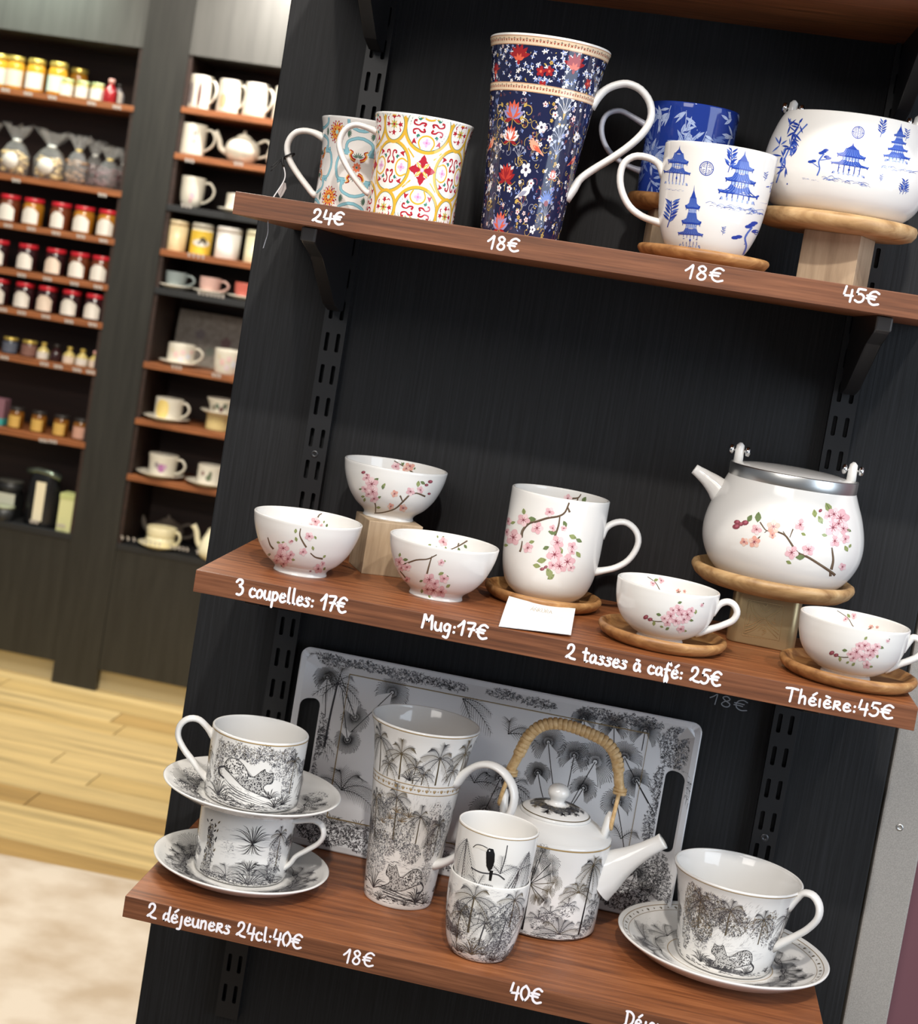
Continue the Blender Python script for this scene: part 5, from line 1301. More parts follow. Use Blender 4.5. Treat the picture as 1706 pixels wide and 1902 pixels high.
tuft(a, 10, 3, 26, 17, INK2, .9); hatch(a, -6, 40, 26, 16, 90, INK4, 0, .3, 5)
bush(a, 33, 26, 8, 20, 420, w=.3, sz=1.6); bush(a, 0, 6, 40, 4, 300, w=.3, sz=1.8); palm(a, 36, 20, 30, 12, INK)
ground(a, -45, 45, 5, 90, w=.35); bush(a, -14, 36, 6, 5, 40, (INK3, INK3, INK3), .25); toile(a, -95, -52, 2, 60, 42); toile(a, 52, 95, 2, 60, 43)
a.build('jungle_print', t, s_cl.map_uv)
SU = (.0200, -.1370, ZB+.0055+.0670)
t, d = saucer(SU, .0835, .0162, 'upper jungle print saucer resting on the lower cup of the stack')
saucer_print(t, d, .0835, 32, items=[(180, 'fan', 20), (200, 'bush', 20), (163, 'bush', 20), (216, 'bush', 20), (190, 'palm', 24), (232, 'bush', 20), (248, 'long', 22), (262, 'palm', 20), (300, 'bush', 16), (318, 'palm', 28), (308, 'palm', 22), (344, 'fan', 24), (330, 'bush', 18), (278, 'sign', 10), (5, 'palm', 26), (25, 'bush', 18), (140, 'palm', 26)])
s_cu = Surf((.0212, -.1440, ZB+.0784), F_CYL, .0024)
t = ware('breakfast_cup', 'straight jungle print cup with a leopard on top of the stack, handle to the left', 'cup', s_cu, group='black and white jungle breakfast cups',
         hnd=dict(phi=math.pi+.22, crop=(220, 1280, 3.7087), w=.0100, t=.0058, flare=1.4, pxs=[(650, 330), (612, 262), (552, 208), (480, 205), (425, 250), (412, 325), (450, 410), (510, 490), (560, 558), (602, 620)]))
a = Art(); at_mm(a); rnd = random.Random(51)
for k in range(6): bush(a, -28+k*12, 54+U(-3, 3), 9, 8, 190, (INK, INK2, SEPIA), .3, 1.6)
bush(a, -38, 35, 6, 26, 330, (INK, SEPIA, INK2), .32, 1.9); bush(a, 36, 34, 8, 26, 420, (INK, INK2, INK3), .32, 1.8); bush(a, 22, 40, 8, 9, 130, w=.3); palm(a, 40, 18, 30, 12, INK)
a.local((-.0075, .0225), .001, -.22); leopard(a, 1.52, 5); at_mm(a)
a.poly([(-32, 26), (-14, 18), (2, 12), (20, 10), (20, 6), (-30, 8)], (232, 231, 228), 1)
for k in range(5): a.stroke([(-30+k*2, 27-k*4), (-14+U(-2, 2), 20-k*3+U(-1, 1)), (4, 14-k*2+U(-1, 1)), (18, 10-k*1.4)], [.2, .8, .3, .1], INK2, 3)
hatch(a, -16, 15, 16, 8, 90, INK2, -.5, .3, 4, 3)
tuft(a, -33, 8, 22, 13, INK, 1.2); tuft(a, -24, 6, 12, 9, INK, 1.0); tuft(a, 18, 14, 14, 13, INK, .8); tuft(a, 33, 8, 16, 11, INK, 1.0); tuft(a, 24, 6, 16, 9, INK, 1.2); tuft(a, 2, 5, 7, 9, INK, .8)
ground(a, -44, 44, 5, 110, w=.38); toile(a, -100, -52, 2, 60, 52); toile(a, 52, 95, 2, 60, 53)
gold_line(a, 64.0, 1.0)
a.build('jungle_print', t, s_cu.map_uv)
# --- tall toile mug
s_tall = Surf((.1672, -.1020, ZB), [(.0300, 0), (.0322, .0025), (.0338, .022), (.0357, .050), (.0380, .080), (.0408, .110), (.0440, .138), (.0472, .158), (.0515, .1720)], .0024)
t = ware('tall_jungle_mug', 'tall white mug with black jungle print, leopard and gold band', 'mug', s_tall,
         hnd=dict(phi=-.32, crop=(640, 1270, 2.6656), w=.0125, t=.0068, flare=1.6, n=44, pxs=[(560, 500), (600, 440), (660, 405), (725, 402), (785, 435), (830, 500), (842, 570), (820, 645), (760, 715), (680, 775), (590, 830), (510, 878), (462, 900)]))
a = Art(); at_mm(a); rnd = random.Random(61); k = s_tall.R0/.041        # widths scale to the local girth
for x, h in ((-50, 44), (-20, 34), (22, 36), (56, 40)):
    palm(a, x, 124, h*.72, 22, INK2 if x % 4 else SEPIA, .34, U(-.06, .06), 9, trunk=SEPIA)
for x, h in ((-36, 12), (-4, 16), (6, 10), (40, 14)): palm(a, x, 123, h, 13, INK2, .3, .1, 8, trunk=SEPIA)
hatch(a, 0, 134, 60, 9, 160, INK4, 1.4, .3, 5)
tuft(a, -8, 125, 14, 15, INK, .9)
for z in (121.5, 113.5): gold_line(a, z, .7)
for q in range(-24, 25):
    at_mm(a, q*4.6, 117.5)
    if q % 2: [a.stroke([(0, -1.8), (2.3*math.sin(g), 1.6*math.cos(g))], .5, M_GOLDLINE, 6, n=0) for g in (-1.2, -.6, 0, .6, 1.2)]
    else: a.ell(0, 0, .8, .8, M_GOLDLINE, 6, 0, 7)
at_mm(a)
for x, y, rx, ry, n in ((-44, 84, 16, 24, 600), (-22, 92, 14, 16, 360), (-6, 78, 14, 22, 520), (-30, 60, 20, 12, 500), (8, 56, 14, 10, 300), (30, 92, 10, 16, 120), (34, 62, 10, 14, 300), (50, 80, 10, 28, 300), (-56, 50, 12, 30, 400)):
    bush(a, x, y, rx, ry, n, (INK, INK2, SEPIA if rnd.random() < .6 else INK3), .34, 2.0)
for x, y, h, s in ((-50, 60, 36, 20), (-18, 66, 40, 20), (12, 66, 26, 17), (42, 54, 30, 16)): palm(a, x, y, h, s, INK2, .32, U(-.1, .1), 9)
hatch(a, 0, 80, 60, 32, 420, INK3, 1.2, .26, 4); hatch(a, 0, 26, 52, 20, 260, INK4, .2, .3, 5)
for x, y in ((-18, 92), (-10, 84), (-26, 84), (-2, 90), (-36, 78)): tuft(a, x, y, 9, 11, TAN, 1.0)
for x, y, R in ((32, 76, 8), (40, 84, 7), (28, 66, 8), (24, 86, 6)): fan(a, x, y, R, 1.4, INK, .32, 24, stem=(x+4, y-20))
at_mm(a, 4, 19, True); leopard(a, 1.62, 5); at_mm(a)
bush(a, -36, 40, 12, 10, 200, (INK2, INK3, INK3), .3, 1.6); bush(a, 36, 36, 8, 12, 200, w=.32)
a.poly([(-36, 20), (-10, 22), (20, 16), (40, 14), (40, 8), (-36, 10)], (236, 235, 232), 1)
for q in range(7): a.stroke([(-36+q*3, 20-q*1.6), (-12+U(-2, 2), 19-q*1.5+U(-1, 1)), (10, 15-q+U(-1, 1)), (34, 12-q)], [.2, .9, .4, .1], INK2, 3)
hatch(a, 0, 13, 34, 5, 110, INK2, -.15, .3, 4, 3)
tuft(a, -40, 14, 26, 13, INK, 1.3); tuft(a, 28, 8, 22, 13, INK, 1.5); tuft(a, -26, 6, 12, 11, INK, 1.0); tuft(a, 12, 5, 10, 9, INK, 1.0); tuft(a, 44, 6, 18, 9, INK, 1.2)
ground(a, -60, 60, 8, 150, w=.42, spread=3.5); ground(a, -60, 60, 44, 60, w=.3, spread=3, col=INK2)
toile(a, -112, -62, 4, 112, 62); toile(a, 62, 112, 4, 112, 63)
gold_line(a, 171.2, .9)
a.build('jungle_print', t, s_tall.map_uv)

# --- two tumblers, one nested in the other
F_TUM = [(.0205, 0), (.0250, .0018), (.0296, .0105), (.0326, .0240), (.0345, .0400), (.0354, .0560), (.0354, .0718)]
for k, (z, lab) in enumerate(((ZB, 'white jungle print tumbler standing on the bottom shelf, under the toucan one'), (ZB+.0452, 'white tumbler with a toucan nested in the other tumbler'))):
    s = Surf((.2544, -.1925, z), F_TUM, .0017)
    t = ware('tumbler', lab, 'tumbler', s, group='two nested jungle tumblers')
    a = Art(); at_mm(a); rnd = random.Random(71+k)
    if k == 0:
        toile(a, -80, 80, 2, 70, 72, 1.0, .28); bush(a, 18, 44, 20, 16, 700, (INK, INK2, INK3), .3, 1.5); bush(a, -22, 36, 12, 18, 420, (INK, SEPIA, INK2), .32, 1.6); bush(a, 16, 14, 18, 12, 500, (INK2, INK3, INK3), .28, 1.4)
        palm(a, -12, 28, 32, 22, INK2, .3, .04, 9, trunk=SEPIA); palm(a, 26, 38, 24, 18, INK2, .3, 0, 9); tuft(a, -6, 8, 20, 13, SEPIA, 1.3); tuft(a, 20, 4, 12, 11, INK, 1.0); tuft(a, -24, 6, 14, 11, INK, 1.0)
    else:
        for x, y, g, L in ((-28, 62, -1.9, 34), (-28, 62, -1.5, 38), (-28, 62, -1.1, 34), (-28, 62, -2.4, 26), (34, 60, -1.9, 36), (34, 60, -2.2, 32), (34, 60, -1.5, 36), (34, 60, -1.2, 30), (8, 40, .7, 18), (8, 40, 1.6, 20), (8, 40, 2.3, 18), (26, 44, 2.6, 16), (26, 44, 1.2, 18), (26, 44, .4, 18), (-10, 26, .4, 14), (-10, 26, 1.3, 14), (-10, 26, 2.4, 14), (-10, 26, 3.0, 12)):
            frond(a, x, y, g, L, .25, INK3 if rnd.random() < .45 else INK2, .3, 1.5, .26)
        for x0, y0, x1, y1 in ((26, 44, 16, 22), (26, 44, 20, 20), (26, 44, 24, 20), (8, 40, 10, 66), (-10, 26, -12, 16), (-28, 62, -30, 20)): a.stroke([(x0, y0), ((x0+x1)/2+.8, (y0+y1)/2), (x1, y1)], .9, INK2, 2)
        a.local((-.003, .050), .00135)
        a.poly([(-3.2, 6.2), (-1.5, 8), (1.2, 8), (2.6, 5), (3.2, 0), (2.4, -5), (.6, -7), (-1.4, -4), (-2.4, 1)], (24, 24, 26), 5); a.poly([(1.0, -6), (3.4, -6), (3.2, -13), (1.6, -13)], (24, 24, 26), 5)
        a.poly([(-2.4, 7.6), (-6, 8.4), (-10, 7.8), (-12.4, 5.4), (-10.4, 6.0), (-6, 5.8), (-2.8, 5.4)], (226, 222, 214), 6); a.stroke([(-2.4, 7.7), (-6, 8.5), (-10, 7.9), (-12.4, 5.4)], .5, INK, 7); a.ell(-1.0, 6.4, .5, .5, (230, 230, 230), 7, 0, 7)
        a.stroke([(-12, -8), (-4, -9), (6, -8), (12, -11)], .9, INK2, 4); toile(a, -80, -46, 4, 66, 74); toile(a, 46, 80, 4, 66, 75)
        gold_line(a, 70.9, .6, half=80)
    a.build('jungle_print', t, s.map_uv)

# --- jungle teapot with cane handle
CT = (920, 1320, 4.135)
s_pt = Surf((.2990, -.0780, ZB), [(.0480, 0), (.0525, .0020), (.0540, .0060), (.0545, .030), (.0550, .060), (.0556, .0860), (.0548, .0895), (.0520, .0915), (.0440, .0970), (.0360, .1015), (.0330, .1030)], .0025, floor=.006)
t = ware('jungle_teapot', 'white cylindrical teapot with palm tree print and arched cane handle', 'teapot', s_pt)
zl = .1030
lid = obj('lid', *lathe([(.0300, zl-.001), (.0328, zl-.0005), (.0336, zl+.0010), (.0334, zl+.0022), (.0300, zl+.0048), (.0220, zl+.0082), (.0120, zl+.0100), (0, zl+.0106)], s_pt.c, 72), M_PORC, t)
obj('knob', *lathe([(.0096, zl+.0094), (.0080, zl+.0110), (.0064, zl+.0126), (.0074, zl+.0148), (.0096, zl+.0180), (.0104, zl+.0215), (.0094, zl+.0250), (.0064, zl+.0278), (.0030, zl+.0290), (0, zl+.0292)], s_pt.c, 40), M_PORC, lid)
dl_ = Dish(s_pt.c, [.0095, .0120, .0220, .0300, .0334], [zl+.0102, zl+.0100, zl+.0082, zl+.0048, zl+.0022])
a = Art(); rnd = random.Random(81)
for q in range(10):
    g = q*.628; a.local((.012*math.cos(g), .012*math.sin(g)), .001, g-math.pi/2)
    for w_ in (35, 65, 90, 120, 150): frond(a, 0, 0, math.radians(w_), U(13, 19), .3, INK if rnd.random() < .6 else SEPIA, .5, .9, .34)
a.local((0, 0), 1.0); a.ring(0, 0, .0318, .0318, .0008, SEPIA, 6, 70)
a.build('jungle_print', lid, dl_.map_xy)
obj('spout', *px_spout(s_pt.c, -.06, [(770, 1270, 205), (860, 1225, 165), (955, 1175, 118), (1060, 1120, 84), (1160, 1068, 66), (1250, 1022, 58), (1292, 1000, 62)], CT, squash=.86), M_PORC, t)
for k, (phi, h) in enumerate(((-.04, .0235), (math.pi-.04, .0235))):
    e = np.array([math.cos(phi), math.sin(phi), 0.0]); p = np.array(s_pt.c)+e*.0475
    obj('lug', *sweep([p+[0, 0, .088], p+e*.001+[0, 0, .100], p+e*.002+[0, 0, .111], p+e*.002+[0, 0, .1165]], [.0085, .0075, .0058, .0018], [.0042, .0040, .0036, .0012], (-e[1], e[0], 0), 16), M_PORC, t)
# the cane arch: a bundle with wrapped strips, its two loops through the lugs
arch = catmull(on_vplane([(x/4.135+920, y/4.135+1320) for x, y in ((975, 640), (952, 560), (945, 420), (915, 320), (850, 240), (760, 190), (640, 140), (520, 105), (420, 100), (330, 130), (255, 200), (200, 300), (155, 390), (120, 450))], s_pt.c, 0), 90)
A3 = np.array(s_pt.c)+arch[:, :1]*np.array([1.0, 0, 0])+arch[:, 1:]*np.array([0, 0, 1.0])
hd = obj('cane_handle', *sweep(A3, .0042, .0046, (0, 1, 0), 16), M_CANE, t, label='arched cane handle')
sg = np.concatenate([[0], np.cumsum(np.linalg.norm(np.diff(A3, axis=0), axis=1))])
m = 30
for k in range(m):
    s0 = sg[-1]*(.14+.78*k/m); c = np.array([np.interp(s0, sg, A3[:, i]) for i in range(3)]); c2 = np.array([np.interp(s0+.0012, sg, A3[:, i]) for i in range(3)])
    T_ = (c2-c)/np.linalg.norm(c2-c); L_ = sg[-1]*.78/m*.5
    obj('cane_wrap', *sweep([c-T_*L_*.98, c-T_*L_*.5, c+T_*L_*.5, c+T_*L_*.98], [.0048, .0054, .0054, .0048], [.0052, .0058, .0058, .0052], (0, 1, 0), 14, caps=False), M_CANE, hd)
def loop(phi, sgn, top):
    e = np.array([math.cos(phi), math.sin(phi), 0.0]); p = np.array(s_pt.c)+e*.0490; top = np.asarray(top, float)
    low = p+np.array([0, 0, .1000])+e*.004
    for sd in (-1, 1):
        q = np.array([-e[1], e[0], 0])*.0055*sd
        P = [top, (top*.6+low*.4)+q*1.15+np.array([0, 0, .004]), low+q*.9+np.array([0, 0, .006]), low+np.array([0, 0, .0005])]
        obj('cane_loop', *sweep(catmull(P, 18), .0019, .0019, e, 10), M_CANE, hd)
    for z in (0, .0032): obj('cane_binding', *sweep([top+[0, 0, -.006+z], top+[0, 0, -.0035+z]], .0058, .0064, (0, 1, 0), 16), M_CANE, hd)
loop(-.04, 1, A3[2]+[-.001, 0, .003]); loop(math.pi-.04, -1, A3[-3]+[0, 0, -.002])
a = Art(); at_mm(a); rnd = random.Random(91)
def T_(x, y): u, v = s_pt.uv((x/4.135+920, y/4.135+1320)); return u*1000, v*1000
x, y = T_(640, 1720); x2, y2 = T_(755, 1190)
a.stroke([(x, y), ((x+x2)/2+.6, (y+y2)/2), (x2, y2)], [2.2, 1.7, 1.4], INK, 3, n=10)
for g in (-100, -70, -40, -10, 20, 50, 85, 120, 150, 185, 215, 250): frond(a, x2, y2, math.radians(g), U(15, 19), .55, SEPIA if g % 20 else INK, .34, 1.1, .36, 4)
x, y = T_(205, 1680); x2, y2 = T_(270, 1330); a.stroke([(x, y), ((x+x2)/2, (y+y2)/2), (x2, y2)], [2.6, 2.2, 1.6], INK, 3, n=10)
for px, py, R in ((330, 1140, 9), (370, 1070, 6), (430, 1170, 8.5), (430, 1250, 7), (460, 1320, 7), (410, 1390, 6), (320, 1445, 6), (380, 1460, 6), (290, 1230, 6)):
    fx, fy = T_(px, py); fan(a, fx, fy, R, U(.8, 2.2), INK if rnd.random() < .7 else SEPIA, .4, 30, 5.6, stem=(x2, y2))
x, y = T_(640, 1400)
for g in (-5, 20, 45, 75, 105, 135, 160, 185): frond(a, x, y, math.radians(g), U(16, 21), .5, SEPIA, .34, 1.2, .32, 3)
x, y = T_(490, 1720)
for g in (10, 35, 60, 80, 100, 125, 150, 170): frond(a, x, y, math.radians(g), U(18, 25), .35, SEPIA if g % 2 else INK2, .34, 1.2, .28, 3)
for px, py in ((330, 1600), (560, 1500), (730, 1600), (760, 1480), (420, 1560), (680, 1660)):
    x, y = T_(px, py); [frond(a, x, y, math.radians(g), U(10, 15), .4, INK2, .28, 1.2, .3) for g in (10, 50, 90, 130, 170)]; bush(a, x, y-4, 8, 7, 110, (INK, INK2, INK3), .3, 1.5)
ground(a, -50, 50, 5, 90, w=.36, spread=2.5); toile(a, -110, -58, 4, 80, 92, .7)
a.local((0, 0), .001); gold_line(a, 86.6, 1.3, half=125)
a.build('jungle_print', t, s_pt.map_uv)

# --- large cup and saucer on the right
SR = (.4690, -.0930, ZB)
t, d = saucer(SR, .0960, .0215, 'large jungle print saucer with patterned border at the right end of the bottom shelf', well=.046)
saucer_print(t, d, .0960, 33, border=True, items=[(182, 'long', 30), (194, 'palm', 26), (208, 'long', 28), (318, 'palm', 30), (332, 'long', 28), (345, 'palm', 32), (0, 'palm', 28), (303, 'palm', 20), (20, 'palm', 26), (150, 'palm', 24), (248, 'sign', 8)])
s_cr = Surf((.4715, -.0960, ZB+.0058), [(.0385, 0), (.0420, .0022), (.0438, .010), (.0460, .025), (.0487, .045), (.0520, .063), (.0548, .075), (.0585, .0840)], .0026)
t = ware('breakfast_cup', 'large flared jungle print cup with leopard on its saucer at the right end', 'cup', s_cr, group='black and white jungle breakfast cups',
         hnd=dict(phi=-.42, crop=(1120, 1480, 2.911), w=.0115, t=.0064, flare=1.5, pxs=[(1010, 600), (1042, 548), (1088, 520), (1140, 535), (1172, 590), (1165, 655), (1115, 710), (1045, 752), (925, 815)]))
a = Art(); at_mm(a); rnd = random.Random(101)
for x, y, rx, ry, n in ((-42, 56, 14, 22, 620), (-20, 60, 16, 16, 620), (4, 54, 16, 14, 460), (-30, 38, 14, 12, 420), (28, 52, 12, 10, 110), (44, 52, 9, 18, 200), (-52, 36, 8, 24, 300)):
    bush(a, x, y, rx, ry, n, (INK, SEPIA, TAN if rnd.random() < .6 else INK2), .36, 2.2)
for x, y, h, s in ((-34, 38, 26, 20), (-2, 40, 24, 19), (36, 36, 24, 16)): palm(a, x, y, h, s, INK2, .32, U(-.1, .1), 9)
hatch(a, -6, 52, 52, 24, 420, INK3, 1.0, .26, 4); hatch(a, 0, 20, 48, 14, 200, INK4, .2, .3, 5)
at_mm(a, 9, 9, True); leopard(a, 1.48, 5); at_mm(a)
for q in range(6): a.stroke([(-34+q*3, 15-q*1.5), (-10, 13-q*1.2), (12, 10-q*.8), (36, 8-q*.7)], [.3, 1.4, .6, .2], INK2, 3)
tuft(a, -26, 8, 16, 13, INK, 1.0); tuft(a, 30, 6, 12, 11, INK2, 1.0); bush(a, -30, 26, 10, 6, 90, (INK2, INK3, INK3), .3, 1.5); ground(a, -50, 50, 6, 80, w=.34)
toile(a, -120, -58, 4, 76, 102); toile(a, 58, 120, 4, 76, 103); gold_line(a, 83.2, .8)
a.build('jungle_print', t, s_cr.map_uv)

# ================================================================== THE CABINETS BEHIND: every jar, bag, cup and pot
def bgx(px, y): return float(on_y([px], y)[0][0])
_cache = {}
def jar_mesh(key, prof, m, seg=24):
    k = ('j', key, m.name)
    if k not in _cache: _cache[k] = mesh(key, *lathe(prof, (0, 0, 0), seg), m)
    return _cache[k]
def wrap_label(key, r, z0, z1, half, m, house=False):
    k = ('l', key, m.name)
    if k not in _cache:
        n = 12; V = []; F = []
        for i in range(n+1):
            g = -math.pi/2-half+2*half*i/n; f = 1-abs(2*i/n-1)
            zt = z1-(z1-z0)*.30*max(0, 1-f*1.6) if house else z1
            V += [(r*math.cos(g), r*math.sin(g), z0), (r*math.cos(g), r*math.sin(g), zt)]
        F = [(2*i, 2*i+2, 2*i+3, 2*i+1) for i in range(n)]
        _cache[k] = mesh('label', V, F, m)
    return _cache[k]
def jar(name, label, px, z, y, r, h, glass, lidm, labm, group=None, shape='jar', lab=(.12, .62), half=1.0, house=False, cat='jar'):
    x = bgx(px, y); t = thing(name, label, cat, (x, y, z), group)
    if shape == 'jar': P = [(0, 0), (r*.9, 0), (r, h*.05), (r, h*.70), (r*.92, h*.79), (r*.86, h*.82), (r*.86, h*.86), (0, h*.86)]; L = [(0, h*.84), (r*.93, h*.84), (r*.95, h*.86), (r*.95, h*.98), (r*.90, h), (0, h)]
    elif shape == 'bottle': P = [(0, 0), (r*.9, 0), (r, h*.06), (r, h*.48), (r*.75, h*.62), (r*.40, h*.72), (r*.38, h*.84), (0, h*.84)]; L = [(0, h*.82), (r*.45, h*.82), (r*.46, h*.98), (r*.40, h), (0, h)]
    else: P = [(0, 0), (r*.97, 0), (r, h*.02), (r, h*.84), (0, h*.84)]; L = [(0, h*.83), (r*1.03, h*.83), (r*1.03, h*.97), (r*.96, h), (0, h)]
    key = '%s_%.4f_%.4f' % (shape, r, h)
    inst('jar_body' if shape != 'bottle' else 'bottle_body', jar_mesh(key, P, glass), t)
    inst('lid', jar_mesh('lid'+key, L, lidm), t)
    if labm: inst('label', wrap_label(key+str(house)+str(lab)+str(half), r*1.012, h*lab[0], h*lab[1], half, labm, house), t)
    return t
def dark(n, c): return mat(n, c, .08, spec=.6)
G_AMB = dark('amber_jar_glass', (158, 104, 30)); G_YEL = dark('golden_jar_glass', (206, 148, 44)); G_BRN = dark('brown_preserve', (98, 48, 26)); G_DRK = dark('dark_preserve', (46, 22, 24)); G_HON = dark('honey', (120, 74, 22)); G_NAV = dark('blue_black_jar', (42, 46, 60)); G_CHO = dark('chocolate_jar', (84, 54, 46)); G_RED = dark('red_syrup', (150, 34, 38)); G_PAL = dark('pale_oil', (196, 176, 110))
L_RED = mat('red_lid', (186, 34, 46), .3); L_GOLD = mat('gold_lid', (206, 180, 92), .3, metal=.6); L_DARK = mat('dark_lid', (44, 40, 38), .35); L_GRN = mat('pale_green_lid', (186, 196, 140), .3, metal=.3); L_PINK = mat('pink_stopper', (226, 170, 160), .4)
W_LAB = mat('white_label', (214, 206, 196), .6); P_LAB = mat('peach_label', (214, 194, 176), .6); G_LAB = mat('green_white_label', (188, 204, 188), .6); Y_LAB = mat('gold_label', (204, 164, 84), .5); B_LAB = mat('rose_label', (196, 150, 130), .6); N_LAB = mat('slate_label', (84, 90, 104), .6); C_LAB = mat('cocoa_label', (124, 88, 78), .6)
def at_px(ox, oy, sc, x, y): return (ox+x/sc, oy+y/sc)
zL = [z+.019 for z in LZ]; zR = [z+.019 for z in RZ]
q1 = lambda x, y: at_px(0, 30, 5.764, x, y); q2 = lambda x, y: at_px(0, 330, 5.764, x, y); q3 = lambda x, y: at_px(0, 580, 4.529, x, y)
ROW1 = 'jars on the top shelf of the left cabinet'
for k, (x, lm, nm) in enumerate(((-15, G_LAB, 'at the left picture edge'), (165, P_LAB, 'with a peach label, next to the picture edge'), (390, W_LAB, 'with a plain white label, third from the picture edge'), (628, G_LAB, 'with a pale green label, nearest the small jars'))):
    jar('tall_jar', 'tall golden jar, top jar shelf, '+nm, q1(x, 600), zL[0], YB+.045, .0305, .103, G_YEL, L_GOLD, lm, ROW1, lab=(.10, .58), half=1.25)
jar('tall_jar', 'tall amber jar standing at the back of the top shelf, right of the golden jars', q1(852, 600), zL[0], YB+.15, .030, .103, G_AMB, L_GOLD, None, ROW1)
for k, (x, nm) in enumerate(((715, 'in front of the tall golden jars'), (880, 'in the middle of three small ones'), (1042, 'beside the red syrup bottle'))):
    jar('small_jar', 'small white labelled jar on the top jar shelf, '+nm, q1(x, 820), zL[0], YB+.035, .0215, .056, G_PAL, L_GRN, W_LAB, 'small jars on the top shelf', lab=(.08, .66), half=1.4)
jar('syrup_bottle', 'little red syrup bottle with a pale pink stopper on the top jar shelf', q1(1180, 850), zL[0], YB+.035, .0225, .075, G_RED, L_PINK, None, None, 'bottle', cat='bottle')
jar('syrup_bottle', 'small clear bottle behind the red syrup bottle on the top jar shelf', q1(1265, 850), zL[0], YB+.075, .020, .066, mat('pale_glass', (150, 146, 150), .1), L_DARK, W_LAB, None, 'bottle', cat='bottle')
# cellophane bags
M_CELLO = mat('cellophane', (238, 238, 236), .06, spec=.9)
_b = M_CELLO.node_tree.nodes['Principled BSDF']; _b.inputs['Transmission Weight'].default_value = .0; _b.inputs['Alpha'].default_value = .13
def bag(label, px, y, w, h, fill, lab, ribbon, seed):
    r_ = random.Random(seed); x = bgx(px, y); t = thing('cellophane_bag', label, 'bag', (x, y, zL[1]), 'cellophane bags on the second shelf'); b = np.array([x, y, zL[1]])
    def blob(prof, jag, n=26):
        V = []; F = []
        for r, d, z, j in prof:
            for k in range(n):
                g = 2*math.pi*k/n; q = 1+j*math.sin(k*2.4+seed)+j*r_.uniform(-.6, .6); c_, s_ = math.cos(g), math.sin(g)
                V.append((x+r*q*abs(c_)**.7*(1 if c_ > 0 else -1), y+d*q*abs(s_)**.7*(1 if s_ > 0 else -1), zL[1]+z+(jag*r_.uniform(-1, 1) if z > h*.9 else 0)))
        for i in range(len(prof)-1): F += [(i*n+k, i*n+(k+1) % n, (i+1)*n+(k+1) % n, (i+1)*n+k) for k in range(n)]
        F.append(tuple(range(n))[::-1]); return V, F
    obj('bag_film', *blob([(w*.46, .030, .001, .02), (w*.5, .034, h*.12, .05), (w*.5, .034, h*.42, .08), (w*.30, .022, h*.60, .14), (w*.13, .012, h*.70, .2), (w*.30, .022, h*.84, .3), (w*.46, .030, h, .35)], .008), M_CELLO, t)
    n = 90; V = []; F = []
    for k in range(n):
        px_, py_, pz = x+r_.uniform(-.40, .40)*w, y+r_.uniform(-.022, .022), zL[1]+.008+r_.random()*h*.42; s_ = r_.uniform(.006, .011)
        Vb, Fb = lathe([(0, -s_*.6), (s_*.8, -s_*.3), (s_, s_*.1), (s_*.6, s_*.5), (0, s_*.6)], (px_, py_, pz), 7); o_ = len(V); V += Vb.tolist(); F += [tuple(i+o_ for i in f) for f in Fb]
    obj('sweets', V, F, fill, t, kind='stuff')
    if lab: obj('round_label', *lathe([(0, 0), (.026, 0), (.026, .0008), (0, .0008)], (0, 0, 0), 24), lab, None); o = bpy.data.objects[-1] if False else COL.objects[-1]; o.parent = t; o.rotation_euler = (math.pi/2, 0, 0); o.location = (0, -.0385, h*.27)
    obj('ribbon', *lathe([(w*.10, h*.67), (w*.16, h*.685), (w*.16, h*.715), (w*.10, h*.73)], b, 16), ribbon, t)
S_BIS = mat('biscuit_sweets', (206, 176, 116), .4); S_PUR = mat('plum_sweets', (96, 56, 62), .3); S_CHO = mat('chocolate_sweets', (120, 84, 48), .35)
R_GLD = mat('gold_ribbon', (226, 190, 70), .3); R_WHT = mat('white_ribbon', (236, 236, 230), .35)
bag('cellophane bag of pale biscuits with a round label, at the left picture edge', q1(-170, 1600), YB+.05, .075, .15, S_BIS, None, R_WHT, 1)
bag('cellophane bag of pale biscuits with a white label, next to the picture edge', q1(150, 1600), YB+.045, .088, .155, S_BIS, W_LAB, R_WHT, 2)
bag('cellophane bag of biscuits with the biggest round white label, middle of the row', q1(530, 1620), YB+.045, .092, .150, S_BIS, W_LAB, R_WHT, 3)
bag('cellophane bag of brown sweets with a gold ribbon, right of the biggest label', q1(820, 1640), YB+.045, .064, .150, S_CHO, None, R_GLD, 4)
bag('cellophane bag of plum coloured sweets behind the gold ribboned bags', q1(1000, 1650), YB+.125, .060, .145, S_PUR, None, R_WHT, 5)
bag('cellophane bag of plum sweets with a gold seal at the right end of the row', q1(1160, 1680), YB+.045, .066, .130, S_PUR, None, R_GLD, 6)
bag('cellophane bag standing behind the last one against the pilaster', q1(1320, 1680), YB+.125, .055, .125, S_PUR, None, R_WHT, 7)
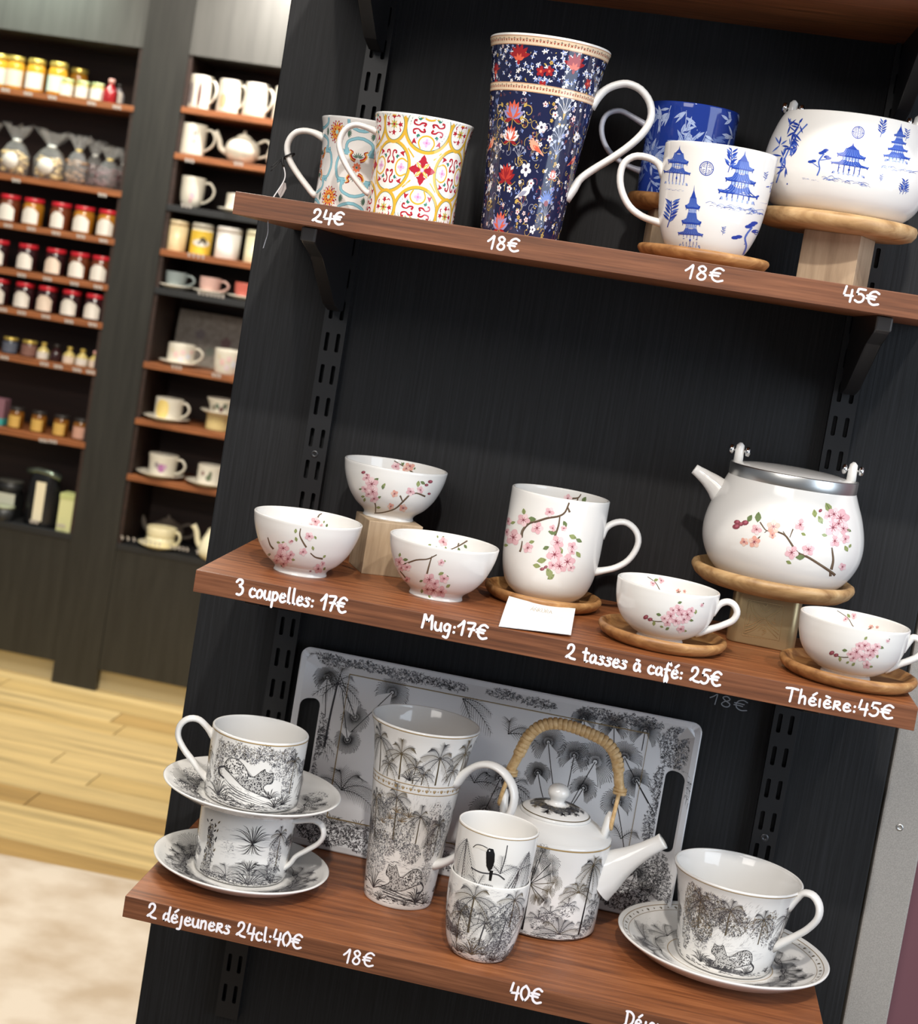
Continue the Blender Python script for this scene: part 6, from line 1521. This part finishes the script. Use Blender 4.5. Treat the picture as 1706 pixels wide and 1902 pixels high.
# three rows of red lidded jam jars
NTH = ('leftmost', 'second from the left', 'middle', 'second from the right', 'rightmost')
for row, (zi, xs, yy, gl, r, h, word) in enumerate(((2, (92, 352, 650, 905, 1168), 400, (G_BRN, G_AMB, G_BRN, G_AMB, G_AMB), .0335, .086, 'upper row of red lidded jam jars'), (3, (-30, 285, 590, 850, 1090), 920, (G_DRK, G_DRK, G_DRK, G_BRN, G_BRN), .0325, .084, 'middle row of red lidded jam jars'), (4, (-20, 252, 500, 765, 1020), 1330, (G_DRK,)*5, .0325, .084, 'lower row of red lidded jam jars'))):
    for k, x in enumerate(xs):
        jar('jam_jar', '%s jar, white house shaped label, %s' % (NTH[k], word), q2(x, yy), zL[zi], YB+.038, r, h, gl[k], L_RED, (W_LAB if k != 2 else P_LAB) if row else W_LAB, word, lab=(.08, .66), half=.86 if k != 2 or row else .66, house=True)
# spreads and small bottles
jar('spread_jar', 'blue black jar with gold lid, left of the brown one, fourth row', q3(85, 300), zL[5], YB+.04, .0250, .052, G_NAV, L_GOLD, N_LAB, None, lab=(.1, .72), half=1.3)
jar('spread_jar', 'brown jar with gold lid beside the blue black jar', q3(245, 320), zL[5], YB+.04, .0255, .052, G_CHO, L_GOLD, C_LAB, None, lab=(.1, .72), half=1.3)
for x, y_, gl, lb, lid_, txt in ((362, 350, G_PAL, W_LAB, L_GOLD, 'white labelled bottle right beside the brown spread jar'), (470, 360, G_DRK, None, L_DARK, 'dark bottle between the white labelled ones'), (580, 385, G_PAL, P_LAB, L_GOLD, 'gold capped bottle with a peach label, third from the pilaster'), (690, 395, G_PAL, W_LAB, L_GOLD, 'gold capped bottle, second from the pilaster'), (800, 405, G_PAL, P_LAB, L_PINK, 'pink capped bottle nearest the pilaster')):
    jar('small_bottle', 'small '+txt+', on the spreads shelf', q3(x, y_), zL[5], YB+.035, .0195, .054, gl, lid_, lb, 'small bottles on the spreads shelf', 'bottle', lab=(.06, .46), half=1.3, cat='bottle')
# honey row
x = bgx(q3(-15, 860), YB+.05); t = thing('tall_box', 'narrow mauve box at the left picture edge of the honey shelf', 'box', (x, YB+.05, zL[6])); obj('carton', *boxgeo(x-.03, x+.025, YB+.03, YB+.08, zL[6], zL[6]+.085, .001), mat('mauve_card', (132, 92, 104), .6), t, False)
obj('teal_band', *boxgeo(x-.0305, x+.0255, YB+.0295, YB+.0805, zL[6]+.003, zL[6]+.024), mat('teal_card', (60, 164, 158), .6), t, False, label='teal lower band')
for x, y_, lb, txt in ((135, 900, Y_LAB, 'beside the mauve box'), (325, 930, Y_LAB, 'second from the mauve box'), (512, 960, Y_LAB, 'second from the pilaster'), (678, 985, B_LAB, 'with a rose label next to the pilaster')):
    jar('honey_jar', 'dark lidded honey jar '+txt, q3(x, y_), zL[6], YB+.045, .0250, .068, G_HON, L_DARK, lb, 'honey jars', lab=(.08, .62), half=.85)
# ledge: tin, bag, boxes
z8 = LZ[7]+.019
x = bgx(q3(90, 1500), YB+.09); t = thing('gift_box', 'black and white gift box at the left end of the black ledge', 'box', (x, YB+.09, z8)); obj('carton', *boxgeo(x-.055, x+.035, YB+.05, YB+.13, z8, z8+.085, .001), M_BLACKLAM, t, False); obj('white_panel', *boxgeo(x-.030, x+.032, YB+.049, YB+.051, z8+.030, z8+.082), mat('pale_card', (196, 196, 180), .6), t, False)
jar('round_tin', 'low black round tin standing in front of the gift box', q3(40, 1600), z8, YB+.03, .034, .048, M_BLACKLAM, mat('grey_green_lid', (150, 156, 130), .4), None, None, 'tin', cat='tin')
jar('round_tin', 'black round tin resting on top of the gift box', q3(110, 1320), z8+.085, YB+.09, .040, .036, M_BLACKLAM, mat('dark_grey_lid', (70, 70, 66), .4), None, None, 'tin', cat='tin')
x = bgx(q3(370, 1480), YB+.05); t = thing('coffee_bag', 'tall shiny black bag with a narrow cream label on the black ledge', 'bag', (x, YB+.05, z8))
V, F = lathe([(0, 0), (.052, 0), (.054, .01), (.053, .10), (.050, .155), (.047, .172), (.040, .182), (0, .184)], (x, YB+.055, z8), 28); V[:, 1] = YB+.055+(V[:, 1]-YB-.055)*.6; obj('bag_body', V, F, mat('black_foil', (26, 26, 28), .25), t)
obj('label', *boxgeo(x-.016, x+.016, YB+.0215, YB+.0230, z8+.018, z8+.142), mat('cream_label', (236, 226, 196), .6), t, False)
V, F = sweep([(x-.055, YB+.04, z8+.168), (x-.02, YB+.035, z8+.176), (x+.02, YB+.035, z8+.172), (x+.055, YB+.04, z8+.160)], .012, .010, (0, 1, 0), 12); obj('folded_top', V, F, mat('foil_sheen', (120, 132, 120), .15, metal=.8), t)
x = bgx(q3(590, 1600), YB+.04); t = thing('tea_box', 'pale green box on the black ledge next to the pilaster', 'box', (x, YB+.04, z8)); obj('carton', *boxgeo(x-.026, x+.027, YB+.015, YB+.075, z8, z8+.118, .0012), mat('pale_green_card', (214, 214, 158), .6), t, False); obj('lid', *boxgeo(x-.0272, x+.0282, YB+.0138, YB+.0762, z8+.104, z8+.121, .001), mat('green_card', (190, 196, 132), .6), t, False)

# right cabinet
r1 = lambda x, y: at_px(270, 90, 5.4346, x, y); r2 = lambda x, y: at_px(250, 380, 5.596, x, y); r3 = lambda x, y: at_px(210, 680, 5.14, x, y)
def bmug(name, label, px, z, y, r, h, m=M_CREAM, prof=None, hphi=-.15, hr=.62, group=None, cat='mug', prt=None, hw=.6):
    x = bgx(px, y); c = (x, y, z); t = thing(name, label, cat, c, group)
    P = prof or [(.92, 0), (.98, .03), (1, .1), (1, .5), (1, 1)]
    s = Surf(c, [(r*p, h*q) for p, q in P], .0028, n=14); obj('body', *s.body(32), m, t)
    if hphi is not None:
        rr_ = np.interp(h*np.array([.86, .2]), s.out[:, 1], s.out[:, 0])
        obj('handle', *handle(c, hphi, [(rr_[0]-.002, h*.84), (r*1.0+r*hw*.5, h*.88), (r+r*hw, h*.66), (r+r*hw*.85, h*.42), (r+r*hw*.35, h*.26), (rr_[1]-.002, h*.18)], .010, .0075, n=18), m, t)
    if prt:
        a = Art(); a.local((0, 0), 1.0)
        for (u, v, ru, rv_, c_) in prt: a.ell(u*r, v*h, ru*r, rv_*h, c_, 0, 0, 14, 2)
        a.build('print', t, s.map_uv, off=.0006)
    return t
def bsaucer(label, c, R, m=M_CREAM, group='saucers in the right cabinet'):
    t = thing('saucer', label, 'saucer', c, group)
    obj('plate', *lathe([(0, .002), (R*.5, .002), (R*.52, 0), (R*.6, 0), (R*.9, .010), (R, .014), (R*.99, .0155), (R*.85, .012), (R*.6, .006), (0, .005)], c, 40), m, t); return t
TM = 'mugs on the top shelf of the right cabinet'
bmug('picture_mug', 'white mug with a dark tower picture, first on the top cabinet shelf', r1(557, 440), zR[0], YB+.045, .0375, .101, hphi=-.35, group=TM, prt=[(-.05, .42, .16, .38, (96, 66, 62)), (-.05, .8, .05, .12, (70, 54, 54)), (-.85, .4, .25, .4, (140, 130, 130))])
bmug('picture_mug', 'white mug with a faint orange picture, second on the top cabinet shelf', r1(852, 480), zR[0], YB+.045, .0365, .100, hphi=-.3, group=TM, prt=[(-.55, .35, .35, .22, (214, 168, 130))])
bmug('picture_mug', 'white mug with a grey blue picture, third on the top cabinet shelf', r1(1118, 520), zR[0], YB+.045, .0375, .101, hphi=-.3, group=TM, prt=[(.1, .52, .4, .10, (150, 164, 170)), (.5, .62, .18, .14, (132, 148, 154))])
bmug('picture_mug', 'white mug half hidden behind the display panel on the top cabinet shelf', r1(1420, 560), zR[0], YB+.045, .0375, .101, hphi=-.3, group=TM)
bmug('straight_mug', 'white straight mug with grey lettering marks on the second cabinet shelf', r1(480, 950), zR[1], YB+.045, .0405, .095, hphi=-.1, hw=.75, prt=[(.0, .72, .06, .10, (104, 104, 104)), (.2, .72, .06, .10, (104, 104, 104)), (.0, .46, .06, .09, (140, 140, 140)), (.2, .46, .06, .09, (140, 140, 140))])
def bteapot(label, px, z, y, r, h, m, hphi=0.0, tall=False, knob=True, sp=1.0):
    x = bgx(px, y); c = (x, y, z); t = thing('teapot', label, 'teapot', c, 'teapots in the right cabinet')
    P = [(.55, 0), (.80, .10), (.98, .32), (1.0, .5), (.88, .72), (.60, .86), (.42, .90)] if not tall else [(.7, 0), (.95, .12), (1, .3), (.85, .6), (.62, .85), (.56, .95)]
    s = Surf(c, [(r*p, h*q) for p, q in P], .003, n=18); obj('body', *s.body(36), m, t)
    obj('lid', *lathe([(0, h*.86), (r*.46, h*.90), (r*.44, h*.94), (r*.25, h*1.02), (r*.08, h*1.06), (r*.10, h*1.12), (r*.06, h*1.17), (0, h*1.18)], c, 28), m, t)
    obj('spout', *handle(c, math.pi, [(r*.8, h*.28), (r*1.25, h*.42), (r*1.45, h*.72), (r*1.72, h*1.0)] if not tall else [(r*.7, h*.2), (r*1.1, h*.45), (r*1.3, h*.8), (r*1.55, h*.98)], .017, .017, n=18, flare=1.25), m, t)
    obj('handle', *handle(c, hphi, [(r*.85, h*.78), (r*1.3, h*.92), (r*1.62, h*.72), (r*1.5, h*.42), (r*.95, h*.25)], .010, .008, n=18), m, t)
    return t
bteapot('round white teapot with a grey lid beside the straight mug', r1(985, 1010), zR[1], YB+.055, .0540, .085, M_CREAM)
bmug('round_bowl', 'round white pot mostly hidden by the display panel on the second cabinet shelf', r1(1370, 1070), zR[1], YB+.05, .044, .070, hphi=None, prof=[(.5, 0), (.9, .2), (1, .5), (.9, .8), (.7, 1)], cat='pot')
bmug('flower_mug', 'cream rounded mug with a faint flower on the black cabinet shelf', r1(480, 1430), zR[2], YB+.045, .0375, .093, hphi=-.05, hw=.85, prof=[(.55, 0), (.72, .05), (.90, .2), (.98, .45), (1, .75), (1.02, 1)], prt=[(.0, .40, .22, .12, (214, 176, 186)), (.15, .58, .16, .12, (206, 206, 190)), (-.1, .22, .1, .06, (216, 150, 170))])
sx = bgx(r1(930, 1600), YB+.05); bsaucer('cream saucer on the black shelf, cut off by the top display shelf', (sx, YB+.05, zR[2]), .060); bmug('tea_cup', 'cream cup on the saucer beside the rounded flower mug', r1(945, 1560), zR[2]+.006, YB+.05, .040, .055, hphi=None, cat='cup')
CAN = 'canisters in the right cabinet'
jar('canister', 'beige lidded canister, first in the canister row', r2(450, 320), zR[3], YB+.045, .0305, .094, mat('beige_ceramic', (226, 204, 160), .3), mat('beige_lid', (216, 196, 158), .3), None, CAN, 'tin', cat='canister')
t = jar('canister', 'yellow canister with a black picture and grey lid', r2(700, 350), zR[3], YB+.045, .0335, .096, mat('white_tin', (226, 218, 196), .35), mat('grey_lid', (176, 170, 156), .35), mat('yellow_label', (224, 186, 62), .5), CAN, 'tin', lab=(.02, .76), half=1.5, cat='canister')
s = Surf(tuple(base(t)), [(.0338, .002), (.0338, .08)], .001, n=4); a = Art(); a.local((0, 0), 1.0)
for u, v, ru, rv_, c_ in ((0, .036, .028, .011, (222, 216, 206)), (.004, .046, .010, .008, (90, 80, 60)), (-.006, .036, .006, .005, (120, 120, 116)), (.012, .040, .004, .008, (60, 56, 48))): a.ell(u, v, ru, rv_, c_, 0, 0, 14, 2)
a.build('print', t, s.map_uv, off=.0008)
jar('canister', 'plain white lidded canister right of the yellow one', r2(975, 400), zR[3], YB+.045, .0385, .097, mat('white_ceramic', (228, 222, 216), .3), mat('white_lid', (222, 216, 210), .3), None, CAN, 'tin', cat='canister')
jar('canister', 'pale canister half hidden by the display panel', r2(1265, 440), zR[3], YB+.045, .034, .10, mat('cream_ceramic', (226, 220, 186), .3), mat('cream_lid', (216, 210, 180), .3), None, CAN, 'tin', cat='canister')
for px, w_, c_, txt in ((432, 790, (136, 146, 146), 'grey blue'), (785, 850, (206, 168, 158), 'dusty pink'), (1150, 905, (196, 104, 92), 'coral red')):
    sx = bgx(r2(px, w_), YB+.05); bsaucer('saucer under the %s coffee cup' % txt, (sx, YB+.05, zR[4]), .056); bmug('coffee_cup', '%s coffee cup on its saucer, lower black cabinet shelf' % txt, r2(px, w_), zR[4]+.006, YB+.05, .0335, .048, mat('glaze_'+txt.replace(' ', '_'), c_, .12), [(.6, 0), (.85, .12), (.98, .5), (1.02, 1)], -.1, group='coffee cups on saucers', cat='cup', hw=.8)
# tray, cup and mug
x0, x1 = bgx(r2(385, 1560), YB+.2), bgx(r2(1260, 1560), YB+.2)
V, F = boxgeo(x0, x1, -.006, .006, 0, .172, .003); V[:, 1] += YB+.20+V[:, 2]*.16; V[:, 2] += zR[5]
t = thing('picture_tray', 'grey brown tray with faded flowers leaning at the back of the cabinet', 'tray', ((x0+x1)/2, YB+.2, zR[5])); obj('panel', V, F, mat('grey_tray', (150, 142, 132), .5, extra=speck((138, 130, 120), (160, 152, 142), 60)), t, False)
for (fx, fz, fr, fc) in ((.62, .085, .017, (126, 96, 96)), (.3, .10, .016, (128, 118, 120)), (.45, .05, .014, (130, 134, 122))):
    g = np.linspace(0, 2*math.pi, 20, endpoint=False); W = np.stack([x0+(x1-x0)*fx+fr*(1+.15*np.sin(5*g))*np.cos(g), np.zeros(20), fz+fr*(1+.15*np.sin(5*g))*np.sin(g)], 1); W[:, 1] = YB+.20-.0068+W[:, 2]*.16; W[:, 2] += zR[5]
    obj('flower_print', W, [tuple(range(20))], mat('faded_%d' % fc[0], fc, .5), t, False)
sx = bgx(r2(470, 1620), YB+.06); bsaucer('saucer under the pink flowered cup in front of the tray', (sx, YB+.06, zR[5]), .066)
FL = [(-.4, .5, .2, .14, (222, 186, 182)), (.1, .65, .2, .12, (220, 190, 188)), (.0, .3, .22, .14, (216, 200, 204)), (.5, .45, .2, .14, (206, 206, 214)), (-.7, .7, .14, .1, (214, 200, 176)), (.75, .7, .16, .1, (222, 186, 182))]
bmug('flower_cup', 'white cup with pink flowers on its saucer in front of the tray', r2(490, 1540), zR[5]+.006, YB+.06, .044, .062, prt=FL, hphi=-.1, cat='cup')
bmug('flower_mug', 'white flowered mug in front of the tray, beside the display panel', r2(960, 1680), zR[5], YB+.04, .043, .076, prt=FL, hphi=None, prof=[(.7, 0), (.85, .05), (.95, .4), (1.02, 1)])
sx = bgx(r3(510, 480), YB+.055); bsaucer('saucer under the yellow banded cup', (sx, YB+.055, zR[6]), .074)
bmug('banded_cup', 'white cup with a broad yellow band on its saucer', r3(530, 430), zR[6]+.006, YB+.055, .0440, .066, hphi=-.1, cat='cup', prt=[(-.55, .5, .50, .46, (222, 196, 118)), (-.3, .5, .3, .44, (224, 200, 126))], hw=.55)
y9 = YB+.06; sx = bgx(r3(1010, 560), y9)
bmug('banded_cup', 'yellow cup carrying a stacked saucer, beside the display panel', r3(1000, 560), zR[6], y9, .038, .045, mat('pale_yellow_glaze', (222, 200, 140), .12), hphi=-.1, cat='cup')
bsaucer('cream saucer stacked on the yellow cup', (sx, y9, zR[6]+.0455), .064)
bmug('flower_cup', 'small cup with dark green flowers on the stacked saucer', r3(1050, 300), zR[6]+.0515, y9, .042, .046, prof=[(.6, 0), (.75, .1), (.9, .5), (1.15, 1)], hphi=None, cat='cup', prt=[(-.4, .55, .2, .2, (96, 110, 92)), (.0, .35, .22, .2, (104, 70, 70)), (.3, .6, .2, .2, (90, 100, 84)), (-.8, .4, .2, .2, (130, 120, 104))])
sx = bgx(r3(455, 1010), YB+.055); bsaucer('saucer under the purple flowered cup', (sx, YB+.055, zR[7]), .077)
bmug('flower_cup', 'white waisted cup with a purple flower on its saucer', r3(475, 960), zR[7]+.006, YB+.055, .0475, .066, prof=[(.75, 0), (.88, .08), (.92, .4), (1.0, 1)], hphi=-.1, cat='cup', hw=.55, prt=[(-.1, .42, .26, .2, (170, 110, 160)), (.15, .5, .14, .12, (196, 160, 186)), (-.45, .55, .18, .14, (150, 140, 140))])
sx = bgx(r3(920, 1080), YB+.05); bsaucer('saucer under the green leaf cup beside the display panel', (sx, YB+.05, zR[7]), .074)
bmug('flower_cup', 'cream cup with a dark green sprig on its saucer', r3(930, 1030), zR[7]+.006, YB+.05, .041, .060, hphi=None, cat='cup', prt=[(-.1, .4, .22, .16, (110, 118, 96)), (.0, .6, .12, .16, (96, 104, 84)), (-.6, .6, .14, .12, (140, 110, 104))])
z9 = RZ[8]+.019
bteapot('grey round teapot with a dark handle standing at the back of the ledge', r3(540, 1400), z9, YB+.20, .056, .072, mat('grey_glaze', (148, 138, 124), .2))
sx = bgx(r3(455, 1600), YB+.05); bsaucer('cream saucer on the black ledge in front of the grey teapot', (sx, YB+.05, z9), .068, mat('ivory_porcelain', (238, 228, 190), .1))
bmug('double_cup', 'cream footed cup on the ledge in front of the grey teapot', r3(468, 1560), z9+.006, YB+.05, .0475, .060, mat('ivory_porcelain', (238, 228, 190), .1), [(.75, 0), (.90, .06), (.98, .3), (.96, .45), (.90, .5), (.98, .62), (1.0, 1)], -.1, cat='cup', hw=.35)
bteapot('tall cream coffee pot with a slender spout, cut off by the display panel', r3(985, 1640), z9, YB+.03, .050, .098, mat('ivory_glaze', (232, 224, 192), .12), tall=True)
